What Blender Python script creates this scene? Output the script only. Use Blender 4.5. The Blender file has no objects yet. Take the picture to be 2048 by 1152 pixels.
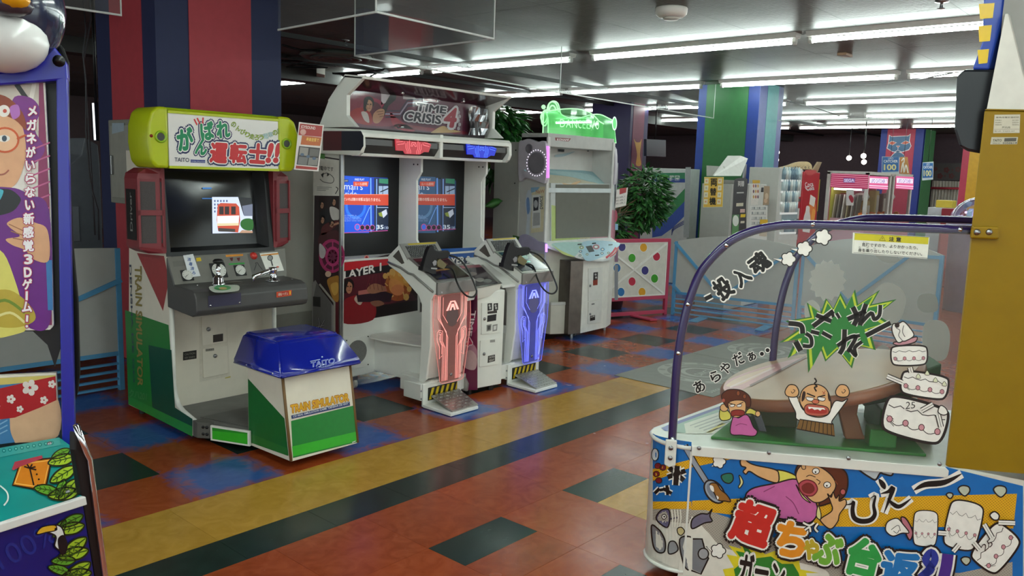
import bpy, bmesh, math, random
from mathutils import Vector as V, Matrix
from mathutils.geometry import tessellate_polygon
random.seed(7)
sc = bpy.context.scene
COL = sc.collection

# ------------------------------------------------------------------ camera
F_PX, PITCH, ROLL, YAW, EYE = 1634.58, .139825, -.0326924, .85174, 1.6
def _axes():
    cy, sy, cp, sp = math.cos(YAW), math.sin(YAW), math.cos(PITCH), math.sin(PITCH)
    f = V((sy*cp, cy*cp, -sp)); r = V((cy, -sy, 0)); d = f.cross(r)
    c, s = math.cos(ROLL), math.sin(ROLL)
    return c*r + s*d, -s*r + c*d, f
RX, DN, FW = _axes()
EYEP = V((0, 0, EYE))
cam = bpy.data.cameras.new('camera'); camo = bpy.data.objects.new('camera', cam); COL.objects.link(camo)
M = Matrix((RX, -DN, -FW)).transposed().to_4x4(); M.translation = EYEP
camo.matrix_world = M
cam.sensor_width = 36; cam.lens = F_PX/2048*36; cam.clip_start = .05; cam.clip_end = 200
sc.camera = camo

# ------------------------------------------------------------------ light and exposure
sc.view_settings.view_transform = 'Standard'; sc.view_settings.look = 'None'
sc.view_settings.gamma = 1; sc.view_settings.use_curve_mapping = False
sc.view_settings.exposure = 1.2
TUBE_E = 18.0          # tube radiance
world = bpy.data.worlds.new('world'); sc.world = world; world.use_nodes = True
world.node_tree.nodes['Background'].inputs[0].default_value = (.87, 1, .97, 1)
world.node_tree.nodes['Background'].inputs[1].default_value = .85

# ------------------------------------------------------------------ helpers
def lin(h):
    h = h.lstrip('#'); o = []
    if len(h) == 3: h = ''.join(c*2 for c in h)
    for i in (0, 2, 4):
        c = int(h[i:i+2], 16)/255
        o.append(c/12.92 if c <= .04045 else ((c+.055)/1.055)**2.4)
    return (*o, 1)
def ray(u, v):
    return RX*((u-1024)/F_PX) + DN*((v-576)/F_PX) + FW
def PX(u, v, x): d = ray(u, v); return EYEP + d*(x/d.x)
def PY(u, v, y): d = ray(u, v); return EYEP + d*(y/d.y)
def PZ(u, v, z): d = ray(u, v); return EYEP + d*((z-EYE)/d.z)
def PN(u, v, P, n): d = ray(u, v); return EYEP + d*(n.dot(P-EYEP)/n.dot(d))
_m = {}
def mat(col, rough=.5, metal=0., emit=0., var=.06, scale=14., bump=0., spec=.5, coat=0.):
    """procedural material: base colour with a fine noise mottling"""
    key = (col, rough, metal, emit, var, scale, bump, spec, coat)
    if key in _m: return _m[key]
    m = bpy.data.materials.new('paint_' + col.lstrip('#')); m.use_nodes = True
    nt = m.node_tree; b = nt.nodes['Principled BSDF']
    c = lin(col)
    b.inputs['Roughness'].default_value = rough; b.inputs['Metallic'].default_value = metal
    b.inputs['Specular IOR Level'].default_value = spec
    if coat: b.inputs['Coat Weight'].default_value = coat; b.inputs['Coat Roughness'].default_value = .08
    if emit:
        b.inputs['Base Color'].default_value = (c[0]*.3, c[1]*.3, c[2]*.3, 1)
        b.inputs['Emission Color'].default_value = c; b.inputs['Emission Strength'].default_value = emit
    else:
        tc = nt.nodes.new('ShaderNodeTexCoord'); n = nt.nodes.new('ShaderNodeTexNoise')
        n.inputs['Scale'].default_value = scale; n.inputs['Detail'].default_value = 4
        nt.links.new(tc.outputs['Object'], n.inputs['Vector'])
        r = nt.nodes.new('ShaderNodeValToRGB')
        r.color_ramp.elements[0].position = .3; r.color_ramp.elements[1].position = .7
        r.color_ramp.elements[0].color = (*[x*(1-var) for x in c[:3]], 1)
        r.color_ramp.elements[1].color = (*[min(1, x*(1+var)) for x in c[:3]], 1)
        nt.links.new(n.outputs['Fac'], r.inputs['Fac']); nt.links.new(r.outputs['Color'], b.inputs['Base Color'])
        if bump:
            bp = nt.nodes.new('ShaderNodeBump'); bp.inputs['Strength'].default_value = bump; bp.inputs['Distance'].default_value = .01
            nt.links.new(n.outputs['Fac'], bp.inputs['Height']); nt.links.new(bp.outputs['Normal'], b.inputs['Normal'])
    _m[key] = m
    return m
def glass(name, tint=(1, 1, 1), rough=.02, haze=0., refl=1.0):
    """thin clear sheet: mostly transparent, with a glossy reflection"""
    m = bpy.data.materials.new(name); m.use_nodes = True; nt = m.node_tree
    nt.nodes.remove(nt.nodes['Principled BSDF']); out = nt.nodes['Material Output']
    t = nt.nodes.new('ShaderNodeBsdfTransparent'); t.inputs[0].default_value = (*tint, 1)
    g = nt.nodes.new('ShaderNodeBsdfGlossy'); g.inputs['Roughness'].default_value = rough
    fr = nt.nodes.new('ShaderNodeFresnel'); fr.inputs[0].default_value = 1.3
    mu = nt.nodes.new('ShaderNodeMath'); mu.operation = 'MULTIPLY'; mu.inputs[1].default_value = refl
    nt.links.new(fr.outputs[0], mu.inputs[0])
    mx = nt.nodes.new('ShaderNodeMixShader'); nt.links.new(mu.outputs[0], mx.inputs[0])
    src = t
    if haze:
        df = nt.nodes.new('ShaderNodeBsdfDiffuse'); df.inputs[0].default_value = (.75, .77, .78, 1)
        m2 = nt.nodes.new('ShaderNodeMixShader'); m2.inputs[0].default_value = haze
        nt.links.new(t.outputs[0], m2.inputs[1]); nt.links.new(df.outputs[0], m2.inputs[2]); src = m2
    nt.links.new(src.outputs[0], mx.inputs[1]); nt.links.new(g.outputs[0], mx.inputs[2])
    nt.links.new(mx.outputs[0], out.inputs[0])
    return m
CHROME = mat('#d8dade', .12, 1., var=.02)
STEEL = mat('#9a9a9c', .35, 1., var=.08)
BLACK = mat('#0b0b0d', .45, var=.1)
WHITE = mat('#e6e3dc', .4, var=.03)
ORIG = {}
def empty(name, label, cat, loc, group=None):
    o = bpy.data.objects.new(name, None); COL.objects.link(o); o.location = loc; o.empty_display_size = .1
    o['label'] = label; o['category'] = cat
    if group: o['group'] = group
    ORIG[o] = V(loc); return o
def tag(o, label, cat, group=None, kind=None):
    if label: o['label'] = label
    if cat: o['category'] = cat
    if group: o['group'] = group
    if kind: o['kind'] = kind
    return o
class MB:
    """collects shapes (world coordinates) into one mesh"""
    def __init__(s): s.bm = bmesh.new(); s.mats = []
    def mi(s, m):
        if m not in s.mats: s.mats.append(m)
        return s.mats.index(m)
    def _take(s, tb, m, bev=0, seg=2, smooth=False):
        if bev:
            bmesh.ops.bevel(tb, geom=[e for e in tb.edges if len(e.link_faces) == 2 and e.calc_face_angle(0) > .5], offset=bev, segments=seg, affect='EDGES', profile=.5, clamp_overlap=True)
        i = s.mi(m)
        for f in tb.faces: f.material_index = i; f.smooth = smooth
        me = bpy.data.meshes.new('t'); tb.to_mesh(me); tb.free(); s.bm.from_mesh(me); bpy.data.meshes.remove(me)
        return s
    def prism(s, pts, ext, m, bev=0, seg=2):
        tb = bmesh.new(); e = V(ext)
        a = [tb.verts.new(V(p)) for p in pts]; b = [tb.verts.new(V(p)+e) for p in pts]
        tb.faces.new(a[::-1]); tb.faces.new(b); n = len(a)
        for i in range(n): tb.faces.new((a[i], a[(i+1) % n], b[(i+1) % n], b[i]))
        bmesh.ops.recalc_face_normals(tb, faces=tb.faces)
        return s._take(tb, m, bev, seg)
    def box(s, x0, x1, y0, y1, z0, z1, m, bev=0, seg=2):
        return s.prism([(x0, y0, z0), (x1, y0, z0), (x1, y1, z0), (x0, y1, z0)], (0, 0, z1-z0), m, bev, seg)
    def hexa(s, b, t, m, bev=0, seg=2):
        tb = bmesh.new(); B = [tb.verts.new(V(p)) for p in b]; T = [tb.verts.new(V(p)) for p in t]; n = len(B)
        tb.faces.new(B[::-1]); tb.faces.new(T)
        for i in range(n): tb.faces.new((B[i], B[(i+1) % n], T[(i+1) % n], T[i]))
        bmesh.ops.recalc_face_normals(tb, faces=tb.faces)
        return s._take(tb, m, bev, seg)
    def loft(s, rings, m, caps=True, smooth=True):
        tb = bmesh.new(); R = [[tb.verts.new(V(p)) for p in r] for r in rings]; n = len(R[0])
        for a, b in zip(R, R[1:]):
            for i in range(n): tb.faces.new((a[i], a[(i+1) % n], b[(i+1) % n], b[i]))
        if caps: tb.faces.new(R[0][::-1]); tb.faces.new(R[-1])
        bmesh.ops.recalc_face_normals(tb, faces=tb.faces)
        return s._take(tb, m, smooth=smooth)
    def tube(s, pts, r, m, seg=10, smooth=True):
        pts = [V(p) for p in pts]; rings = []; up = None
        for i, p in enumerate(pts):
            t = (pts[min(i+1, len(pts)-1)] - pts[max(i-1, 0)]).normalized()
            if up is None:
                up = V((0, 0, 1)) if abs(t.z) < .9 else V((1, 0, 0))
            x = t.cross(up).normalized(); y = x.cross(t).normalized(); up = y
            rr = r[i] if isinstance(r, (list, tuple)) else r
            rings.append([p + (x*math.cos(a) + y*math.sin(a))*rr for a in [k*2*math.pi/seg for k in range(seg)]])
        return s.loft(rings, m, smooth=smooth)
    def cyl(s, c, axis, r, h, m, seg=20, bev=0, r2=None):
        """cylinder from c along axis"""
        ax = V(axis).normalized(); c = V(c)
        return s.tube([c, c+ax*h], [r, r if r2 is None else r2], m, seg, smooth=False)
    def lathe(s, c, axis, prof, m, seg=20):
        ax = V(axis).normalized(); c = V(c)
        up = V((0, 0, 1)) if abs(ax.z) < .9 else V((1, 0, 0)); x = ax.cross(up).normalized(); y = x.cross(ax)
        return s.loft([[c+ax*h+(x*math.cos(a)+y*math.sin(a))*max(r, 1e-4) for a in [k*2*math.pi/seg for k in range(seg)]] for r, h in prof], m)
    def ball(s, c, r, m, sx=1, sy=1, sz=1, sub=2):
        tb = bmesh.new(); bmesh.ops.create_icosphere(tb, subdivisions=sub, radius=1)
        for v in tb.verts: v.co = V((v.co.x*r*sx, v.co.y*r*sy, v.co.z*r*sz)) + V(c)
        return s._take(tb, m, smooth=True)
    def face(s, pts, m):
        tb = bmesh.new(); tb.faces.new([tb.verts.new(V(p)) for p in pts]); return s._take(tb, m)
    def build(s, name, parent=None, label=None, cat=None, group=None, kind=None):
        me = bpy.data.meshes.new(name); o0 = ORIG.get(parent, V((0, 0, 0)))
        bmesh.ops.translate(s.bm, verts=s.bm.verts, vec=-o0)
        s.bm.to_mesh(me); s.bm.free()
        for m in s.mats: me.materials.append(m)
        o = bpy.data.objects.new(name, me); COL.objects.link(o)
        if parent is not None: o.parent = parent
        ORIG[o] = o0
        return tag(o, label, cat, group, kind)
_tx = {}
def glyphs(t, bold):
    k = (t, round(bold, 4))
    if k not in _tx:
        c = bpy.data.curves.new('t', 'FONT'); c.body = t; c.size = 1; c.offset = bold; c.resolution_u = 3
        o = bpy.data.objects.new('t', c); COL.objects.link(o)
        dg = bpy.context.evaluated_depsgraph_get(); me = bpy.data.meshes.new_from_object(o.evaluated_get(dg))
        _tx[k] = ([tuple(v.co[:2]) for v in me.vertices], [tuple(p.vertices) for p in me.polygons])
        bpy.data.objects.remove(o); bpy.data.meshes.remove(me); bpy.data.curves.remove(c)
    return _tx[k]
def smooth(pts, n=5, closed=True):
    o = []; N = len(pts)
    for i in range(N if closed else N-1):
        g = (lambda k: pts[k % N]) if closed else (lambda k: pts[max(0, min(N-1, k))])
        a, b, c, d = g(i-1), g(i), g(i+1), g(i+2)
        for j in range(n):
            t = j/n
            o.append(tuple(.5*(2*b[q]+(c[q]-a[q])*t+(2*a[q]-5*b[q]+4*c[q]-d[q])*t*t+(3*b[q]-a[q]-3*c[q]+d[q])*t**3) for q in (0, 1)))
    if not closed: o.append(tuple(pts[-1]))
    return o
class Art:
    """flat print on a real plane; points are photo pixels carried onto that plane, or (loc=True) metres on it"""
    def __init__(s, O, n, up=(0, 0, 1), loc=False, gap=.0004, rough=.35, emit=0, spec=.5):
        s.n = V(n).normalized(); s.O = V(O); u = V(up); s.u = (u - s.n*u.dot(s.n)).normalized(); s.r = s.u.cross(s.n)
        s.loc = loc; s.tf = None; s.gap = gap; s.mb = MB(); s.rough = rough; s.emit = emit; s.spec = spec
    def p3(s, p, layer):
        off = s.n*(s.gap*layer)
        if s.tf: p = s.tf(*p[:2])
        if s.loc: return s.O + s.r*p[0] + s.u*p[1] + off
        return PN(p[0], p[1], s.O, s.n) + off
    def m(s, c):
        if not isinstance(c, str): return c
        return mat(c, s.rough, 0, s.emit, .05, 30, 0, s.spec) if not s.emit else mat(c, s.rough, 0, s.emit)
    def poly(s, pts, c, layer=1):
        P = [s.p3(p, layer) for p in pts]
        tb = bmesh.new(); vs = [tb.verts.new(p) for p in P]
        if len(P) <= 4:
            fs = [tuple(range(len(P)))]
        else:
            l2 = [V((p-s.O).dot(s.r) for p in [q]) if 0 else V(((q-s.O).dot(s.r), (q-s.O).dot(s.u), 0)) for q in P]
            fs = tessellate_polygon([l2])
        for f in fs:
            try: g = tb.faces.new([vs[i] for i in f])
            except ValueError: continue
        tb.normal_update()
        for g in tb.faces:
            if g.normal.dot(s.n) < 0: g.normal_flip()
        s.mb._take(tb, s.m(c)); return s
    def blob(s, pts, c, layer=1, line=None, w=2, n=5):
        q = smooth(pts, n)
        if line: s.line(q, w, line, layer+.5, True)
        return s.poly(q, c, layer)
    def quad(s, x0, y0, x1, y1, c, layer=1): return s.poly([(x0, y0), (x1, y0), (x1, y1), (x0, y1)], c, layer)
    def line(s, pts, w, c, layer=2, closed=False, taper=False):
        """ribbon of width w"""
        N = len(pts); L = []; R = []
        for i, p in enumerate(pts):
            a = pts[(i-1) % N] if closed else pts[max(i-1, 0)]; b = pts[(i+1) % N] if closed else pts[min(i+1, N-1)]
            dx, dy = b[0]-a[0], b[1]-a[1]; l = math.hypot(dx, dy) or 1
            ww = w*.5
            if taper: ww *= max(.12, math.sin(math.pi*(i+.4)/(N-.2)))
            L.append((p[0]-dy/l*ww, p[1]+dx/l*ww)); R.append((p[0]+dy/l*ww, p[1]-dx/l*ww))
        tb = bmesh.new(); A = [tb.verts.new(s.p3(p, layer)) for p in L]; B = [tb.verts.new(s.p3(p, layer)) for p in R]
        for i in range(N if closed else N-1):
            j = (i+1) % N
            tb.faces.new((A[i], A[j], B[j], B[i]))
        tb.normal_update()
        for g in tb.faces:
            if g.normal.dot(s.n) < 0: g.normal_flip()
        s.mb._take(tb, s.m(c)); return s
    def curve(s, pts, w, c, layer=2, taper=False): return s.line(smooth(pts, 5, False), w, c, layer, False, taper)
    def circ(s, c, rx, ry, col, layer=1, n=24, rot=0, line=None, w=1.5):
        q = []
        for k in range(n):
            a = 2*math.pi*k/n; x, y = rx*math.cos(a), ry*math.sin(a)
            q.append((c[0]+x*math.cos(rot)-y*math.sin(rot), c[1]+x*math.sin(rot)+y*math.cos(rot)))
        if line: s.line(q, w, line, layer+.5, True)
        return s.poly(q, col, layer)
    def text(s, t, q, c, layer=3, bold=.0, out=None, outw=.04, out2=None, out2w=.08):
        """t fitted to quad q = bottom-left, bottom-right, top-right, top-left"""
        base = glyphs(t, 0)[0]
        if not base: return s
        x0 = min(v[0] for v in base); x1 = max(v[0] for v in base); y0 = min(v[1] for v in base); y1 = max(v[1] for v in base)
        Q = [V((*p, 0)) for p in q]; ly_ = ((bold, c, layer), (bold+outw, out, layer-.5), (bold+out2w, out2, layer-.9))
        vs0, fs = glyphs(t, bold if out is None and bold < .03 else 0)
        for b, cc, ly in ly_:
            if cc is None: continue
            # heavier strokes: the glyph repeated on a small ring
            offs = [(0, 0)]
            if not (out is None and bold < .03) and b > 0:
                for rr, n in ((b, 8 if b < .06 else 12),)+(((b*.5, 6),) if b > .07 else ()): offs += [(rr*math.cos(6.2832*k/n), rr*math.sin(6.2832*k/n)) for k in range(n)]
            P = []; F = []
            for jj, (ox, oy) in enumerate(offs[::-1]):
                k0 = len(P)
                for v in vs0:
                    a = (v[0]+ox-x0)/max(x1-x0, 1e-6); d = (v[1]+oy-y0)/max(y1-y0, 1e-6)
                    p = (Q[0]*(1-a)+Q[1]*a)*(1-d) + (Q[3]*(1-a)+Q[2]*a)*d
                    P.append(s.p3(p, ly+.02*jj))
                F += [tuple(k0+i for i in f) for f in fs]
            nn = V((0, 0, 0))
            for f in F[:12]: nn += (P[f[1]]-P[f[0]]).cross(P[f[2]]-P[f[0]])
            if nn.dot(s.n) < 0: F = [f[::-1] for f in F]
            me = bpy.data.meshes.new('t'); me.from_pydata(P, [], F); i = s.mb.mi(s.m(cc)); me.polygons.foreach_set('material_index', [i]*len(F))
            s.mb.bm.from_mesh(me); bpy.data.meshes.remove(me)
        return s
    def textc(s, t, c0, w, h, ang, c, **k):
        """text centred at c0, rotated by ang degrees (pixel space: clockwise negative up)"""
        sg = 1 if s.loc else -1; A = math.radians(ang); ex = (math.cos(A)*w/2, math.sin(A)*w/2*sg); ey = (-math.sin(A)*h/2, math.cos(A)*h/2*sg)
        q = [(c0[0]+a*ex[0]+b*ey[0], c0[1]+a*ex[1]+b*ey[1]) for a, b in ((-1, -1), (1, -1), (1, 1), (-1, 1))]
        return s.text(t, q, c, **k)
    def build(s, name, parent=None, **k): return s.mb.build(name, parent, **k)
    def cut(s, name, parent=None): o = s.build(name, parent); s.mb = MB(); return o

# ------------------------------------------------------------------ floor
TX0, TXP, TY0, TYP = 1.864, .4392, 3.56, .4465
def tile_mat(name, c1, c2, spray=False):
    m = bpy.data.materials.new(name); m.use_nodes = True; nt = m.node_tree; L = nt.links.new; N = nt.nodes.new
    b = nt.nodes['Principled BSDF']; geo = N('ShaderNodeNewGeometry'); oi = N('ShaderNodeObjectInfo')
    n = N('ShaderNodeTexNoise'); n.inputs['Scale'].default_value = 9; n.inputs['Detail'].default_value = 7; n.inputs['Distortion'].default_value = 1.5
    L(geo.outputs['Position'], n.inputs['Vector'])
    r = N('ShaderNodeValToRGB'); r.color_ramp.elements[0].position = .3; r.color_ramp.elements[1].position = .72
    r.color_ramp.elements[0].color = lin(c1); r.color_ramp.elements[1].color = lin(c2); L(n.outputs['Fac'], r.inputs['Fac'])
    # pale flecks
    n2 = N('ShaderNodeTexNoise'); n2.inputs['Scale'].default_value = 34; n2.inputs['Detail'].default_value = 3; n2.inputs['Distortion'].default_value = 3
    L(geo.outputs['Position'], n2.inputs['Vector'])
    r2 = N('ShaderNodeValToRGB'); r2.color_ramp.elements[0].position = .68; r2.color_ramp.elements[1].position = .78
    r2.color_ramp.elements[0].color = (0, 0, 0, 1); r2.color_ramp.elements[1].color = (.3, .3, .3, 1); L(n2.outputs['Fac'], r2.inputs['Fac'])
    mx = N('ShaderNodeMixRGB'); mx.blend_type = 'ADD'; mx.inputs[0].default_value = .12
    L(r.outputs['Color'], mx.inputs[1]); L(r2.outputs['Color'], mx.inputs[2])
    # each tile a little lighter or darker than its neighbour
    hv = N('ShaderNodeHueSaturation'); ma = N('ShaderNodeMath'); ma.operation = 'MULTIPLY_ADD'; ma.inputs[1].default_value = .18; ma.inputs[2].default_value = .91
    L(oi.outputs['Random'], ma.inputs[0]); L(ma.outputs[0], hv.inputs['Value']); L(mx.outputs[0], hv.inputs['Color'])
    col = hv.outputs[0]
    if spray:      # worn blue sprayed squares with soft edges, every second tile of every second row
        sx = N('ShaderNodeSeparateXYZ'); L(geo.outputs['Position'], sx.inputs[0])
        def dist(out, c, P):
            a = N('ShaderNodeMath'); a.operation = 'SUBTRACT'; L(out, a.inputs[0]); a.inputs[1].default_value = c - P/2
            w = N('ShaderNodeMath'); w.operation = 'FLOORED_MODULO'; L(a.outputs[0], w.inputs[0]); w.inputs[1].default_value = P
            s = N('ShaderNodeMath'); s.operation = 'SUBTRACT'; L(w.outputs[0], s.inputs[0]); s.inputs[1].default_value = P/2
            d = N('ShaderNodeMath'); d.operation = 'ABSOLUTE'; L(s.outputs[0], d.inputs[0]); return d.outputs[0]
        dx = dist(sx.outputs[0], TX0 + .5*TXP, 2*TXP); dy = dist(sx.outputs[1], TY0 + .5*TYP, 2*TYP)
        mxx = N('ShaderNodeMath'); mxx.operation = 'MAXIMUM'; L(dx, mxx.inputs[0]); L(dy, mxx.inputs[1])
        nz = N('ShaderNodeMath'); nz.operation = 'MULTIPLY_ADD'; L(n.outputs['Fac'], nz.inputs[0]); nz.inputs[1].default_value = .22; L(mxx.outputs[0], nz.inputs[2])
        rp = N('ShaderNodeValToRGB'); rp.color_ramp.elements[0].position = .26; rp.color_ramp.elements[1].position = .37
        rp.color_ramp.elements[0].color = (1, 1, 1, 1); rp.color_ramp.elements[1].color = (0, 0, 0, 1); L(nz.outputs[0], rp.inputs['Fac'])
        rb = N('ShaderNodeValToRGB'); rb.color_ramp.elements[0].color = lin('#24468c'); rb.color_ramp.elements[1].color = lin('#3f67ae'); L(n.outputs['Fac'], rb.inputs['Fac'])
        gt = N('ShaderNodeMath'); gt.operation = 'GREATER_THAN'; L(sx.outputs[1], gt.inputs[0]); gt.inputs[1].default_value = TY0
        mu = N('ShaderNodeMath'); mu.operation = 'MULTIPLY'; L(gt.outputs[0], mu.inputs[0]); L(rp.outputs[0], mu.inputs[1])
        m3 = N('ShaderNodeMixRGB'); L(mu.outputs[0], m3.inputs[0]); L(col, m3.inputs[1]); L(rb.outputs[0], m3.inputs[2]); col = m3.outputs[0]
    L(col, b.inputs['Base Color'])
    b.inputs['Specular IOR Level'].default_value = .34
    n3 = N('ShaderNodeTexNoise'); n3.inputs['Scale'].default_value = 5; L(geo.outputs['Position'], n3.inputs['Vector'])
    mr = N('ShaderNodeMapRange'); mr.inputs[3].default_value = .14; mr.inputs[4].default_value = .32; L(n3.outputs['Fac'], mr.inputs[0]); L(mr.outputs[0], b.inputs['Roughness'])
    bp = N('ShaderNodeBump'); bp.inputs['Strength'].default_value = .12; bp.inputs['Distance'].default_value = .004; L(n3.outputs['Fac'], bp.inputs['Height']); L(bp.outputs[0], b.inputs['Normal'])
    return m
T_RED = tile_mat('lino_red', '#8a3712', '#9c4722', True)
T_REDP = tile_mat('lino_red_plain', '#8a3712', '#9c4722')
T_DARK = tile_mat('lino_dark_green', '#16231f', '#233630')
T_YEL = tile_mat('lino_ochre', '#a67b28', '#b88c36')
fl = MB(); fl.box(-12, 26, -12, 20.2, -.1, -.004, T_RED); floor = fl.build('floor', kind='structure')
_tm = {}
def tile(x0, x1, y0, y1, m):
    k = (round(x1-x0, 3), round(y1-y0, 3), m.name)
    if k not in _tm:
        g = .0007; me = bpy.data.meshes.new('floor_tile'); w, d = x1-x0-g, y1-y0-g
        v = [(g, g, -.004), (w, g, -.004), (w, d, -.004), (g, d, -.004), (g, g, 0), (w, g, 0), (w, d, 0), (g, d, 0)]
        me.from_pydata(v, [], [(4, 5, 6, 7), (0, 1, 5, 4), (1, 2, 6, 5), (2, 3, 7, 6), (3, 0, 4, 7)]); me.materials.append(m); _tm[k] = me
    o = bpy.data.objects.new('floor_tile', _tm[k]); COL.objects.link(o); o.location = (x0, y0, 0); o.parent = floor
for j in range(5):
    for k in range(-4, 16):
        x0, y0 = TX0+k*TXP, TY0+j*TYP
        m = T_DARK if (j % 2 == 1 and k % 2 == 1) else T_RED
        tile(x0, x0+TXP, y0, y0+TYP, m)
for k in range(-2, 11):
    x0 = .79+.448*k
    tile(x0, x0+.448, 3.10, 3.56, T_YEL)
for k in range(-2, 11):
    x0 = .79+.448*k
    tile(x0, x0+.448, 2.864, 3.10, T_DARK)
for k in range(-5, 8):
    for j in range(6):
        x0 = 2.274+.464*k; y1 = 2.864-.446*j; y0 = y1-.446
        if j == 1 and k in (0, 2, 4, -2):
            yb = y1-.222; tile(x0, x0+.464, yb, y1, T_DARK); tile(x0, x0+.464, y0, yb, T_YEL if k == 2 else T_REDP)
        elif j in (2,) and k in (2, 3): tile(x0, x0+.464, y0, y1, T_YEL)
        elif j == 2 and k == 0:
            yb = y1-.222; tile(x0, x0+.464, yb, y1, T_REDP); tile(x0, x0+.464, y0, yb, T_DARK)
        else: tile(x0, x0+.464, y0, y1, T_REDP)

# ------------------------------------------------------------------ ceiling
CZ = 3.0
def ceil_mat():
    m = bpy.data.materials.new('ceiling_board'); m.use_nodes = True; nt = m.node_tree; L = nt.links.new; N = nt.nodes.new
    b = nt.nodes['Principled BSDF']; geo = N('ShaderNodeNewGeometry'); oi = N('ShaderNodeObjectInfo')
    n = N('ShaderNodeTexNoise'); n.inputs['Scale'].default_value = 2.2; n.inputs['Detail'].default_value = 5; L(geo.outputs['Position'], n.inputs['Vector'])
    r = N('ShaderNodeValToRGB'); r.color_ramp.elements[0].color = lin('#565856'); r.color_ramp.elements[1].color = lin('#72746f'); L(n.outputs['Fac'], r.inputs['Fac'])
    hv = N('ShaderNodeHueSaturation'); ma = N('ShaderNodeMath'); ma.operation = 'MULTIPLY_ADD'; ma.inputs[1].default_value = .1; ma.inputs[2].default_value = .93
    L(oi.outputs['Random'], ma.inputs[0]); L(ma.outputs[0], hv.inputs['Value']); L(r.outputs[0], hv.inputs['Color']); L(hv.outputs[0], b.inputs['Base Color'])
    b.inputs['Roughness'].default_value = .4; b.inputs['Specular IOR Level'].default_value = .075
    mp = N('ShaderNodeMapping'); mp.inputs['Scale'].default_value = (2.5, 9, 1); L(geo.outputs['Position'], mp.inputs['Vector'])
    n2 = N('ShaderNodeTexNoise'); n2.inputs['Scale'].default_value = 5; n2.inputs['Detail'].default_value = 6; L(mp.outputs[0], n2.inputs['Vector'])
    bp = N('ShaderNodeBump'); bp.inputs['Strength'].default_value = .4; bp.inputs['Distance'].default_value = .012; L(n2.outputs['Fac'], bp.inputs['Height']); L(bp.outputs[0], b.inputs['Normal'])
    return m
CEIL = ceil_mat()
cb = MB(); cb.box(-12, 26, -12, 20.2, CZ+.012, CZ+.15, mat('#55544f', .8)); ceiling = cb.build('ceiling', kind='structure')
_cm = bpy.data.meshes.new('ceiling_board'); _w, _d = 1.82, .91
_cm.from_pydata([(0, 0, .012), (_w, 0, .012), (_w, _d, .012), (0, _d, .012), (.002, .002, 0), (_w-.002, .002, 0), (_w-.002, _d-.002, 0), (.002, _d-.002, 0)], [],
                [(7, 6, 5, 4), (0, 4, 5, 1), (1, 5, 6, 2), (2, 6, 7, 3), (3, 7, 4, 0)]); _cm.materials.append(CEIL)
for i in range(-1, 13):
    for j in range(-2, 18):
        o = bpy.data.objects.new('ceiling_board', _cm); COL.objects.link(o); o.location = (i*_w, j*_d, CZ); o.parent = ceiling
DK = mat('#3a3a38', .7)
bm_ = MB(); bm_.box(-12, 26, 10.3, 10.6, 2.82, CZ, DK); bm_.build('trim_1', kind='structure')
w = MB(); w.box(-12, 26, 20, 20.2, 0, CZ+.15, mat('#5a4a4c', .8)); w.build('wall_back', kind='structure')
w = MB(); w.box(24.5, 24.7, -12, 20, 0, CZ+.15, mat('#4c3c42', .8)); w.build('wall_right', kind='structure')

# ------------------------------------------------------------------ fluorescent battens
FIX = mat('#d5d5d0', .45); TUBE = mat('#f0fff9', .3, 0, TUBE_E)
TUBEDATA = {}
LBL = {}
def batten(x, y0, twin, label, grp):
    """2.37 m surface batten with one bare tube, running along Y"""
    e = empty('fluorescent_batten', label, 'ceiling light', (x, y0, CZ), grp)
    if not TUBEDATA:
        s = MB(); s.prism([(-.075, 0, 0), (.075, 0, 0), (.05, 0, -.045), (-.05, 0, -.045)], (0, 2.4, 0), FIX); TUBEDATA['housing'] = s.build('housing')
        s = MB(); s.tube([(0, .05, -.08), (0, 2.35, -.08)], .019, TUBE, 12); TUBEDATA['tube'] = s.build('tube')
        for q, yy in enumerate((.012, 2.358)):
            s = MB(); s.prism([(-.02, yy, -.04), (.02, yy, -.04), (.026, yy, -.08), (.016, yy, -.105), (-.016, yy, -.105), (-.026, yy, -.08)], (0, .035, 0), FIX); TUBEDATA['socket%d' % q] = s.build('socket')
        for o in TUBEDATA.values(): o.parent = e
    else:
        for o in TUBEDATA.values():
            c = o.copy(); COL.objects.link(c); c.parent = e
            if twin and o.name.startswith('tube'):
                c.location.x = -.04; c = o.copy(); COL.objects.link(c); c.parent = e; c.location.x = .04
ORD = ('first', 'second', 'third', 'fourth', 'fifth', 'sixth', 'seventh')
for x, nm, ys in ((7.77, 'the row past the gun cabinet', (11.1, 8.55, 5.98, 3.3, .8, -1.7, -4.2)), (10.87, 'the money changer row', (11.1, 8.55, 5.98, 3.3, .8, -1.7, -4.2)),
                  (13.9, 'the drinks machine row', (11.1, 8.55, 5.98, 3.3, .8, -1.7)), (16.9, 'the prize machine row', (11.1, 8.55, 5.98, 3.3, .8, -1.7)), (20.0, 'the farthest row', (8.5, 5.9, 3.3, .8, -1.7)),
                  (-1.53, 'the added hindmost row', (.8, -1.7, -4.2)), (1.57, 'the added aisle entrance row', (.6, -1.9, -4.4)), (4.67, 'the added flip table row', (.2, -2.3))):  # unseen twin-tube rows, added near the camera to brighten the left side
    for k, y0 in enumerate(ys):
        batten(x, y0, x < 5, 'lit bare %s, %s from the far end of %s' % ('twin tubes' if x < 5 else 'tube', ORD[k], nm), 'fluorescent tubes of %s' % nm)

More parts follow.
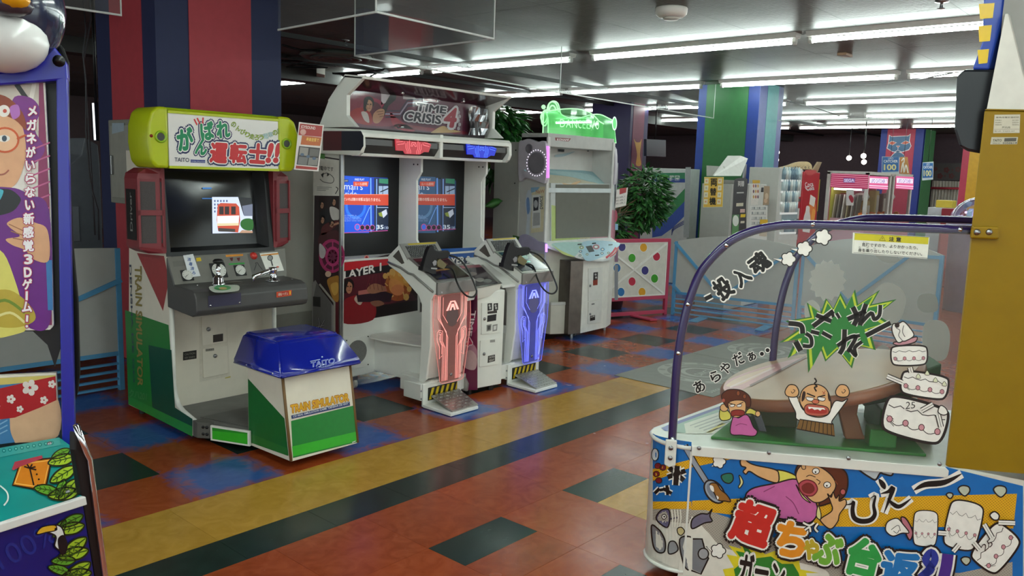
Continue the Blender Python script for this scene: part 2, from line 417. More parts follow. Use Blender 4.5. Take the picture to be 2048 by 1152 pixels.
# ------------------------------------------------------------------ train driving cabinet
CREAM = mat('#ded6c6', .4, var=.03); GREYP = mat('#6a6863', .45, var=.05); DGREY = mat('#4a4847', .42, var=.05)
LIME = mat('#b9c618', .32, var=.03); LIMED = mat('#8fb512', .32, var=.03); REDP = mat('#7e2a31', .42, var=.06); GRILLE = mat('#4c4646', .75, var=.15, scale=200)
def disc(mb, c, n, r, h, m, seg=24): mb.cyl(c, n, r, h, m, seg)
def train():
    T = empty('train_simulator_cabinet', 'train driving arcade cabinet with lime green marquee and attached blue seat', 'arcade machine', (2.56, 4.7, 0))
    # two side panels
    prof = [(5.17, .05), (4.34, .045), (4.34, .13), (4.47, .155), (4.53, .18), (4.565, .23), (4.585, .3), (4.587, .76), (4.6, 1.06), (4.66, 1.56), (4.70, 1.66), (5.045, 1.66)]
    for i, x in enumerate((2.215, 2.893)):
        m = MB(); m.prism([(x, y, z) for y, z in prof], (.027, 0, 0), CREAM, .002); sp = m.build('side_panel', T)
        m = MB(); q = [(x+.0135, y-.004, z+.002) for y, z in prof[1:8]]; m.tube(q, .0145, mat('#dcdad2', .35), 8); m.build('edge_trim', sp)
        if i == 0:
            A = Art((x-.0006, 4.7, .8), (-1, 0, 0))
            A.poly([(250, 620), (337, 650), (350, 815), (385, 838), (385, 873), (257, 808)], '#1f7a2e', 1)
            A.poly([(297, 690), (343, 700), (350, 815), (385, 838), (385, 873), (306, 832)], '#0f4d38', 2)
            A.poly([(257, 792), (385, 853), (385, 873), (257, 808)], '#2a8a3a', 3)
            A.poly([(274, 506), (328, 512), (338, 560), (326, 622)], '#9c2f34', 1)
            A.text('TRAIN SIMULATOR', [(270, 532), (276, 770), (286, 774), (283, 533)], '#8f7d3c', 4, .03)
            A.text('DENSHA DE GO', [(259, 530), (267, 765), (270, 765), (263, 530)], '#39445c', 4, .02)
            A.text('クハ201', [(259, 793), (293, 801), (294, 785), (260, 778)], '#4d8a4e', 4, .02)
            A.build('side_print', sp)
    # core box, front service panel, screen recess
    m = MB(); m.box(2.242, 2.893, 4.8, 5.15, .1, 1.66, CREAM); m.box(2.242, 2.893, 4.7, 4.8, .1, .78, CREAM, .002); m.build('body', T)
    A = Art((2.5, 4.699, .5), (0, -1, 0))
    A.poly([(398, 636), (452, 628), (460, 752), (399, 764)], '#d4ccbc', 1)
    A.cut('door_surround', T)
    A.poly([(366, 704), (393, 700), (393, 717), (366, 721)], '#24221f', 2)
    A.text('CAUTION', [(369, 711), (390, 708), (390, 704), (369, 707)], '#8d8a80', 3); A.text('100V 50/60Hz', [(369, 718), (390, 715), (390, 711), (369, 714)], '#8d8a80', 3)
    A.cut('caution_plate', T)
    A.poly([(450, 755), (461, 752), (461, 755), (450, 757)], '#c0b060', 2)
    A.cut('tape_strip', T)
    A.poly([(530, 620), (548, 619), (548, 624), (530, 625)], '#6b2a20', 2)
    A.build('red_label', T)
    for q in (((402, 634), (451, 627), (453, 684), (404, 691)), ((404, 698), (454, 690), (455, 746), (406, 756))):
        m = MB(); P = [PY(*p, 4.7) for p in q]; m.prism(P, (0, -.008, 0), CREAM, .002); d = m.build('coin_door', T)
        c = P[0].lerp(P[1], .25 if q[0][0] < 403 else .48).lerp(P[3].lerp(P[2], .25 if q[0][0] < 403 else .48), .45 if q[0][0] < 403 else .3); m = MB(); m.lathe(c+V((0, -.008, 0)), (0, -1, 0), [(.013, 0), (.013, .004), (.008, .01), (.0, .01)], STEEL); m.build('lock', d)
    A = Art((2.5, 4.6915, .5), (0, -1, 0)); A.poly([(426, 670), (446, 667), (446, 682), (426, 685)], '#241c18', 2); A.cut('coin_window', T); A.poly([(411, 698), (428, 696), (428, 701), (411, 703)], '#8e8a80', 2); A.text('0283-1', [(412, 702), (427, 700), (427, 697), (412, 699)], '#3a3830', 3); A.build('coin_plate', T)
    # black screen surround, tube recess
    m = MB()
    ox0, ox1, z0, z1 = 2.211, 2.924, 1.055, 1.6
    fr = [(ox0, 4.597, z0), (ox1, 4.597, z0), (ox1, 4.662, z1), (ox0, 4.662, z1)]
    ins = [(ox0+.03, 4.602, z0+.025), (ox1-.035, 4.602, z0+.025), (ox1-.035, 4.66, z1-.03), (ox0+.03, 4.66, z1-.03)]
    bk = [(ox0+.055, 4.675, z0+.045), (ox1-.075, 4.675, z0+.045), (ox1-.075, 4.735, z1-.05), (ox0+.055, 4.735, z1-.05)]
    B2 = mat('#101012', .4)
    for a, b in ((fr, ins), (ins, bk)):
        for i in range(4):
            j = (i+1) % 4; m.face([a[i], a[j], b[j], b[i]], B2)
    m.build('screen_bezel', T)
    # curved picture tube
    m = MB(); tb = bmesh.new(); G = 8; x0, x1 = bk[0][0]-.005, bk[1][0]+.005; zz0, zz1 = bk[0][2]-.01, bk[2][2]+.01
    vs = [[tb.verts.new((x0+(x1-x0)*i/G, 4.672+.062*j/G-.014*(1-((i-G/2)/(G/2))**2)*(1-((j-G/2)/(G/2))**2), zz0+(zz1-zz0)*j/G)) for i in range(G+1)] for j in range(G+1)]
    for j in range(G):
        for i in range(G): tb.faces.new((vs[j][i], vs[j][i+1], vs[j+1][i+1], vs[j+1][i]))
    m._take(tb, mat('#19191a', .16, var=.02), smooth=True); m.build('screen', T)
    A = Art((2.5, 4.684, 1.3), (0, -1, .133), emit=.5, gap=.0006)
    A.poly([(424, 394), (476, 394), (505, 420), (504, 465), (425, 467)], '#c9d3ea', 1)
    A.poly([(476, 394), (503, 396), (505, 432), (487, 430)], '#15171c', 1.5)
    for i in range(5):
        for j in range(4): A.quad(428+i*6, 400+j*7, 431+i*6, 404+j*7, '#4a5a86', 2)
    A.poly([(435, 410), (441, 406), (472, 407), (478, 414), (480, 441), (476, 465), (436, 462), (433, 440)], '#b8452e', 3)
    A.poly([(434, 432), (478, 431), (477, 446), (434, 447)], '#e6dfe0', 4); A.poly([(434, 447), (477, 446), (477, 451), (434, 452)], '#d8c9a0', 4)
    for x in (438, 449, 462): A.quad(x, 413, x+9, 429, '#2a1a1c', 4)
    A.poly([(436, 456), (470, 458), (470, 464), (437, 463)], '#3a3430', 4)
    A.blob([(482, 442), (492, 437), (505, 440), (505, 459), (490, 460), (481, 452)], '#1f5c1c', 4)
    A.poly([(484, 460), (505, 462), (505, 466), (478, 466)], '#b08a70', 3)
    A.poly([(484, 412), (505, 408), (505, 432), (488, 432)], '#6a7186', 2)
    A.quad(405, 375, 423, 378, '#2f6fb0', 2); A.quad(404, 396, 424, 398, '#2a62a0', 2)
    A.build('picture', T)
    # speaker pods
    def pod(sx, x):
        m = MB(); S = (lambda a: x+sx*a)
        ring = lambda z, k: [(S(0), 4.60, z), (S(.03*k), 4.60, z), (S(.14*k), 4.64, z), (S(.14*k), 4.80, z), (S(0), 4.9, z)]
        m.loft([ring(1.075, .62), ring(1.1, .95), ring(1.115, 1), ring(1.50, 1), ring(1.53, .95), ring(1.56, .6)], REDP, smooth=False)
        o = m.build('speaker_pod', T)
        p0, p1 = V((S(.012), 4.598, 0)), V((S(.14), 4.64, 0)); d = p1-p0; n = V((d.y, -d.x, 0)).normalized()
        if n.y > 0: n = -n
        for za, zb in ((1.135, 1.295), (1.325, 1.485)):
            m = MB(); c = [p0+d*.06, p0+d*.9]
            m.prism([c[0]+V((0, 0, za)), c[1]+V((0, 0, za)), c[1]+V((0, 0, zb)), c[0]+V((0, 0, zb))], n*.003, GRILLE); m.build('grille', o)
        m = MB()
        for a, b in ((.0, .06), (.9, 1)):
            m.prism([p0+d*a+V((0, 0, 1.115)), p0+d*b+V((0, 0, 1.115)), p0+d*b+V((0, 0, 1.505)), p0+d*a+V((0, 0, 1.505))], n*.012, REDP)
        m.prism([p0+V((0, 0, 1.295)), p1+V((0, 0, 1.295)), p1+V((0, 0, 1.325)), p0+V((0, 0, 1.325))], n*.012, REDP); m.build('grille_frame', o)
        return o
    po = pod(-1, 2.215); pod(1, 2.92)
    A = Art((2.0745, 4.72, 1.3), (-1, 0, 0), loc=True); A.quad(-.065, -.15, .06, .14, '#151414', 1); A.text('Driver', [(.01, -.1), (.01, .12), (-.02, .12), (-.02, -.1)], '#8a8a86', 2, .01); A.build('pod_label', T)
    # marquee
    m = MB(); YM = 4.5
    def cap(xa, xb, k):   # rounded end, bulging away from the panel
        d = xb-xa; o_ = [(0, 1.563), (.62, 1.563), (.88, 1.60), (1, 1.70), (.97, 1.80), (.8, 1.87), (.5, 1.90), (0, 1.90)]
        mm = MB(); mm.prism([(xa+d*t, 4.498, z) for t, z in o_], (0, .262, 0), LIME, .016, 3)
        for f in mm.bm.faces: f.smooth = len(f.verts) < 8
        return mm.build('end_cap', T)
    for xa, xb in ((2.197, 2.08), (2.9, 3.045)):
        o = cap(xa, xb, 1); c = V(((xa+xb)/2+(.012 if xb < xa else -.02), 4.496, 1.735))
        mm = MB(); mm.lathe(c+V((0, .012, 0)), (0, -1, 0), [(.034, 0), (.034, .016), (.026, .02), (.022, .012), (.0, .01)], LIMED, 24); mm.build('speaker_port', o)
        mm = MB(); disc(mm, c+V((0, -.0, 0)), (0, -1, 0), .021, .002, mat('#4b4b48', .6)); mm.build('port_mesh', o)
        if xb < xa: mm = MB(); mm.ball(c+V((-.052, .004, .002)), .0095, mat('#8e2018', .2), sub=2); mm.build('red_lamp', o)
    m.box(2.197, 2.9, 4.525, 4.76, 1.563, 1.90, LIMED, .006)
    m.prism([(2.197, 4.535, 1.90), (2.197, 4.5, 1.882), (2.197, 4.5, 1.868), (2.197, 4.535, 1.868)], (.703, 0, 0), LIME)
    m.prism([(2.197, 4.535, 1.563), (2.197, 4.5, 1.563), (2.197, 4.5, 1.578), (2.197, 4.535, 1.578)], (.703, 0, 0), LIME); m.build('marquee_housing', T)
    m = MB(); m.box(2.199, 2.898, 4.506, 4.53, 1.578, 1.868, mat('#e9e6e2', .3, var=.02)); pn = m.build('marquee_panel', T)
    A = Art((2.5, 4.5057, 1.7), (0, -1, 0))
    NV = '#1a2457'; WH = '#f2efe9'; GR = '#0f8a58'; RD = '#cf2a30'
    def big(t, x, y, w, h, a, c, l): A.textc(t, (x, y), w, h, a, c, layer=l, bold=.055, out=WH, outw=.05, out2=NV, out2w=.125)
    big('が', 370, 278, 30, 42, 8, GR, 4); big('ん', 403, 294, 21, 29, -10, GR, 4); big('ば', 414, 262, 25, 34, 8, GR, 4); big('れ', 446, 259, 25, 31, 4, GR, 4)
    for i, c in enumerate('運転士'): big(c, 437+39*i, 306+.5*i, 32, 37, -4, RD, 8)
    for dx in (0, 15): big('!', 539+dx, 306, 6, 36, -12, RD, 8)
    for p in (((388, 238), (394, 250)), ((394, 236), (400, 248)), ((406, 235), (405, 247))): A.line(p, 3, RD, 4)
    for i, c in enumerate('のんびり走ろう電車の旅'):
        t = i/10; x = 467+t*92; y = 249+18*math.sin(t*3.6)*.9+t*20; A.textc(c, (x, y), 9, 10, -12+22*(t > .5), '#9db52c' if i not in (7, 8) else '#c8d8e0', layer=5, bold=.012, out='#46601c' if i not in (7, 8) else '#3c8c50', outw=.03)
    A.text('TAITO', [(349, 323), (378, 324), (378, 316), (349, 315)], '#26304e', 5, .012)
    A.poly([(381, 319), (410, 320), (410, 326), (381, 325)], '#2b3a86', 4); A.text('CD REAL SIMULATION', [(382, 324), (409, 325), (409, 322), (382, 321)], '#c9cde0', 6)
    A.text('TM', [(553, 333), (557, 333), (557, 331), (553, 331)], '#26304e', 5); A.build('marquee_lettering', pn)
    # console
    m = MB(); cp = [(4.602, 1.055), (4.515, .9), (4.325, .895), (4.285, .882), (4.262, .85), (4.258, .78), (4.27, .755), (4.31, .742), (4.6, .76)]
    m.prism([(2.212, y, z) for y, z in cp], (.731, 0, 0), DGREY, .006); con = m.build('console', T)
    nn = V((0, -(1.055-.9), (4.602-4.515))).normalized(); nn = V((0, -.155, .087)).normalized(); O = V((2.5, 4.602, 1.055))+nn*.001
    A = Art(O, nn)
    A.poly([(334, 513), (570, 497), (573, 552), (350, 570)], '#77746d', 1)
    A.poly([(345, 523), (372, 520), (374, 531), (347, 534)], '#6d6a64', 2)
    A.poly([(392, 516), (401, 515), (403, 522), (393, 523)], '#d9b51c', 2)
    A.poly([(451, 510), (486, 508), (486, 512), (452, 514)], '#d98a28', 2)
    for x in (461, 475): A.poly([(x-2, 516), (x+5, 515), (x+4, 522), (x+1, 522)], '#5a1a18', 2)
    A.poly([(457, 527), (489, 525), (489, 528), (458, 530)], '#2d9a3e', 2)
    A.poly([(494, 508), (522, 503), (533, 545), (504, 549)], '#5c5a56', 2); A.curve([(508, 541), (512, 530), (511, 526), (515, 526), (517, 530), (525, 540)], 1.6, '#2b2a28', 3)
    A.poly([(519, 507), (555, 504), (568, 541), (534, 545)], '#e4e2da', 3); A.poly([(521, 510), (556, 506), (557, 509), (522, 512)], '#d98a28', 4)
    A.circ((540, 516), 5, 5, '#8f8f8c', 4, line='#222', w=1.4); A.line([(542, 521), (545, 532)], 3, '#4a4a48', 4); A.circ((555, 534), 3, 1.5, '#c0503a', 4)
    A.build('instrument_print', con)
    for (u, v), r, bz in (((374, 551), .031, 0), ((437, 541), .044, 1), ((480, 541), .032, 1)):
        c = PN(u, v, O, nn); ux = V((1, 0, 0)); uy = nn.cross(ux)
        m = MB(); b = r*1.12; m.prism([c+ux*i*b+uy*j*b for i, j in ((-1, -1), (1, -1), (1, 1), (-1, 1))], nn*.006, BLACK, .006); g = m.build('gauge', con)
        m = MB(); disc(m, c+nn*.0062, nn, r, .003, mat('#d9d7d0', .3, var=.02), 28); m.build('dial', g)
        A = Art(c+nn*.0098, nn, loc=True)
        for k in range(11):
            a = math.radians(225-27*k); A.line([(r*.72*math.cos(a), r*.72*math.sin(a)), (r*.9*math.cos(a), r*.9*math.sin(a))], .002, '#222', 1)
        a = math.radians(215); A.line([(-.2*r*math.cos(a), -.2*r*math.sin(a)), (r*.75*math.cos(a), r*.75*math.sin(a))], .0028, '#15151a', 2); A.circ((0, 0), r*.13, r*.13, '#c9c9c4', 3, 12); A.build('needle', g)
    m = MB(); c = PN(507, 512, O, nn); m.lathe(c, nn, [(.024, 0), (.024, .006), (.018, .008), (.018, .014), (.012, .018), (0, .018)], mat('#c3342c', .35)); m.build('red_button', con)
    # master controller
    zt = .897
    c = PZ(437, 571, zt); m = MB(); m.lathe(c, (0, 0, 1), [(.036, 0), (.036, .012), (.03, .016), (.03, .045), (.02, .055), (.012, .06), (.012, .085), (.016, .1), (.012, .105), (.009, .13), (0, .13)], CHROME, 24); h = m.build('master_controller', con)
    m = MB(); m.lathe(c+V((0, 0, .125)), (0, 0, 1), [(.0, 0), (.02, .002), (.03, .012), (.03, .02), (.02, .03), (0, .033)], BLACK, 24); m.build('controller_knob', h)
    # brake handle
    c = PZ(546, 562, zt); m = MB(); m.lathe(c, (0, 0, 1), [(.045, 0), (.045, .006), (.024, .01), (.022, .06), (.026, .066), (.024, .085), (0, .088)], CHROME, 24); h = m.build('brake_valve', con)
    m = MB(); a = c+V((0, 0, .07)); b = PZ(507, 553, zt+.05); m.tube([a, a.lerp(b, .3), b, b+V((-.004, -.002, -.03))], [.012, .015, .013, .007], CHROME, 12); m.build('brake_handle', h)
    m = MB(); c = PZ(470, 566, zt); m.lathe(c, (0, 0, 1), [(.05, 0), (.05, .005), (0, .006)], mat('#8a8780', .3, 1), 24); m.build('reverser_plate', con)
    for u, v in ((395, 571), (584, 559), (525, 556)):
        m = MB(); m.lathe(PZ(u, v, zt), (0, 0, 1), [(.007, 0), (.007, .004), (0, .006)], CHROME, 10); m.build('screw', con)
    A = Art((2.5, 4.4, zt), (0, 0, 1), (0, 1, 0)); A.blob([(418, 574), (440, 571), (474, 570), (479, 578), (470, 583), (430, 585)], '#dfe4d6', 1); A.circ((445, 576), 17, 5, '#3fae58', 2); A.circ((446, 577), 8, 2.5, '#d9b860', 3); A.build('console_sticker', con)
    A = Art((2.5, 4.2575, .8), (0, -1, 0))
    A.poly([(416, 592), (482, 585), (482, 608), (417, 615)], '#3b3852', 1); A.cut('front_plate', con)
    A.poly([(553, 584), (583, 580), (583, 591), (553, 595)], '#e0542a', 1); A.poly([(555, 585), (577, 582), (577, 590), (555, 594)], '#b32318', 2); A.text('運転ペダル', [(556, 592), (576, 590), (576, 584), (556, 586)], '#f0d8c0', 3, .01); A.quad(579, 582, 581, 589, '#f0d030', 2)
    A.build('pedal_sticker', con)
    for u, v in ((421, 611), (479, 605)):
        m = MB(); m.lathe(PY(u, v, 4.2575), (0, -1, 0), [(.006, 0), (.006, .003), (0, .005)], CHROME, 10); m.build('screw', con)
    # platform
    GD = mat('#6d6c69', .55, var=.08); pl = [(2.242, 4.7), (2.242, 4.32), (2.3, 4.24), (2.395, 3.97), (2.805, 3.97), (2.85, 4.24), (2.893, 4.32), (2.893, 4.7)]
    m = MB(); m.prism([(x, y, .05) for x, y in pl], (0, 0, .07), GD, .003); m.build('platform', T)
    m = MB(); m.prism([(2.3, 4.41, .1205), (2.84, 4.41, .1205), (2.84, 4.0, .1205), (2.42, 4.0, .1205)], (0, 0, .003), mat('#5f5e5b', .6, var=.1)); m.build('floor_plate', T)
    m = MB(); m.prism([(2.213, 4.335, .045), (2.213, 4.285, .045), (2.255, 4.228, .045), (2.285, 4.228, .045), (2.285, 4.335, .045)], (0, 0, .095), mat('#56544f', .5), .004); br = m.build('corner_bracket', T)
    for yy in (4.27, 4.25):
        for zz in (.072, .112):
            m = MB(); m.lathe((2.238 if yy > 4.26 else 2.25, yy-.012, zz), (-.8, -.6, 0), [(.009, 0), (.009, .006), (0, .008)], BLACK, 8); m.build('bolt', br)
    a, b = V((2.272, 4.225, 0)), V((2.375, 3.985, 0)); d = b-a; n = V((d.y, -d.x, 0)).normalized()
    if n.x > 0: n = -n
    for s_, a_, b_ in ((1, a, b),):
        m = MB(); m.prism([a_+V((0, 0, .038)), b_+V((0, 0, .038)), b_+V((0, 0, .125)), a_+V((0, 0, .125))], n*.014, mat('#e3e0d8', .4)); sk = m.build('platform_skirt', T)
        A = Art(a_+n*.0145, n, loc=True); L_ = d.length; A.quad(-L_+.012, .048, -.012, .116, '#2fae1f', 1); A.poly([(-L_+.012, .116), (-.012, .116), (-.012, .098), (-L_+.012, .108)], '#1c8a1e', 2) ; 
        A2 = Art(a_+n*.0145, n, loc=True); q = lambda t, z: ((V((a_.x, a_.y, 0))+d*t-A2.O).dot(A2.r), z)
        A2.poly([q(.05, .048), q(.95, .048), q(.95, .115), q(.05, .115)], '#2fae1f', 1); A2.poly([q(.05, .096), q(.95, .108), q(.95, .115), q(.05, .115)], '#1c8a1e', 2); A2.build('skirt_print', sk)
    m = MB()
    for x, y in ((2.27, 5.1), (2.86, 5.1), (2.3, 4.5), (2.84, 4.5)): m.cyl((x, y, 0), (0, 0, 1), .02, .06, BLACK, 10)
    m.build('feet', T, kind='stuff')
    # seat box
    WB = mat('#e6dccb', .42, var=.03); BR = mat('#7a5a34', .6)
    m = MB(); bq = [(2.38, 3.60, .045), (2.82, 3.60, .045), (2.82, 4.02, .035), (2.38, 4.02, .035)]; tq = [(2.38, 3.68, .52), (2.815, 3.68, .52), (2.815, 4.02, .52), (2.38, 4.02, .52)]
    m.hexa(bq, tq, WB, .002); sb = m.build('seat_box', T)
    m = MB()
    for x in (2.38, 2.82): m = MB(); m.tube([(x, 3.601, .048), (x, 3.681, .52)], .008, BR, 6); m.build('edge_strip', sb)
    nf = V((0, -(.475), -.08)).normalized(); nf = V((0, -.475, .08)).normalized(); O = V((2.6, 3.6, .045))+nf*.0009
    A = Art(O, nf)
    A.poly([(582, 842), (707, 811), (715, 884), (586, 916)], '#0f7d2a', 1); A.poly([(584, 893), (713, 863), (715, 882), (586, 913)], '#2fae1f', 2)
    A.poly([(582, 831), (699, 803), (700, 811), (583, 838)], '#2c3a70', 3); A.text('CD REAL SIMULATION GAME "DENSHA DE GO!"', [(586, 835), (697, 808), (697, 804), (586, 831)], '#dcdce4', 4, .015)
    A.text('TRAIN SIMULATOR', [(582, 826), (697, 801), (696, 787), (581, 811)], '#e0a818', 5, .05, out='#a03a14', outw=.05, out2='#f0e6c8', out2w=.085)
    A.line([(704, 885), (711, 882)], 1.5, '#e6e6e0', 4); A.build('seat_print', sb)
    A = Art((2.3793, 3.8, .3), (-1, 0, 0)); 
    A.poly([(496, 757), (569, 837), (577, 910), (498, 884)], '#0e6a2a', 1); A.poly([(498, 866), (574, 896), (577, 912), (498, 884)], '#27772c', 2); A.build('seat_print', sb)
    BL = mat('#16249a', .16, var=.03, coat=.5)
    rg = lambda x0, x1, y0, y1, z: [(x0, y0, z), (x1, y0, z), (x1, y1, z), (x0, y1, z)]
    tb = MB(); tb.loft([rg(2.335, 2.865, 3.625, 4.10, .495), rg(2.332, 2.868, 3.622, 4.103, .512), rg(2.345, 2.855, 3.64, 4.10, .54), rg(2.385, 2.79, 3.725, 4.075, .665), rg(2.40, 2.775, 3.75, 4.06, .675)], BL, smooth=False)
    bmesh.ops.bevel(tb.bm, geom=[e for e in tb.bm.edges if len(e.link_faces) == 2 and e.calc_face_angle(0) > .25], offset=.012, segments=3, affect='EDGES')
    for f in tb.bm.faces: f.smooth = True
    st = tb.build('seat', T)
    P = [V((2.345, 3.64, .54)), V((2.855, 3.64, .54)), V((2.79, 3.725, .665))]; ns = (P[1]-P[0]).cross(P[2]-P[0]).normalized()
    if ns.y > 0: ns = -ns
    A = Art(P[0]+ns*.002, ns, rough=.3); A.text('TAITO', [(622, 735), (669, 726), (669, 716), (622, 725)], '#1d33b0', 4, .0, out='#9fb4dc', outw=.03); A.circ((644, 714), 1.6, 1.6, '#9fb4dc', 4, 10); A.line([(620, 723), (640, 719)], 1, '#9fb4dc', 4); A.text('A Good Company', [(632, 738), (668, 731), (668, 728), (632, 735)], '#8fa2cc', 4)
    A.build('seat_lettering', st)
    for x, y, z in ((2.334, 3.95, .515), (2.337, 3.7, .513)):
        m = MB(); m.ball((x, y, z), .006, CHROME, sub=1); m.build('screw', st)
    return T
train()
# paper tag propped against the instrument panel, grey cabinet in the gap behind
O = V((2.5, 4.598, 1.053)); nn = V((0, -.155, .087)).normalized()
A = Art(O+nn*.004, nn, gap=.0006); A.poly([(366, 511), (386, 508), (401, 552), (378, 555)], '#dcdde0', 1)
for i, ch in enumerate('消毒済み'): A.textc(ch, (378+3.2*i, 519+9*i), 7, 7, -6, '#3a5a9a', layer=2, bold=.02)
A.build('paper_tag', label='white paper tag with blue writing leaning on the train cabinet gauges', cat='tag')
m = MB(); m.box(3.0, 3.98, 5.25, 5.75, .03, 1.64, mat('#b4b2aa', .5, var=.03), .008); gb = m.build('grey_cabinet', None, 'plain grey cabinet in the gap between the train and gun cabinets', 'cabinet')
m = MB(); m.box(3.03, 3.95, 5.244, 5.25, .1, .5, mat('#8c8a82', .5), .002); m.build('service_door', gb); m = MB(); m.box(3.02, 3.96, 5.27, 5.73, 0, .03, BLACK); m.build('plinth', gb)

# ------------------------------------------------------------------ twin gun cabinet
PALE = mat('#e9e9e2', .38, var=.02); PALE2 = mat('#d6d6cf', .4, var=.03)
def face_art(A, L, cx, cy, w, skin='#c99a78', hair='#1d1416', flip=1):
    """a painted head, three-quarter view"""
    f = flip
    A.blob([(cx-w*.62*f, cy-w*.2), (cx-w*.45*f, cy-w*.85), (cx+w*.1*f, cy-w), (cx+w*.55*f, cy-w*.65), (cx+w*.6*f, cy), (cx+w*.35*f, cy+w*.2), (cx-w*.5*f, cy+w*.75)], hair, L)
    A.blob([(cx-w*.32*f, cy-w*.5), (cx+w*.3*f, cy-w*.55), (cx+w*.42*f, cy), (cx+w*.3*f, cy+w*.55), (cx+w*.02*f, cy+w*.78), (cx-w*.3*f, cy+w*.4)], skin, L+1)
    A.blob([(cx-w*.4*f, cy-w*.6), (cx-w*.05*f, cy-w*.7), (cx-w*.22*f, cy-w*.1), (cx-w*.36*f, cy+w*.3), (cx-w*.46*f, cy)], hair, L+2)
    A.blob([(cx-w*.05*f, cy-w*.72), (cx+w*.42*f, cy-w*.6), (cx+w*.46*f, cy-w*.15), (cx+w*.3*f, cy-w*.45)], hair, L+2)
    for s in (-.12, .22):
        A.line([(cx+(s-.1)*w*f, cy-w*.12), (cx+(s+.1)*w*f, cy-w*.09)], w*.09, '#2a1714', L+2); A.line([(cx+(s-.08)*w*f, cy-w*.02), (cx+(s+.08)*w*f, cy-w*.01)], w*.05, '#3a221c', L+2)
    A.line([(cx+w*.1*f, cy-w*.05), (cx+w*.16*f, cy+w*.2), (cx+w*.06*f, cy+w*.22)], w*.05, '#8c5a42', L+2)
    A.line([(cx-w*.06*f, cy+w*.38), (cx+w*.18*f, cy+w*.39)], w*.06, '#6e3a30', L+2)
    A.blob([(cx-w*.26*f, cy+w*.1), (cx-w*.12*f, cy+w*.3), (cx-w*.1*f, cy+w*.62), (cx-w*.27*f, cy+w*.4)], '#a8785a', L+1.5)
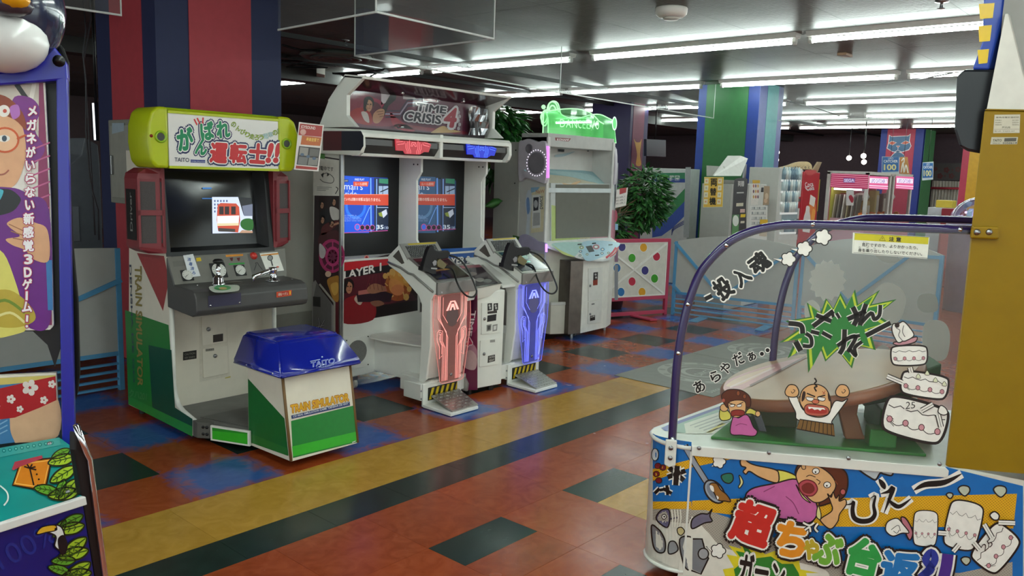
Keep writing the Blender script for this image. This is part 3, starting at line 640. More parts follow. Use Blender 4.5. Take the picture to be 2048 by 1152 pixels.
def gun_cabinet():
    T = empty('twin_gun_cabinet', 'white two player gun game arcade cabinet with red and blue glowing pedestals', 'arcade machine', (4.22, 4.8, 0))
    X0, X1, YB = 3.49, 4.95, 4.985
    # body: lower front, screen recess, side wings
    m = MB()
    m.box(X0+.03, X1-.03, 4.70, YB, .085, .945, PALE, .006); m.box(X0+.03, X1-.03, 4.88, YB, .9, 1.72, PALE); m.build('body', T)
    m = MB(); m.box(X0+.03, X1-.03, 4.69, 4.88, .937, .952, mat('#e4e1da', .3)); m.build('ledge', T)
    def wing(x, w):
        pr = [(YB, .085), (4.66, .085), (4.66, .62), (4.655, .95), (4.66, 1.73), (YB, 1.73)]
        m = MB(); m.prism([(x, y, z) for y, z in pr], (w, 0, 0), PALE2, .004); return m.build('side_panel', T)
    wl = wing(X0, .03); wing(X1-.03, .03)
    m = MB(); m.box(X0-.012, X0+.012, 4.645, 4.665, .3, 1.69, STEEL, .003); m.build('chrome_post', T)
    # left wing print
    A = Art((X0-.001, 4.8, 1), (-1, 0, 0))
    A.poly([(630, 310), (680, 318), (680, 670), (625, 672)], '#33262c', 1)
    A.poly([(638, 392), (679, 392), (679, 560), (668, 610), (640, 575)], '#2a1418', 2)
    for p in ((644, 410), (668, 404), (645, 440), (664, 448)): face_art(A, 3, p[0], p[1], 9, '#b98a70')
    A.blob([(660, 414), (678, 420), (677, 440), (664, 438)], '#d0cbc6', 3); A.blob([(646, 452), (672, 440), (678, 446), (660, 462), (644, 470)], '#5a1c20', 3); A.line([(660, 452), (678, 446)], 4, '#c08a70', 4); A.blob([(640, 424), (656, 418), (660, 440), (644, 446)], '#1b1a20', 3)
    A.blob([(640, 470), (676, 462), (679, 500), (642, 500)], '#4a1a22', 3)
    A.circ((664, 512), 26, 34, '#b32c6a', 4); A.circ((665, 512), 21, 28, '#5e1436', 5); A.circ((666, 513), 15, 20, '#c23a78', 6); A.circ((666, 513), 10, 14, '#6a183e', 7)
    for a in range(8): A.line([(666+6*math.cos(a*.785), 513+8*math.sin(a*.785)), (666+24*math.cos(a*.785), 513+31*math.sin(a*.785))], 2.4, '#c23a78', 7)
    A.blob([(640, 487), (652, 500), (648, 516), (640, 512)], '#c9c2c4', 8); A.circ((657, 548), 6, 6, '#d9b8a0', 8)
    A.blob([(655, 560), (670, 552), (679, 556), (678, 600), (668, 600), (660, 580)], '#b07a30', 8); A.blob([(662, 570), (676, 565), (676, 585), (668, 590)], '#d9a850', 9)
    A.poly([(670, 590), (679, 590), (679, 672), (671, 672)], '#5e1624', 4)
    A.poly([(632, 560), (640, 575), (668, 612), (668, 676), (625, 676), (625, 566)], '#8f8c8a', 10); A.poly([(634, 566), (664, 608), (664, 676), (627, 676), (627, 600)], '#63605f', 11)
    A.line([(640, 568), (670, 605), (670, 676)], 4, '#a9a39a', 12); A.poly([(627, 593), (642, 594), (642, 614), (627, 612)], '#161516', 12)
    for q in (((638, 636), (640, 648), (634, 672)), ((650, 640), (641, 660), (652, 670)), ((630, 655), (650, 650))): A.curve(list(q), 3.2, '#1e1c1e', 13); A.curve(list(q), 1.2, '#a8a6a4', 14)
    A.build('side_print', wl)
    # screens
    m = MB()
    for xa, xb in ((X0+.03, 4.2), (4.2, X1-.03)): m.box(xa, xb, 4.868, 4.882, .952, 1.70, mat('#0c0c0e', .35)); 
    m.build('screen_surround', T)
    def screen(u, k, name):
        A = Art((4.2, 4.866, 1.3), (0, -1, 0), emit=k, gap=.0005)
        f = (lambda x, y: (u+(x-686)*1.0, y))
        P = lambda *q: [f(*p) for p in q]
        R = [f(-20+686, 350), f(775, 356), f(775, 461), f(-20+686, 467)]
        if u > 700: R = [(822, 353), (912, 361), (911, 458), (822, 462)]
        def poly(pts, c, l): A.poly(P(*pts), c, l)
        A.poly(R, '#0d3fb8' if u < 700 else '#2c4a70', 1)
        poly([(690, 352), (738, 354), (738, 466), (690, 466)], '#1656dc' if u < 700 else '#35608c', 2)
        A.circ(f(711, 412), 21, 26, '#2a78f0' if u < 700 else '#5a87b4', 3); A.circ(f(711, 412), 16, 20, '#0f48c0' if u < 700 else '#35608c', 3.5)
        A.line(P((741, 356), (742, 464)), 3, '#6fa8ff', 4); poly([(748, 356), (776, 357), (775, 462), (748, 463)], '#1d2c4c', 4); A.line(P((753, 358), (753, 462)), 2, '#8ab4ff', 5)
        poly([(758, 357), (776, 358), (776, 368), (758, 366)], '#3a8a6a', 5); poly([(757, 372), (776, 372), (776, 392), (757, 392)], '#9fb8d8', 5); A.line(P((760, 384), (776, 377)), 2, '#101420', 6); A.line(P((765, 370), (765, 392)), 1, '#101420', 6)
        A.text("man's", [f(688, 379), f(725, 380), f(725, 366), f(688, 365)], '#e8f0ff', 6, .0); A.text('ride', [f(690, 396), f(713, 396), f(713, 380), f(690, 380)], '#c9ddff', 6, .0)
        poly([(706, 363), (737, 363), (735, 373), (706, 372)], '#e0523a', 7); A.text('ルール説明', [f(709, 371), f(733, 371), f(733, 365), f(709, 365)], '#ffd8c8', 8, .01)
        A.text('FREE PLAY', [f(709, 361), f(728, 361), f(728, 357), f(709, 357)], '#f4f8ff', 8, .01); poly([(682, 359), (696, 359), (696, 364), (682, 364)], '#0a0c16', 7); A.text('RELOAD', [f(684, 363), f(695, 363), f(695, 360), f(684, 360)], '#dde6ff', 8)
        A.poly([R[0] and f(666, 389), f(776, 389), f(776, 411), f(666, 409)], '#d04a34', 9); A.line(P((666, 389), (776, 389)), 1.2, '#ff8a60', 10)
        A.text('隠れていれば敵の攻撃は当たりません', [f(676, 401), f(760, 403), f(760, 396), f(676, 395)], '#ffe6dc', 10, .01)
        for i, t in enumerate(('if your health is', 'while you are in cover you', 'the enemy fire will not hit', 'so keep your cover now')):
            A.text(t, [f(678, 432+i*3.6), f(712+6*(i > 0)+4*(i > 1), 432+i*3.6), f(712+6*(i > 0)+4*(i > 1), 429.5+i*3.6), f(678, 429.5+i*3.6)], '#bcd4ff', 8)
        A.line(P((724, 448), (739, 414)), 1.5, '#7fb0ff', 7); A.circ(f(714, 454), 5, 6, '#3a78ff', 8, line='#e0589a', w=1.4)
        for i in range(3): A.circ(f(724+10*i, 455), 4.6, 5, '#191428', 8, line='#c05aa0', w=1.2)
        A.text('35', [f(753, 458), f(766, 458), f(766, 450), f(753, 450)], '#e6f2ff', 9, .02); A.text('130', [f(768, 458), f(776, 458), f(776, 453), f(768, 453)], '#c0d4f0', 9)
        A.poly(P((753, 415), (776, 415), (776, 450), (753, 450)), '#16243c', 6); A.line(P((753, 415), (776, 415)), 1.2, '#b4ccf0', 7); A.poly(P((762, 424), (772, 418), (774, 428), (766, 436)), '#d0d8e8', 8); A.poly(P((756, 426), (763, 424), (765, 434), (758, 432)), '#8a9a3a', 8)
        A.line([R[3], R[2]], 1.4, '#c04a90', 8)
        A.build(name, T)
    screen(686, .42, 'screen'); screen(819, .17, 'screen')
    # divider between the screens, right wing notch panel
    def fin(x, name):
        pr = [(4.87, .955), (4.605, .955), (4.605, 1.0), (4.66, 1.07), (4.67, 1.52), (4.62, 1.585), (4.62, 1.69), (4.87, 1.69)]
        m = MB(); m.prism([(x, y, z) for y, z in pr], (.022, 0, 0), PALE, .003); o = m.build(name, T)
        for dy in (4.655, 4.7):
            m = MB(); m.cyl((x, dy, 1.64), (-1, 0, 0), .006, .003, BLACK, 8); m.build('screw', o)
    fin(4.195, 'divider'); fin(4.908, 'divider')
    # player panels
    A = Art((4.2, 4.6995, .8), (0, -1, 0))
    A.poly([(688, 528), (799, 504), (835, 560), (835, 620), (686, 646), (680, 646), (680, 528)], '#2a0f12', 1)
    A.poly([(680, 526), (870, 503), (870, 517), (680, 543)], '#c3212b', 2); A.poly([(680, 543), (870, 517), (870, 536), (680, 563)], '#1b1719', 2)
    A.text('PLAYER 1', [(677, 561), (762, 541), (762, 526), (677, 546)], '#e6e0da', 3, .03)
    A.circ((733, 515), 4.5, 4.5, '#e08a80', 3); A.circ((733, 515), 2.5, 2.5, '#8a1820', 4)
    A.poly([(684, 563), (790, 548), (835, 600), (835, 620), (684, 646)], '#3b1420', 3)
    A.blob([(686, 560), (720, 552), (780, 545), (810, 560), (800, 600), (740, 610), (690, 600)], '#5a1c28', 3.5)
    A.circ((792, 570), 22, 26, '#a8612a', 4); A.circ((792, 570), 15, 19, '#d08a4a', 4.5); A.blob([(770, 555), (785, 540), (805, 545), (818, 575), (806, 600), (815, 580), (795, 560)], '#c98a3c', 5); A.circ((795, 580), 26, 22, '#9a4a22', 4.2); A.circ((795, 580), 13, 11, '#c9784a', 5)
    A.blob([(686, 605), (704, 592), (730, 590), (750, 605), (745, 640), (686, 646)], '#8e1c24', 5)
    face_art(A, 6, 697, 574, 17, '#b87a5c', '#1c0f10', 1)
    A.blob([(708, 598), (720, 585), (728, 592), (720, 610)], '#c9b0a0', 7)
    A.poly([(712, 588), (770, 583), (785, 588), (780, 604), (715, 604)], '#2b1522', 8); A.poly([(716, 582), (770, 572), (774, 582), (716, 590)], '#b86a62', 8.5)
    A.blob([(734, 576), (748, 567), (766, 572), (770, 580), (748, 587), (736, 585)], '#9c684e', 9); 
    for i in range(4): A.line([(738+8*i, 566+i), (740+8*i, 578+i)], 1.4, '#7a4634', 10)
    A.blob([(740, 604), (758, 601), (768, 608), (750, 613)], '#8c5c48', 9)
    for a in range(10): A.line([(792+17*math.cos(a*.63), 572+20*math.sin(a*.63)), (792+23*math.cos(a*.63+.2), 572+27*math.sin(a*.63+.2))], 2.2, '#d8a860' if a % 2 else '#8a4a20', 5.5)
    for x, y, r in ((770, 552, 5), (784, 544, 6), (800, 548, 5), (812, 560, 6), (818, 578, 5), (812, 594, 6), (776, 548, 3)): A.circ((x, y), r, r*1.2, '#d0a058', 5.6, 8)
    for k in range(5): A.line([(740+6*k, 552-2*k), (722+14*k, 606-3*k)], 1.2, '#6a2430', 4.1)
    A.poly([(684, 622), (835, 600), (835, 621), (684, 647)], '#170c0e', 4.8)
    A.poly([(838, 575), (864, 572), (864, 620), (838, 625)], '#c8c6c2', 3); A.blob([(842, 580), (864, 588), (862, 598), (846, 592)], '#3a4a78', 4); A.poly([(840, 605), (864, 598), (864, 620), (840, 624)], '#4a4642', 4)
    A.poly([(872, 498), (972, 494), (978, 520), (872, 522)], '#1c5aa8', 2); A.poly([(872, 518), (976, 513), (980, 540), (872, 543)], '#1d2c44', 3); A.text('PLAYER 2', [(878, 532), (940, 525), (940, 512), (878, 518)], '#e6e4e0', 4, .03); A.poly([(870, 543), (980, 530), (980, 572), (870, 580)], '#28303c', 2)
    A.build('player_print', T)
    # speaker plate, castors
    m = MB(); m.prism([PY(u, v, 4.70) for u, v in ((690, 678), (738, 670), (738, 732), (690, 740))], (0, -.006, 0), PALE, .001); sp = m.build('speaker_plate', T)
    m = MB(); c = PY(714, 704, 4.694); m.cyl(c, (0, -1, 0), .088, .003, mat('#7b7a78', .7, var=.12, scale=150), 24); m.build('speaker_mesh', sp)
    for u, v in ((693, 681), (736, 673), (736, 729)):
        m = MB(); m.cyl(PY(u, v, 4.694), (0, -1, 0), .005, .003, BLACK, 8); m.build('screw', sp)
    for x, y in ((3.64, 4.70), (4.8, 4.72), (3.6, 4.9), (4.85, 4.9)):
        m = MB(); m.cyl((x-.012, y, .035), (1, 0, 0), .035, .024, mat('#b8b8b4', .4), 16); m.box(x-.022, x+.022, y-.02, y+.03, .06, .09, STEEL); m.build('castor', T)
    # canopy with light bars
    pr = [(4.90, 1.695), (4.45, 1.68), (4.42, 1.70), (4.40, 1.74), (4.405, 1.82), (4.43, 1.85), (4.90, 1.87)]
    m = MB(); m.prism([(3.50, y, z) for y, z in [(4.9, 1.70), (4.5, 1.70), (4.5, 1.85), (4.9, 1.86)]], (1.44, 0, 0), PALE)
    m.prism([(3.47, y, z) for y, z in [(4.52, 1.80), (4.405, 1.805), (4.405, 1.832), (4.43, 1.855), (4.9, 1.872), (4.9, 1.84)]], (1.50, 0, 0), PALE, .004)
    m.prism([(3.5, y, z) for y, z in [(4.56, 1.68), (4.47, 1.68), (4.465, 1.70), (4.56, 1.71)]], (1.44, 0, 0), PALE, .003); cn = m.build('canopy', T)
    m = MB(); m.prism([(3.5, y, z) for y, z in [(4.49, 1.80), (4.425, 1.795), (4.425, 1.755), (4.472, 1.70), (4.52, 1.70)]], (1.44, 0, 0), mat('#4a4746', .18, .3)); m.build('tinted_strip', cn)
    for i, x in enumerate((3.468, 4.942)):
        m = MB(); m.prism([(x, y, z) for y, z in pr], (.03, 0, 0), PALE, .003); ep = m.build('end_plate', cn)
        if i == 0:
            A = Art((x-.0005, 4.6, 1.78), (-1, 0, 0)); A.poly([(646, 262), (722, 262), (727, 272), (727, 292), (721, 301), (646, 301)], '#191c2c', 1); A.poly([(646, 262), (683, 262), (683, 301), (646, 301)], '#5a1c22', 2); A.build('end_plate_inlay', ep)
    m = MB(); m.box(4.19, 4.22, 4.41, 4.5, 1.69, 1.86, PALE, .003); m.build('canopy_joint', cn)
    def badge(x, col, colh, k):
        O = V((4.2, 4.408, 1.77)); m = MB(); w, z0, z1 = .17, 1.71, 1.815
        sh = [(-w, .1), (-w*.8, .1), (-w*.75, .09), (w*.75, .09), (w, .075), (w*.85, .02), (w*.6, .02), (w*.35, 0), (-w*.45, 0), (-w*.55, .02), (-w*.95, .02)]
        m.prism([(x+a, 4.416-.3*b*0, 1.708+b) for a, b in sh], (0, -.008, 0), mat(col, .25, 0, k)); o = m.build('light_badge', cn)
        A = Art((x, 4.4075, 1.708), (0, -1, 0), loc=True, emit=k*2.0); H = colh
        for s in (-1, 1):
            for i in range(3):
                a = .04+.016*i; A.line([(s*a, .098-.012*i), (s*a, .04), (s*(a-.012), .022), (s*(a-.012), .004)], .0035, H, 1)
            A.line([(s*.088, .085), (s*.088, .07), (s*.15, .06)], .003, H, 1); A.line([(s*.10, .085), (s*.16, .078)], .0025, H, 1)
        A.line([(-.026, .055), (-.018, .08), (.018, .08), (.026, .055), (.012, .055), (.006, .068), (-.006, .068), (-.012, .055)], .004, H, 1, True); A.build('badge_lines', o)
    badge(3.93, '#c02a38', '#ff7a80', .32); badge(4.63, '#0a22c0', '#4a78ff', .42)
    # marquee hood: white shell, print behind a clear curved cover
    hp = [(4.90, 1.872), (4.474, 1.872), (4.578, 1.95), (4.578, 2.085), (4.414, 2.185), (4.414, 2.195), (4.60, 2.215), (4.785, 2.05)]
    m = MB(); m.prism([(3.475, y, z) for y, z in hp], (.03, 0, 0), PALE, .003); m.build('hood_side', T)
    m = MB(); m.prism([(4.925, y, z) for y, z in hp], (.03, 0, 0), PALE, .003); m.build('hood_side', T)
    m = MB(); m.prism([(3.475, y, z) for y, z in [(4.41, 2.183), (4.405, 2.20), (4.60, 2.222), (4.79, 2.055), (4.785, 2.045), (4.60, 2.20), (4.43, 2.183)]], (1.48, 0, 0), PALE, .002); m.build('hood_top', T)
    m = MB(); m.prism([(3.505, y, z) for y, z in [(4.42, 2.182), (4.655, 2.128), (4.665, 2.14), (4.62, 2.195)]], (1.42, 0, 0), mat('#4a3840', .15)); m.build('mirror_strip', T)
    m = MB(); m.box(3.505, 4.925, 4.66, 4.68, 1.873, 2.135, mat('#3a2830', .4)); mp = m.build('marquee_panel', T)
    A = Art((4.2, 4.6595, 2.0), (0, -1, 0), rough=.3)
    A.poly([(698, 190), (925, 200), (925, 266), (720, 254), (698, 232)][:0] or [(696, 176), (955, 196), (955, 272), (696, 252)], '#6b2a45', 1)
    A.blob([(698, 190), (740, 190), (760, 215), (790, 250), (730, 250), (698, 235)], '#8a2440', 2)
    A.circ((745, 222), 26, 26, '#a02c4c', 3); A.circ((745, 222), 19, 19, '#5e1830', 3.5)
    A.poly([(762, 186), (790, 186), (790, 196), (762, 210)], '#d8ccd0', 3); A.poly([(806, 189), (830, 191), (830, 200), (806, 198)], '#cfc6c8', 3)
    for i, c in enumerate(('#3a2a44', '#a89ab4', '#3a2a44')): A.line([(770, 222+6*i), (800, 222+6*i), (815, 200+6*i), (850, 198+6*i)], 3, c, 4)
    A.blob([(780, 225), (798, 240), (830, 262), (790, 256)], '#a81e3a', 4); A.blob([(800, 248), (880, 258), (925, 262), (925, 268), (800, 256)], '#8a2a3c', 4)
    A.blob([(700, 225), (715, 216), (735, 218), (745, 240), (735, 250), (702, 240)], '#a8282c', 6)
    face_art(A, 7, 737, 210, 17, '#c49070', '#17100f', 1)
    A.blob([(722, 224), (734, 226), (738, 245), (728, 240)], '#cfc4c0', 8)
    A.poly([(748, 232), (764, 216), (782, 186), (794, 184), (790, 200), (776, 212), (768, 232), (757, 245)], '#16141a', 10)
    A.blob([(746, 228), (758, 218), (768, 220), (766, 234), (756, 246), (746, 244)], '#c08a6a', 11)
    for i in range(3): A.line([(752+3*i, 224+5*i), (766, 222+5*i)], 1.3, '#7a4a38', 12)
    A.text('TIME', [(831, 221), (890, 227), (892, 214), (834, 206)], '#20162a', 14, .035, out='#e4dce0', outw=.1, out2='#3a2438', out2w=.14)
    A.text('CRISIS', [(806, 240), (880, 248), (881, 232), (812, 222)], '#20162a', 14, .035, out='#e4dce0', outw=.1, out2='#3a2438', out2w=.14)
    A.text('4', [(884, 252), (908, 254), (914, 218), (896, 216)], '#b01a3c', 16, .04, out='#e4dce0', outw=.09)
    A.poly([(845, 193), (876, 195), (875, 205), (845, 203)], '#e8dcdc', 14); A.text('namco', [(848, 201), (873, 203), (873, 197), (848, 195)], '#b0202c', 15, .02)
    A.blob([(866, 262), (885, 252), (900, 258), (920, 264), (866, 266)], '#d8b078', 5); 
    for i in range(5): A.circ((916+2*(i % 2), 225+8*i), 3, 4, '#b8a8b0', 14)
    A.build('marquee_print', mp)
    CL = glass('clear_acrylic', (.95, .95, .95), .05, 0, 2.0)
    n_ = 10; m = MB(); rA = []; rB = []
    for i in range(n_+1):
        x = 3.51+1.41*i/n_; b = .045*math.sin(math.pi*i/n_); rA.append((x, 4.63-b, 1.876)); rB.append((x, 4.63-b, 2.125))
    for i in range(n_): m.face([rA[i], rA[i+1], rB[i+1], rB[i]], CL)
    m.build('marquee_cover', T)
    m = MB(); n_ = 12; G_ = mat('#a2a4a8', .1, .9)  # wavy metal sheet standing in for the reflection in the clear cover's bend
    c0 = [(4.70+.2*i/n_, 4.62+.02*math.sin(i*1.1)-.03*i/n_) for i in range(n_+1)]
    for (x0, y0), (x1, y1) in zip(c0, c0[1:]):
        for j in range(4): k = (lambda x, y, j: (x, y+.012*math.sin(j*1.7+x*30), 1.885+.225*j/4+(.03*(x-4.7)*(2-j)))); m.face([k(x0, y0, j), k(x1, y1, j), k(x1, y1, j+1), k(x0, y0, j+1)], G_)
    m.build('cover_end_reflection', T)
    for p in ((797, 186), (796, 254), (919, 203)):
        m = MB(); m.lathe(PY(*p, 4.63), (0, -1, 0), [(.012, 0), (.012, .05), (.008, .055), (0, .056)], CHROME, 10); m.build('cover_screw', T)
    # pedestals
    def pedestal(dx, hue, line, k, side):
        P = T; Xa, Xb = 3.70+dx, 4.05+dx
        sp = [(4.40, .945), (4.40, .997), (4.29, 1.082), (4.272, 1.082), (4.197, .985), (4.19, 1.0), (3.905, .862), (3.895, .80), (3.93, .775), (3.955, .74), (3.955, .42), (3.99, .19), (4.02, .165), (4.06, .165), (4.045, .40), (4.045, .70), (4.075, .755), (4.27, .885), (4.39, .93)]
        m = MB()
        for x in (Xa, Xb-.02): m.prism([(x, y, z) for y, z in sp], (.02, 0, 0), PALE, .004)
        m.prism([(Xa+.02, y, z) for y, z in [(4.39, .95), (4.39, .99), (4.29, 1.07), (4.20, .975), (3.92, .845), (3.92, .79), (3.965, .74), (3.965, .42), (4.0, .19), (4.05, .19), (4.035, .40), (4.035, .70), (4.07, .765), (4.27, .895)]], (Xb-Xa-.04, 0, 0), PALE2)
        o = m.build('pedestal', P)
        # speaker wedge
        a0, a1 = V((0, 4.283, 1.083)), V((0, 4.197, .985)); n = V((0, -(a0.z-a1.z), (a0.y-a1.y))).normalized(); n = V((0, -.098, .086)).normalized()
        m = MB(); q = [V((Xa+.0, 4.286, 1.086)), V((Xb, 4.286, 1.086)), V((Xb, 4.195, .984)), V((Xa+.0, 4.195, .984))]; m.prism(q, n*.012, STEEL if 0 else mat('#b4b2ad', .35, .6), .003); w = m.build('speaker_frame', o)
        m = MB(); i_ = lambda s, t: q[3].lerp(q[2], s).lerp(q[0].lerp(q[1], s), t)
        m.prism([i_(.1, .12), i_(.9, .12), i_(.9, .82), i_(.1, .82)], n*.0135, mat('#5a5a5a', .5, .5)); g = m.build('grille', w)
        m = MB()
        for r_ in range(7):
            for c_ in range(13):
                s, t = .13+.74*(c_+.5*(r_ % 2))/13, .17+.6*r_/6; c = i_(s, t)+n*.0138
                m.lathe(c, n, [(.0085, 0), (.0, .004)], mat('#8e8e8c', .35, .7), 4)
        m.build('perforation', g, kind='stuff')
        m = MB(); m.prism([i_(.2, .88), i_(.95, .88), i_(.95, .97), i_(.2, .97)], n*.0128, mat('#c9b23a', .4)); m.build('warning_strip', w)
        # side triangle window + steel strip
        m = MB(); m.prism([(Xa-.001, 4.345, 1.0), (Xa-.001, 4.285, 1.05), (Xa-.001, 4.225, .965), (Xa-.001, 4.25, .955)], (-.002, 0, 0), mat('#55504c', .3)); m.build('side_window', o)
        m = MB(); m.tube([(Xa-.004, 4.395, .955), (Xa-.004, 4.26, .93), (Xa-.004, 4.18, .90), (Xa-.004, 4.13, .895), (Xa-.004, 3.93, .80)], .008, mat('#8e8c88', .35, .3), 6); m.build('side_strip', o)
        # deck plate with print
        nd = V((0, -(.985-.862), (4.19-3.905))).normalized(); O = V((Xa, 4.19, 1.0))
        m = MB(); m.prism([(Xa-.003, 4.19, 1.001), (Xb+.003, 4.19, 1.001), (Xb+.003, 3.902, .863), (Xa-.003, 3.902, .863)], nd*.006, mat('#a7a5a0', .3, .7), .002); dk = m.build('deck_plate', o)
        nd = V((0, -.138, .288)).normalized()
        A = Art(V(((Xa+Xb)/2, 4.046, .932))+nd*.0075, nd, loc=True, rough=.15); A.quad(-.155, -.135, .155, .135, '#2c1418' if side else '#21303a', 1)
        A.quad(-.155, .095, .155, .135, '#5a2430' if side else '#2c4a5c', 2); A.quad(-.15, -.13, -.01, -.06, '#23252f', 2); A.quad(.02, -.12, .15, .02, '#3c3a2c' if side else '#4a5a64', 2)
        A.line([(-.1, -.03), (.06, -.02)], .02, '#a87a30' if side else '#56c0b0', 3); A.circ((-.1, -.03), .02, .012, '#c89a48' if side else '#6ab8a8', 4); A.circ((.05, .05), .05, .035, '#5a3a30' if side else '#9ab8b8', 3); A.build('deck_print', dk)
        m = MB(); m.box(Xa-.004, Xb+.004, 3.885, 3.905, .782, .866, mat('#8d8a87', .28, .55), .004); fp = m.build('front_rail', o)
        m = MB(); m.cyl((Xa+.03, 3.885, .80), (0, -1, 0), .006, .003, CHROME, 8); m.build('screw', fp)
        # glowing acrylic shield
        fq = V((0, -(.776-.175), (3.93-3.93))).normalized(); yb = 3.925
        shp = [(-.175, .776), (.17, .776), (.178, .62), (.175, .5), (.125, .2), (.12, .165), (.1, .158), (-.085, .158), (-.105, .175), (-.12, .26), (-.178, .56), (-.182, .65)]
        GL = bpy.data.materials.get('edge_lit_'+hue)
        if not GL:
            GL = bpy.data.materials.new('edge_lit_'+hue); GL.use_nodes = True; nt = GL.node_tree; nt.nodes.remove(nt.nodes['Principled BSDF'])
            t = nt.nodes.new('ShaderNodeBsdfTransparent'); e = nt.nodes.new('ShaderNodeEmission'); e.inputs[0].default_value = lin(line); e.inputs[1].default_value = k*.28
            g = nt.nodes.new('ShaderNodeBsdfGlossy'); g.inputs['Roughness'].default_value = .06
            m1 = nt.nodes.new('ShaderNodeAddShader'); t.inputs[0].default_value = (.8, .75, .75, 1) if side else (.7, .72, .95, 1)
            m2 = nt.nodes.new('ShaderNodeMixShader'); m2.inputs[0].default_value = .05; nt.links.new(t.outputs[0], m1.inputs[0]); nt.links.new(e.outputs[0], m1.inputs[1]); nt.links.new(m1.outputs[0], m2.inputs[1]); nt.links.new(g.outputs[0], m2.inputs[2]); nt.links.new(m2.outputs[0], nt.nodes['Material Output'].inputs[0])
        cx = (Xa+Xb)/2
        m = MB(); m.face([(cx+a, yb, z) for a, z in shp], GL); sh = m.build('acrylic_shield', o)
        m = MB(); q = [(cx+a, yb, z) for a, z in shp]; m.tube(q+[q[0]], .0025, mat(line, .3, 0, k*1.1), 5); m.build('lit_edge', sh)
        A = Art((cx, yb-.001, .776), (0, -1, 0), loc=True, emit=k*4.0); H = line
        m = MB(); m.box(cx-.075, cx+.08, yb+.006, yb+.03, .165, .77, mat('#5c504c' if side else '#4c4a60', .5)); m.build('backing', sh)
        for s in (-1, 1):
            for i, a in enumerate((.135, .12, .105)):
                if i < 2: A.line([(s*a, -.01), (s*a, -.16), (s*.055, -.26-.01*i), (s*(.052-.012*i), -.30), (s*(.052-.012*i), -.60)], .0035, H, 1)
                else: A.line([(s*.09, -.02), (s*.09, -.14), (s*.045, -.20)], .003, H, 1)
            for i in range(3): A.line([(s*(.062+.013*i), -.60), (s*(.062+.013*i), -.37+.01*i), (s*(.09+.011*i), -.32), (s*(.09+.011*i), -.25-.01*i), (s*(.125), -.24-.012*i)], .003, H, 1)
            A.line([(s*.125, -.24), (s*.14, -.26), (s*.14, -.31), (s*.115, -.36), (s*.115, -.44), (s*.09, -.42)], .003, H, 1)
            A.line([(s*.108, -.27), (s*.118, -.30), (s*.095, -.35), (s*.095, -.41)], .0025, H, 1)
        A.circ((0, -.16), .06, .07, '#3a2c2a' if side else '#2a2a44', .3, 12)
        for f_ in ([(-.062, -.115), (-.03, -.06), (-.012, -.06), (-.04, -.115)], [(-.03, -.115), (-.012, -.072), (.012, -.072), (.03, -.115), (.012, -.115), (.006, -.095), (-.006, -.095), (-.012, -.115)], [(.062, -.115), (.03, -.06), (.012, -.06), (.04, -.115)]): A.poly(f_, H, 1.5)
        A.line([(-.025, -.055), (.025, -.055)], .008, H, 1.5); A.build('lit_lines', sh)
        m = MB(); m.lathe((cx, yb, .21), (0, -1, 0), [(.012, 0), (.012, .004), (0, .006)], STEEL, 10); m.build('screw', sh)
        # foot bracket and pedal
        m = MB(); m.box(Xa-.05, Xa+.34, 3.985, 4.16, .05, .165, PALE, .004); m.prism([(Xa-.04, 3.985, .01), (Xa+.30, 3.985, .01), (Xa+.30, 3.985, .135), (Xa-.04+.0, 3.985, .165)], (0, -.012, 0), PALE, .002)
        m.prism([(Xa-.04, 3.972, .006), (Xa+.30, 3.972, .006), (Xa+.22, 3.70, .004), (Xa-.04, 3.70, .004)], (0, 0, .02), PALE, .003); br = m.build('foot_bracket', o)
        A = Art((cx, 3.9722, .09), (0, -1, 0), loc=True); xs0, xs1, za, zb = Xa+.005-cx, Xa+.285-cx, -.045, .045
        A.quad(xs0, za, xs1, zb, '#17150f', 1)
        for i in range(6):
            x = xs0+.01+i*.048; A.poly([(x, za+.006), (x+.024, za+.006), (min(x+.05, xs1), zb-.006), (min(x+.026, xs1), zb-.006)], '#d0b520', 2)
        A.build('hazard_sticker', br)
        for zz in (.065, .12):
            for xx in (-.03, -.005):
                m = MB(); m.lathe((Xa+xx-.015, 3.985, zz), (0, -1, 0), [(.007, 0), (.007, .004), (0, .006)], STEEL, 8); m.build('bolt', br)
        qd = [V((Xa+.02, 3.955, .085)), V((Xa+.285, 3.955, .085)), V((Xa+.235, 3.715, .03)), V((Xa-.01, 3.715, .03))]
        nd2 = (qd[1]-qd[0]).cross(qd[3]-qd[0]).normalized(); nd2 = nd2 if nd2.z > 0 else -nd2
        m = MB(); m.prism([p-nd2*.012 for p in qd], nd2*.012, mat('#a8a6a2', .3, .85), .002); pd = m.build('pedal', o)
        m = MB()
        for r_ in range(7):
            for c_ in range(8):
                s, t = (c_+.5)/8, (r_+.5)/7; c = qd[3].lerp(qd[2], s).lerp(qd[0].lerp(qd[1], s), t); e = V((1, .5 if (r_+c_) % 2 else -.5, 0)).normalized(); f_ = nd2.cross(e)
                m.prism([c-e*.012, c-f_*.004, c+e*.012, c+f_*.004], nd2*.003, mat('#c9c7c2', .25, .9))
        m.build('tread', pd, kind='stuff')
        # gun in its holster, with its cable
        gx, gy, gz = cx-.02, 4.02, .93
        g0 = PX(862, 545, Xa+.12) if 0 else V((cx-.06, 4.02, .935))
        return o
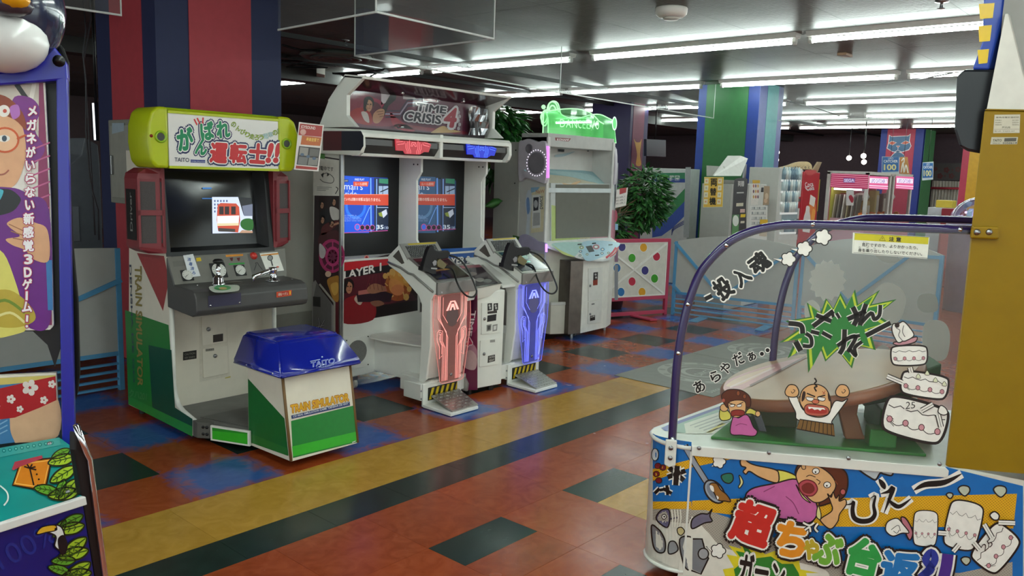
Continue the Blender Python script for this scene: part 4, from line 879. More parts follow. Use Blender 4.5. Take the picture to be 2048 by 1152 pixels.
    def gun(dx, px):
        e = empty('gun_controller', 'black light gun pointing upward in the holster of the %s' % ('red lit pedestal' if dx < .5 else 'blue lit pedestal'), 'game gun', (3.84+dx, 4.05, .94), 'guns on the pedestals')
        yg = 3.985
        PP = lambda *q: [V((p.x, p.y, p.z)) for p in [PY(u+px[0], v+px[1], yg) for u, v in q]]
        GB = mat('#0d0d10', .5, var=.1)
        m = MB(); m.prism(PP((860, 493), (867, 491), (870, 500), (880, 503), (897, 501), (901, 506), (897, 516), (884, 519), (875, 518), (874, 532), (870, 541), (852, 538), (847, 533), (852, 515), (856, 502)), (0, .035, 0), GB, .004); b = m.build('gun_body', e)
        m = MB(); m.prism(PP((847, 533), (872, 540), (873, 548), (868, 550), (846, 541)), (0, .05, 0), mat('#141416', .4), .003); m.build('holster', e)
        m = MB(); m.prism(PP((864, 525), (869, 520), (873, 522), (872, 530), (867, 532)), (0, -.003, 0), STEEL, .001); m.build('trigger', e)
        m = MB(); m.prism(PP((874, 525), (880, 517), (894, 529), (888, 539), (876, 533)), (0, .03, 0), mat('#7c7250', .6), .003); m.build('cable_sleeve', e)
        m = MB(); m.prism(PP((862, 535), (874, 536), (874, 539), (862, 538)), (0, -.002, 0), mat('#a9a9a6', .4)); m.build('holster_plate', e)
        pts = [PY(u+px[0], v+px[1], yg-d) for u, v, d in ((899, 511, -.015), (913, 515, .02), (928, 528, .06), (941, 550, .12), (951, 574, .17), (953, 586, .185), (946, 594, .19), (934, 592, .18), (922, 580, .165), (913, 562, .12), (908, 545, .06), (902, 537, .02), (891, 535, -.01))]
        sm = []
        for i in range(len(pts)-1):
            g = lambda k: pts[max(0, min(len(pts)-1, k))]
            for t in (0, .33, .66): sm.append(g(i)+(g(i+1)-g(i-1))*.5*t*(1-t)*(1-t)*1+(g(i+1)-g(i))*(t*t*(3-2*t)) - (g(i+2)-g(i))*.5*t*t*(1-t))
        sm.append(pts[-1])
        m = MB(); m.tube(sm, .0065, mat('#121212', .45), 8); m.build('cable', e)
    pedestal(0, 'red', '#ff9a90', .2, 1); pedestal(.865, 'blue', '#6f78ff', .3, 0)
    gun(0, (0, 0)); gun(.865, (161, -7))
    # coin tower between the pedestals
    m = MB(); m.hexa([(4.09, 3.965, .05), (4.40, 3.925, .05), (4.42, 4.3, .05), (4.09, 4.3, .05)], [(4.09, 3.965, .755), (4.41, 3.925, .755), (4.42, 4.3, .765), (4.09, 4.3, .765)], PALE, .008); ct = m.build('coin_tower', T)
    m = MB(); m.prism([(4.07, 4.0, .16), (4.07, 3.955, .10), (4.07, 3.965, .045), (4.07, 4.3, .045), (4.07, 4.3, .38), (4.07, 4.09, .36)], (.02, 0, 0), mat('#9a9690', .4), .004); m.build('side_guard', ct)
    A = Art((4.0885, 4.1, .4), (-1, 0, 0)); A.poly([(920, 580), (955, 580), (955, 780), (920, 780)], '#6d1440', 1)
    for i, (c, y) in enumerate((('#4a0e34', 600), ('#8a1c50', 640), ('#b08090', 700), ('#c8a8a8', 715))): A.blob([(922, y), (940, y-15), (954, y), (950, y+24), (930, y+20)], c, 2+.2*i)
    A.text('TIME', [(943, 622), (936, 672), (943, 672), (952, 622)], '#e0d4d8', 4, .03, out='#3a0c24', outw=.07); A.text('4', [(934, 676), (932, 692), (944, 690), (946, 676)], '#b83058', 4, .03, out='#e0d4d8', outw=.07)
    A.build('side_print', ct)
    nf = V((-.128, -1, 0)).normalized(); O = V((4.09, 3.965, .4))
    for q in (((963, 606), (999, 601), (999, 664), (962, 669)), ((960, 681), (997, 675), (996, 728), (958, 734))):
        m = MB(); m.prism([PN(*p, O, nf) for p in q], nf*.006, PALE, .001); d = m.build('coin_door', ct)
        c = PN(q[0][0]+5+(2 if q[0][0] < 962 else 0), (q[0][1]+q[3][1])/2-(0), O, nf)+nf*.006; m = MB(); m.lathe(c, nf, [(.012, 0), (.012, .004), (.006, .008), (0, .008)], STEEL, 12); m.build('lock', d)
    A = Art(O+nf*.0065, nf)
    for x in (975, 987): A.poly([(x, 607), (x+9, 606), (x+9, 620), (x, 622)], '#191818', 1); A.circ((x+4, 611), 2, 2.5, '#b4b4b0', 2); A.circ((x+5, 616), 2, 2.5, '#b4b4b0', 2)
    A.cut('coin_slots', ct)
    A.poly([(975, 623), (994, 621), (994, 626), (975, 628)], '#3a3430', 1); A.poly([(975, 631), (993, 628), (992, 641), (974, 644)], '#121214', 1)
    for x in (973, 985): A.poly([(x, 650), (x+10, 648), (x+9, 661), (x, 663)], '#8c8a86', 1); A.poly([(x+2, 652), (x+8, 651), (x+7, 659), (x+2, 660)], '#3e3c3a' if x < 980 else '#dcdad6', 2)
    A.cut('bill_slots', ct)
    A.poly([(980, 680), (990, 679), (990, 684), (980, 685)], '#9a9894', 1); A.cut('maker_plate', ct); A.poly([(976, 712), (990, 709), (990, 722), (975, 726)], '#2a2726', 1); A.text('CAUTION', [(978, 717), (989, 715), (989, 711), (978, 713)], '#c8c4bc', 2, .02); A.text('HEAVY', [(978, 724), (989, 721), (989, 717), (978, 719)], '#c8c4bc', 2, .02)
    A.build('coin_door_print', ct)
    # console of the coin tower: dark glass in a silver frame
    O = V((4.24, 4.13, .865)); nd = V((0, -.30, 1)).normalized()
    q = [PN(*p, O, nd) for p in ((897, 531), (962, 527), (1003, 567), (940, 579))]
    m = MB(); m.prism([p-nd*.09 for p in q], nd*.09, PALE, .004); cs = m.build('console', ct)
    m = MB(); cc = sum(q, V())/4; m.prism([p.lerp(cc, -.02) for p in q], nd*.004, mat('#b0aea8', .3, .7)); m.build('console_frame', cs)
    A = Art(O+nd*.0045, nd, rough=.1); A.poly([(901, 533), (959, 529), (996, 566), (940, 575)], '#3b2f33', 1); A.poly([(901, 533), (959, 529), (964, 534), (905, 539)], '#8a4450', 2)
    for u, v, c in ((925, 545, '#6a5a54'), (945, 548, '#7c706c'), (960, 560, '#8a8680'), (940, 563, '#4a4246'), (975, 562, '#6a6a66')): A.circ((u, v), 9, 4, c, 3, 12)
    A.build('console_print', cs)
    # lower link beams back to the body, small shelf
    m = MB(); m.box(3.74, 4.09, 3.99, 4.3, .06, .17, PALE, .004); m.box(3.83, 4.05, 4.04, 4.70, .1, .37, PALE, .006); m.box(4.42, 4.62, 3.99, 4.25, .06, .17, PALE, .004); m.box(4.66, 4.9, 4.04, 4.70, .1, .37, PALE, .006); lk = m.build('link_beam', T, kind='stuff')
    m = MB(); m.prism([(3.82, 4.08, .372), (4.05, 4.08, .372), (4.05, 4.69, .372), (3.80, 4.69, .372), (3.72, 4.62, .372), (3.72, 4.5, .372)], (0, 0, .012), mat('#e2dfd8', .35), .003); m.build('shelf', T)
    m = MB()
    for x, y in ((4.15, 4.02), (4.36, 4.0)): m.cyl((x, y, 0), (0, 0, 1), .022, .055, BLACK, 10)
    m.build('feet', T, kind='stuff')
    m = MB(); m.prism([(4.42, 3.96, .76), (4.565, 3.96, .76), (4.565, 4.35, .93), (4.42, 4.35, .93)], (0, 0, .02), PALE, .004); m.build('arm_bridge', T)
    # power saving notice taped to the wing
    A = Art((X0-.0035, 4.8, 1.5), (-1, 0, 0), gap=.0006)
    m = A.poly([(627, 313), (682, 321), (680, 392), (626, 391)], '#e6e3dc', 0)
    A.text('節電中です', [(634, 340), (667, 343), (667, 334), (634, 331)], '#2c2c2c', 2, .01); A.curve([(643, 352), (652, 346), (662, 350), (668, 358), (664, 366), (648, 364), (640, 358)], 1.2, '#2a2a2a', 2); A.poly([(642, 349), (648, 345), (646, 356)], '#222', 2); A.poly([(655, 345), (659, 350), (654, 353)], '#222', 2)
    for i in range(3): A.line([(634, 374+3*i), (664-6*i, 375+3*i)], .9, '#7a7a78', 2)
    A.curve([(672, 374), (676, 378), (671, 388)], 1.6, '#2a2a2a', 2); A.poly([(636, 306), (650, 308), (650, 318), (636, 316)], '#4f8a3c', 3)
    A.build('paper_notice', label='white paper notice with black writing taped to the gun cabinet side', cat='notice')
gun_cabinet()
# flyer clipped to the end of the train marquee
A = Art((3.1, 4.44, 1.72), (0, -1, 0), gap=.0006)
A.poly([(598, 244), (648, 250), (637, 343), (588, 339)], '#e4dcd6', 0); A.poly([(600, 247), (645, 252), (643, 274), (597, 270)], '#b03a34', 1); A.text('JOYSOUND', [(601, 258), (630, 261), (631, 254), (602, 250)], '#f0dcd4', 2, .02)
A.poly([(604, 271), (643, 275), (640, 292), (601, 289)], '#c86a34', 1); A.text('最高音質で', [(612, 282), (637, 284), (638, 277), (613, 275)], '#f0c860', 2, .02); A.circ((606, 264), 6, 6, '#d8a49a', 2)
A.poly([(598, 292), (640, 296), (635, 333), (593, 329)], '#4a4644', 1); A.poly([(600, 294), (617, 296), (615, 312), (598, 310)], '#9a938c', 2); A.poly([(620, 297), (638, 299), (636, 313), (618, 312)], '#6e6a66', 2); A.poly([(598, 313), (616, 315), (613, 330), (595, 328)], '#7c7a78', 2); A.poly([(618, 315), (636, 316), (634, 331), (615, 330)], '#8e8a84', 2)
for k in range(3): A.circ((604+12*k, 309+4*k), 4, 3, '#5a6a80', 3, 10)
A.poly([(592, 331), (635, 335), (634, 340), (591, 337)], '#b03a34', 1)
A.build('karaoke_flyer', label='red and white karaoke flyer hanging at the right end of the lime marquee', cat='flyer')

# ------------------------------------------------------------------ dance cabinet
def dance():
    T = empty('dance_cabinet', 'white dance game arcade cabinet with a glowing green acrylic topper', 'arcade machine', (6.65, 5.1, 0))
    GW = mat('#c9c8c4', .4, var=.03); XL, XR, YF = 6.10, 7.20, 4.95
    m = MB(); m.box(XL-.01, XR+.02, 5.28, 5.62, .06, 1.9, mat('#a9aaa2', .5, var=.03), .006); rb = m.build('rear_housing', T)
    m = MB()
    for z in (.3, .9, 1.5, 1.82): m.lathe((XL-.01, 5.34, z), (-1, 0, 0), [(.008, 0), (.005, .004), (0, .004)], BLACK, 8)
    m.build('screws', rb, kind='stuff')
    m = MB(); m.prism([(XL-.0105, PX(1026, 472, XL-.01).y, .99), (XL-.0105, PX(1040, 475, XL-.01).y, .98), (XL-.0105, PX(1040, 482, XL-.01).y, .945), (XL-.0105, PX(1026, 480, XL-.01).y, .955)], (-.002, 0, 0), mat('#3f6a30', .6)); m.build('green_tape', rb)
    m = MB()
    for x in (XL, XR-.03): m.box(x, x+.03, YF, 5.28, .06, 1.95, GW, .003)
    m.box(XL+.03, XR-.03, 5.2, 5.28, .06, 1.95, GW); m.box(XL+.03, XR-.03, 4.97, 5.2, .8, 1.45, GW)
    m.box(XL, XR, YF-.0, 5.28, 1.86, 1.985, mat('#b5b4b0', .4), .004); m.build('body', T)
    # open upper bay: back plate, sloping printed floor, cheeks
    m = MB(); m.prism([(XL+.03, 5.19, 1.64), (XR-.03, 5.19, 1.64), (XR-.03, 4.96, 1.47), (XL+.03, 4.96, 1.47)], (0, 0, -.02), GW); bay = m.build('bay_floor', T)
    nb = V((0, -.17, .23)).normalized(); A = Art(V((6.65, 5.19, 1.641)), nb, loc=True)
    A.quad(-.53, -.285, .53, 0, '#c4bda8', 1); A.blob([(-.53, 0), (.5, 0), (.52, -.2), (.3, -.18), (0, -.1), (-.53, -.06)], '#8fb4bc', 2); A.blob([(-.3, -.02), (.4, -.05), (.5, -.24), (.25, -.15)], '#a8c6c8', 3); A.build('bay_print', bay)
    A = Art((6.65, 5.1895, 1.75), (0, -1, 0)); A.poly([(1116, 298), (1129, 299), (1128, 304), (1116, 303)], '#23282c', 1); A.blob([(1112, 310), (1135, 306), (1150, 303), (1130, 312), (1112, 314)], '#9ab0b8', 1); A.poly([(1174, 297), (1178, 297), (1178, 303), (1174, 303)], '#3a3c3e', 1); A.build('bay_plate', T)
    # edge frames
    m = MB()
    for x in (XL-.008, XR-.03): m.box(x, x+.038, YF-.012, YF+.01, .8, 1.95, mat('#d4d3cf', .25), .004)
    m.box(XL, XR, YF-.01, YF+.01, 1.425, 1.47, mat('#cfd6d8', .25), .003); m.build('front_frame', T)
    # monitor
    m = MB(); m.prism([PY(u, v, YF+.005) for u, v in ((1102, 366), (1229, 368), (1229, 482), (1102, 486))], (0, .02, 0), mat('#c2c6c4', .35)); mf = m.build('monitor_frame', T)
    A = Art((6.65, YF+.0045, 1.1), (0, -1, 0), rough=.3)
    A.poly([(1103, 410), (1112, 412), (1112, 476), (1160, 474), (1160, 483), (1103, 485)], '#b4c47c', 1); A.poly([(1218, 420), (1228, 420), (1228, 480), (1180, 482), (1180, 475), (1218, 473)], '#c98a98', 1); A.poly([(1160, 474), (1180, 474), (1180, 482), (1160, 483)], '#c8c0a0', 1.5)
    A.blob([(1124, 366), (1140, 368), (1150, 364), (1162, 362), (1150, 370), (1135, 372)], '#d0b08a', 1)
    A.text('DanceEVOLUTION', [(1154, 481), (1176, 480), (1176, 477), (1154, 478)], '#4a4c48', 3, .02); A.build('frame_print', mf)
    m = MB(); m.prism([PY(u, v, YF-.001) for u, v in ((1112, 369), (1219, 369), (1218, 473), (1112, 477))], (0, .004, 0), mat('#77776f', .12, var=.03)); m.build('screen', T)
    # hood + KONAMI plate
    A = Art((6.65, YF-.0005, 1.92), (0, -1, 0)); A.poly([(1110, 275), (1142, 277), (1137, 283), (1111, 281)], '#7a1a1c', 1); A.text('KONAMI', [(1114, 281), (1136, 282), (1138, 278), (1114, 277)], '#e8dcdc', 2, .03); A.build('maker_plate', T)
    # control deck
    arc = [(XL-.02, 4.96), (XL-.02, 4.90), (6.2, 4.80), (6.33, 4.71), (6.48, 4.65), (6.65, 4.63), (6.82, 4.65), (6.98, 4.71), (7.12, 4.80), (XR+.03, 4.88), (XR+.03, 4.96)]
    zt = lambda y: .96-(4.96-y)*.52
    m = MB(); m.hexa([(x, y, zt(y)-.03) for x, y in arc], [(x, y, zt(y)) for x, y in arc], mat('#dfe3e2', .2), .004); cd = m.build('control_deck', T)
    nd = V((0, -.52, 1)).normalized(); A = Art(V((6.65, 4.80, zt(4.80)+.0008)), nd, rough=.2)
    A.blob([(1103, 488), (1150, 484), (1165, 488), (1150, 512), (1128, 508)], '#b8d8d4', 1); A.blob([(1105, 489), (1120, 500), (1150, 514), (1125, 508)], '#c8d48a', 2); A.blob([(1165, 484), (1232, 484), (1236, 494), (1200, 516), (1170, 520)], '#b4d4e4', 1)
    A.curve([(1232, 495), (1225, 505), (1212, 516)], 4, '#d0505a', 3); A.curve([(1237, 494), (1230, 506), (1220, 514)], 2.5, '#d0505a', 3)
    A.poly([(1171, 493), (1183, 491), (1189, 503), (1178, 505)], '#5a5e60', 3)
    for u, v, r, c in ((1163, 495, 5, '#c8d89a'), (1192, 494, 7, '#d08a94'), (1205, 499, 5, '#8abce0'), (1161, 503, 4, '#9ac4dc'), (1160, 511, 3.5, '#c4e0d8'), (1174, 509, 3.5, '#c4e0d8'), (1204, 507, 4, '#9ac4dc'), (1217, 506, 3.6, '#c4e0d8')): A.circ((u, v), r, r*.72, c, 3); A.circ((u, v), r*.6, r*.45, '#e8ecea', 4, line='#50585c', w=1)
    for u, v in ((1155, 488), (1184, 486), (1190, 510), (1217, 489)): A.poly([(u, v), (u+8, v-.6), (u+8, v+1.6), (u, v+2.2)], '#2b3032', 3)
    A.build('deck_print', cd)
    # faceted pedestal base
    zb, zt_ = .06, .80
    def slab(pts, z0, z1, mm, name, par=T): 
        m = MB(); m.prism([(x, y, z0) for x, y in pts], (0, 0, z1-z0), mm, .004); return m.build(name, par)
    slab([(6.12, 4.85), (6.25, 4.78), (6.45, 4.71), (6.45, 4.97), (6.12, 4.97)], zb, .36, mat('#cfccc0', .4), 'left_bin')
    slab([(6.12, 4.94), (6.45, 4.80), (6.45, 4.97), (6.12, 4.97)], .34, zt_+.08, mat('#cac8ba', .4), 'left_niche'); slab([(6.115, 4.845), (6.25, 4.775), (6.445, 4.70), (6.445, 4.72), (6.25, 4.80), (6.115, 4.87)], .345, .375, GW, 'bin_lip')
    slab([(6.245, 4.725), (6.40, 4.688), (6.42, 4.97), (6.28, 4.97)], zb, zt_-.02, mat('#6f6862', .3, .85, var=.12), 'steel_column')
    p0, p1 = V((6.395, 4.685, 0)), V((6.86, 4.705, 0))
    dr = slab([(6.395, 4.685), (6.86, 4.705), (7.05, 4.78), (7.05, 4.97), (6.42, 4.97)], zb, zt_-.02, mat('#dedcd4', .4), 'coin_housing')
    nf = V((.02, -.465, 0)).normalized(); O = V((6.395, 4.6845, .4))
    for q in (((1176, 537), (1205, 534), (1203, 598), (1176, 602)), ((1176, 604), (1203, 600), (1201, 645), (1175, 648))):
        m = MB(); m.prism([PN(*p, O, nf) for p in q], nf*.006, mat('#d6d5cf', .4), .001); d = m.build('coin_door', dr)
        c = PN(q[0][0]+3, (q[0][1]+q[3][1])/2+2, O, nf)+nf*.006; m = MB(); m.lathe(c, nf, [(.013, 0), (.013, .004), (.008, .012), (0, .012)], STEEL, 12); m.build('lock', d)
    A = Art(O+nf*.0066, nf); A.poly([(1187, 545), (1196, 544), (1195, 570), (1186, 571)], '#26221f', 1); A.poly([(1186, 561), (1195, 559), (1195, 570), (1186, 571)], '#8a3420', 2); A.circ((1191, 549), 2, 2, '#b8b8b4', 2); A.circ((1192, 555), 2, 2, '#b8b8b4', 2); A.poly([(1183, 607), (1189, 606), (1189, 609), (1183, 610)], '#7a7a78', 1); A.poly([(1180, 632), (1190, 630), (1190, 640), (1180, 642)], '#22211f', 1); A.text('注意', [(1181, 636), (1189, 634), (1189, 631), (1181, 633)], '#c8c8c2', 2, .02); A.build('coin_print', dr)
    m = MB()
    for x, y in ((6.383, 4.79), (6.99, 4.82), (6.15, 5.2), (7.1, 5.2)): m.cyl((x, y, 0), (0, 0, 1), .02, .065, STEEL, 10); 
    m.build('feet', T, kind='stuff')
    m = MB(); m.cyl((6.47, 4.84, .04), (1, 0, 0), .04, .025, mat('#7a7a78', .4), 14); m.build('castor', T)
    # wave speaker pods on both sides
    SV = mat('#c0b9c2', .35, 0)
    sh = [(1043, 289), (1052, 281), (1064, 278), (1080, 284), (1097, 288), (1097, 360), (1086, 365), (1072, 360), (1056, 356), (1043, 359)]
    q = smooth(sh, 4); P = [PX(u, v, XL) for u, v in q]
    m = MB(); m.prism(P, (-.045, 0, 0), SV, .006); sp = m.build('speaker_pod', T)
    c = PX(1073, 326, XL-.046); m = MB(); m.lathe(c, (-1, 0, 0), [(.105, 0), (.10, .006), (.085, .002), (0, .002)], mat('#77727a', .6), 28); m.build('speaker_mesh', sp)
    c = PX(1058, 297, XL-.046); m = MB(); m.lathe(c, (-1, 0, 0), [(.045, 0), (.04, .006), (.035, .002), (0, .002)], mat('#77727a', .6), 20); m.build('tweeter_mesh', sp)
    m = MB(); c = PX(1073, 326, XL-.047)
    for k in range(26):
        a = 2*math.pi*k/26; m.ball((c.x, c.y+.122*math.cos(a), c.z+.122*math.sin(a)), .004, mat('#f4e8ff', .3, 0, 1.2), sub=1)
    m.build('light_ring', sp, kind='stuff')
    m = MB(); m.prism([PX(1095, 292, XL-.02), PX(1099, 292, XL-.02), PX(1099, 356, XL-.02), PX(1095, 356, XL-.02)], (-.02, 0, 0), mat('#d68ae0', .3, 0, .55)); m.build('light_strip', sp)
    m = MB(); m.prism([(p.x+XR-XL, p.y, p.z) for p in P], (.045, 0, 0), SV, .006); m.build('speaker_pod', T)
    # lower wave fin with violet light
    q = smooth([(1042, 475), (1052, 468), (1066, 474), (1080, 483), (1094, 486), (1094, 502), (1070, 500), (1042, 496)], 4)
    m = MB(); m.prism([PX(u, v, XL) for u, v in q], (-.03, 0, 0), mat('#aaa4c0', .35), .004); fn = m.build('side_fin', T)
    m = MB(); m.prism([PX(1091, 488, XL-.031), PX(1095, 488, XL-.031), PX(1095, 504, XL-.031), PX(1091, 504, XL-.031)], (-.004, 0, 0), mat('#b070ff', .3, 0, 1.6)); m.build('violet_light', fn)
    m = MB(); m.prism([PX(1042, 498, XL), PX(1092, 500, XL), PX(1092, 540, XL), PX(1042, 530, XL)], (-.02, 0, 0), mat('#b9bcc6', .3)); m.build('side_pocket', T)
    A = Art((XL-.021, 5.1, .85), (-1, 0, 0)); A.poly([(1068, 506), (1088, 508), (1088, 524), (1068, 521)], '#b8b4a0', 1); A.poly([(1068, 524), (1088, 526), (1088, 536), (1068, 534)], '#8a9ac0', 1); A.build('pocket_print', T)
    # clear plastic sheet hanging over the right side
    m = MB(); CLS = glass('clear_sheet', (.93, .94, .96), .12, .12, 3.)
    cols = []
    for i in range(7):
        x = XR+.06+.03*math.sin(i*1.9); y = YF-.02+.045*i; cols.append([(x+.012*math.sin(j*1.7+i), y, .12+j*.18) for j in range(10)])
    for a, b in zip(cols, cols[1:]):
        for j in range(9): m.face([a[j], b[j], b[j+1], a[j+1]], CLS)
    m.build('plastic_cover', T)
    m = MB(); m.prism([(XR+.025, 4.99, .07), (XR+.025, 5.25, .07), (XR+.10, 5.25, .07), (XR+.10, 5.02, .07)], (0, 0, 1.85), mat('#c6c8cc', .4), .01); sw = m.build('right_wing', T)
    A = Art((7.27, 5.0, 1.3), (0, -1, 0)); A.poly([(1231, 380), (1256, 375), (1252, 411), (1230, 416)], '#d8d2cc', 1); A.poly([(1239, 377), (1253, 375), (1252, 385), (1239, 389)], '#a83a3a', 2)
    for k in range(3): A.text('ボタンを押して', [(1232, 402+6*k-4), (1250, 399+6*k-4), (1250, 395+6*k-4), (1232, 398+6*k-4)], '#4a4644', 2, .01)
    A.build('hint_card', sw)
    A = Art((7.235, 4.985, 1.1), (0, -1, 0)); A.circ((1231, 432), 4, 12, '#a8485a', 1); A.cut('red_sticker', sw); A.quad(1228, 448, 1236, 460, '#8ab4d0', 1); A.cut('blue_sticker', sw); A.quad(1229, 500, 1236, 524, '#8a6a80', 1); A.cut('violet_sticker', sw); A.quad(1229, 530, 1236, 600, '#8a8c90', 1); A.build('wing_panel', sw)
    # flyer card on the left side
    A = Art((XL-.004, 5.1, 1.3), (-1, 0, 0), gap=.0006); A.poly([(1062, 375), (1090, 373), (1088, 463), (1062, 466)], '#d8cfae', 1); A.poly([(1062, 375), (1080, 374), (1074, 382), (1062, 386)], '#8ab0cc', 2); A.text('NeW', [(1072, 387), (1089, 386), (1089, 379), (1072, 380)], '#c08a70', 3, .02)
    A.poly([(1065, 390), (1082, 389), (1081, 455), (1064, 457)], '#dcdcda', 3); A.poly([(1067, 395), (1078, 394), (1077, 420), (1067, 422)], '#3a3a40', 4); A.circ((1072, 408), 4, 8, '#b8b8bc', 5); A.poly([(1067, 426), (1080, 425), (1080, 450), (1066, 452)], '#a8a8a8', 4); A.text('DANCE', [(1080, 418), (1080, 392), (1086, 392), (1086, 418)], '#5a5c60', 4, .02)
    A.blob([(1054, 385), (1060, 380), (1064, 392), (1063, 420), (1060, 440), (1058, 468), (1052, 466), (1054, 430), (1050, 410)], '#c8d0d8', 2); A.blob([(1053, 400), (1058, 396), (1060, 420), (1055, 428)], '#7a9ac8', 3); A.build('side_flyer', T)
    # acrylic topper
    SG = bpy.data.materials.new('edge_lit_green'); SG.use_nodes = True; nt = SG.node_tree; nt.nodes.remove(nt.nodes['Principled BSDF'])
    t = nt.nodes.new('ShaderNodeBsdfTransparent'); t.inputs[0].default_value = (.55, .85, .6, 1); e = nt.nodes.new('ShaderNodeEmission'); e.inputs[0].default_value = lin('#7fe88a'); e.inputs[1].default_value = .2
    tc = nt.nodes.new('ShaderNodeNewGeometry'); nz = nt.nodes.new('ShaderNodeTexNoise'); nz.inputs['Scale'].default_value = 4; nt.links.new(tc.outputs['Position'], nz.inputs['Vector']); mr = nt.nodes.new('ShaderNodeMapRange'); mr.inputs[3].default_value = .02; mr.inputs[4].default_value = .2; nt.links.new(nz.outputs['Fac'], mr.inputs[0]); nt.links.new(mr.outputs[0], e.inputs[1])
    ad = nt.nodes.new('ShaderNodeAddShader'); nt.links.new(t.outputs[0], ad.inputs[0]); nt.links.new(e.outputs[0], ad.inputs[1]); g = nt.nodes.new('ShaderNodeBsdfGlossy'); g.inputs['Roughness'].default_value = .05; mx = nt.nodes.new('ShaderNodeMixShader'); mx.inputs[0].default_value = .07
    nt.links.new(ad.outputs[0], mx.inputs[1]); nt.links.new(g.outputs[0], mx.inputs[2]); nt.links.new(mx.outputs[0], nt.nodes['Material Output'].inputs[0])
    LE = mat('#b4ffba', .3, 0, .5)
    back = smooth([(1096, 270), (1096, 235), (1089, 246), (1082, 238), (1083, 228), (1090, 220), (1096, 220), (1098, 208), (1106, 202), (1115, 206), (1119, 216), (1122, 228), (1132, 234), (1145, 238), (1160, 236), (1180, 230), (1200, 229), (1216, 236), (1228, 242)], 3, False)+[(1232, 286), (1096, 272)]
    Yb = 5.12; P = [PY(u, v, Yb) for u, v in back]
    m = MB(); m.prism(P, (0, .01, 0), SG); tp = m.build('topper_panel', T)
    m = MB(); m.tube(P+[P[0]], .006, LE, 6); m.build('lit_edge', tp)
    m = MB(); c = PY(1105, 222, Yb-.004)
    for r in (.05, .085): m.tube([c+V((r*math.cos(a), 0, r*math.sin(a)*1.05)) for a in [math.pi*k/12 for k in range(13)]], .007, LE, 6)
    m.tube([PY(1089, 238, Yb)+V((.045*math.cos(a), 0, .065*math.sin(a))) for a in [2*math.pi*k/16 for k in range(17)]], .008, LE, 6); m.ball(PY(1087, 214, Yb), .022, LE); m.build('lit_rings', tp, kind='stuff')
    # curved front sheet with the name
    n_ = 14; rows_ = []; xa, xb = 6.18, 7.18
    for i in range(n_+1):
        s_ = i/n_; x = xa+(xb-xa)*s_; y = 5.08-.14*math.sin(math.pi*s_); top = 2.19+.07*math.sin(math.pi*min(1, s_*1.25)) - .05*s_
        rows_.append(((x, y, 1.985), (x, y, top)))
    m = MB()
    for (a, b), (c, d) in zip(rows_, rows_[1:]): m.face([a, c, d, b], SG)
    fs = m.build('name_sheet', T); m = MB(); m.tube([r[1] for r in rows_], .006, LE, 6); m.tube([rows_[0][0], rows_[0][1]], .006, LE, 6); m.build('lit_edge', fs)
    A = Art((6.6, 4.945, 2.1), (0, -1, 0), emit=.45); x = 1120
    for ch, w_ in (('D', 12), ('A', 12), ('N', 12), ('C', 9), ('E', 8), ('E', 9), ('V', 9), ('O', 9)): A.text(ch, [(x, 254+(x-1120)*.06), (x+w_-2, 255+(x-1120)*.06), (x+w_-2, 239+(x-1120)*.04), (x, 238+(x-1120)*.04)], '#b8ffbe', 2, .0); x += w_
    A.circ((1229, 247), 5, 14, '#d8ffe0', 1); A.circ((1229, 247), 3.4, 11, '#5ad070', 2); A.build('name_letters', fs)
dance()

# dance mats lying on the floor
def dmat(u, v, lab):
    z = .004; M_ = mat('#7f8078', .5, var=.06)
    x0, y0 = u; x1, y1 = v
    m = MB(); m.box(x0, x1, y0, y1, .0005, .0045, M_); o = m.build('dance_mat', None, lab, 'floor mat')
    A = Art(((x0+x1)/2, (y0+y1)/2, .0047), (0, 0, 1), (0, 1, 0), loc=True, rough=.5)
    cx = .0
    for r0, r1, c in ((.36, .28, '#a3a49c'), (.25, .21, '#96978f'), (.17, .13, '#a6a79f')):
        q = [(cx+r0*math.cos(a), r0*math.sin(a)) for a in [2*math.pi*k/40 for k in range(41)]]; p = [(cx+r1*math.cos(a), r1*math.sin(a)) for a in [2*math.pi*k/40 for k in range(41)]]
        for k in range(40): A.poly([q[k], q[k+1], p[k+1], p[k]], c, 1)
    for k in range(12): a = k*.523; A.circ((.32*math.cos(a), .32*math.sin(a)), .03, .03, '#8a8b83', 2, 10)
    A.textc('DANCE', (0, -.02), .2, .07, 0, '#b2b3ab', layer=2, bold=.02); A.textc('Dance', (-(x1-x0)*.36, -(y1-y0)*.4), .16, .05, 0, '#b2b3ab', layer=2)
    A.build('mat_print', o)
dmat((5.43, 2.74), (6.69, 3.62), 'grey printed mat with pale rings lying nearest the ochre floor band')
dmat((6.70, 2.74), (7.95, 3.62), 'grey printed mat with pale rings lying nearer the blue framed fence')

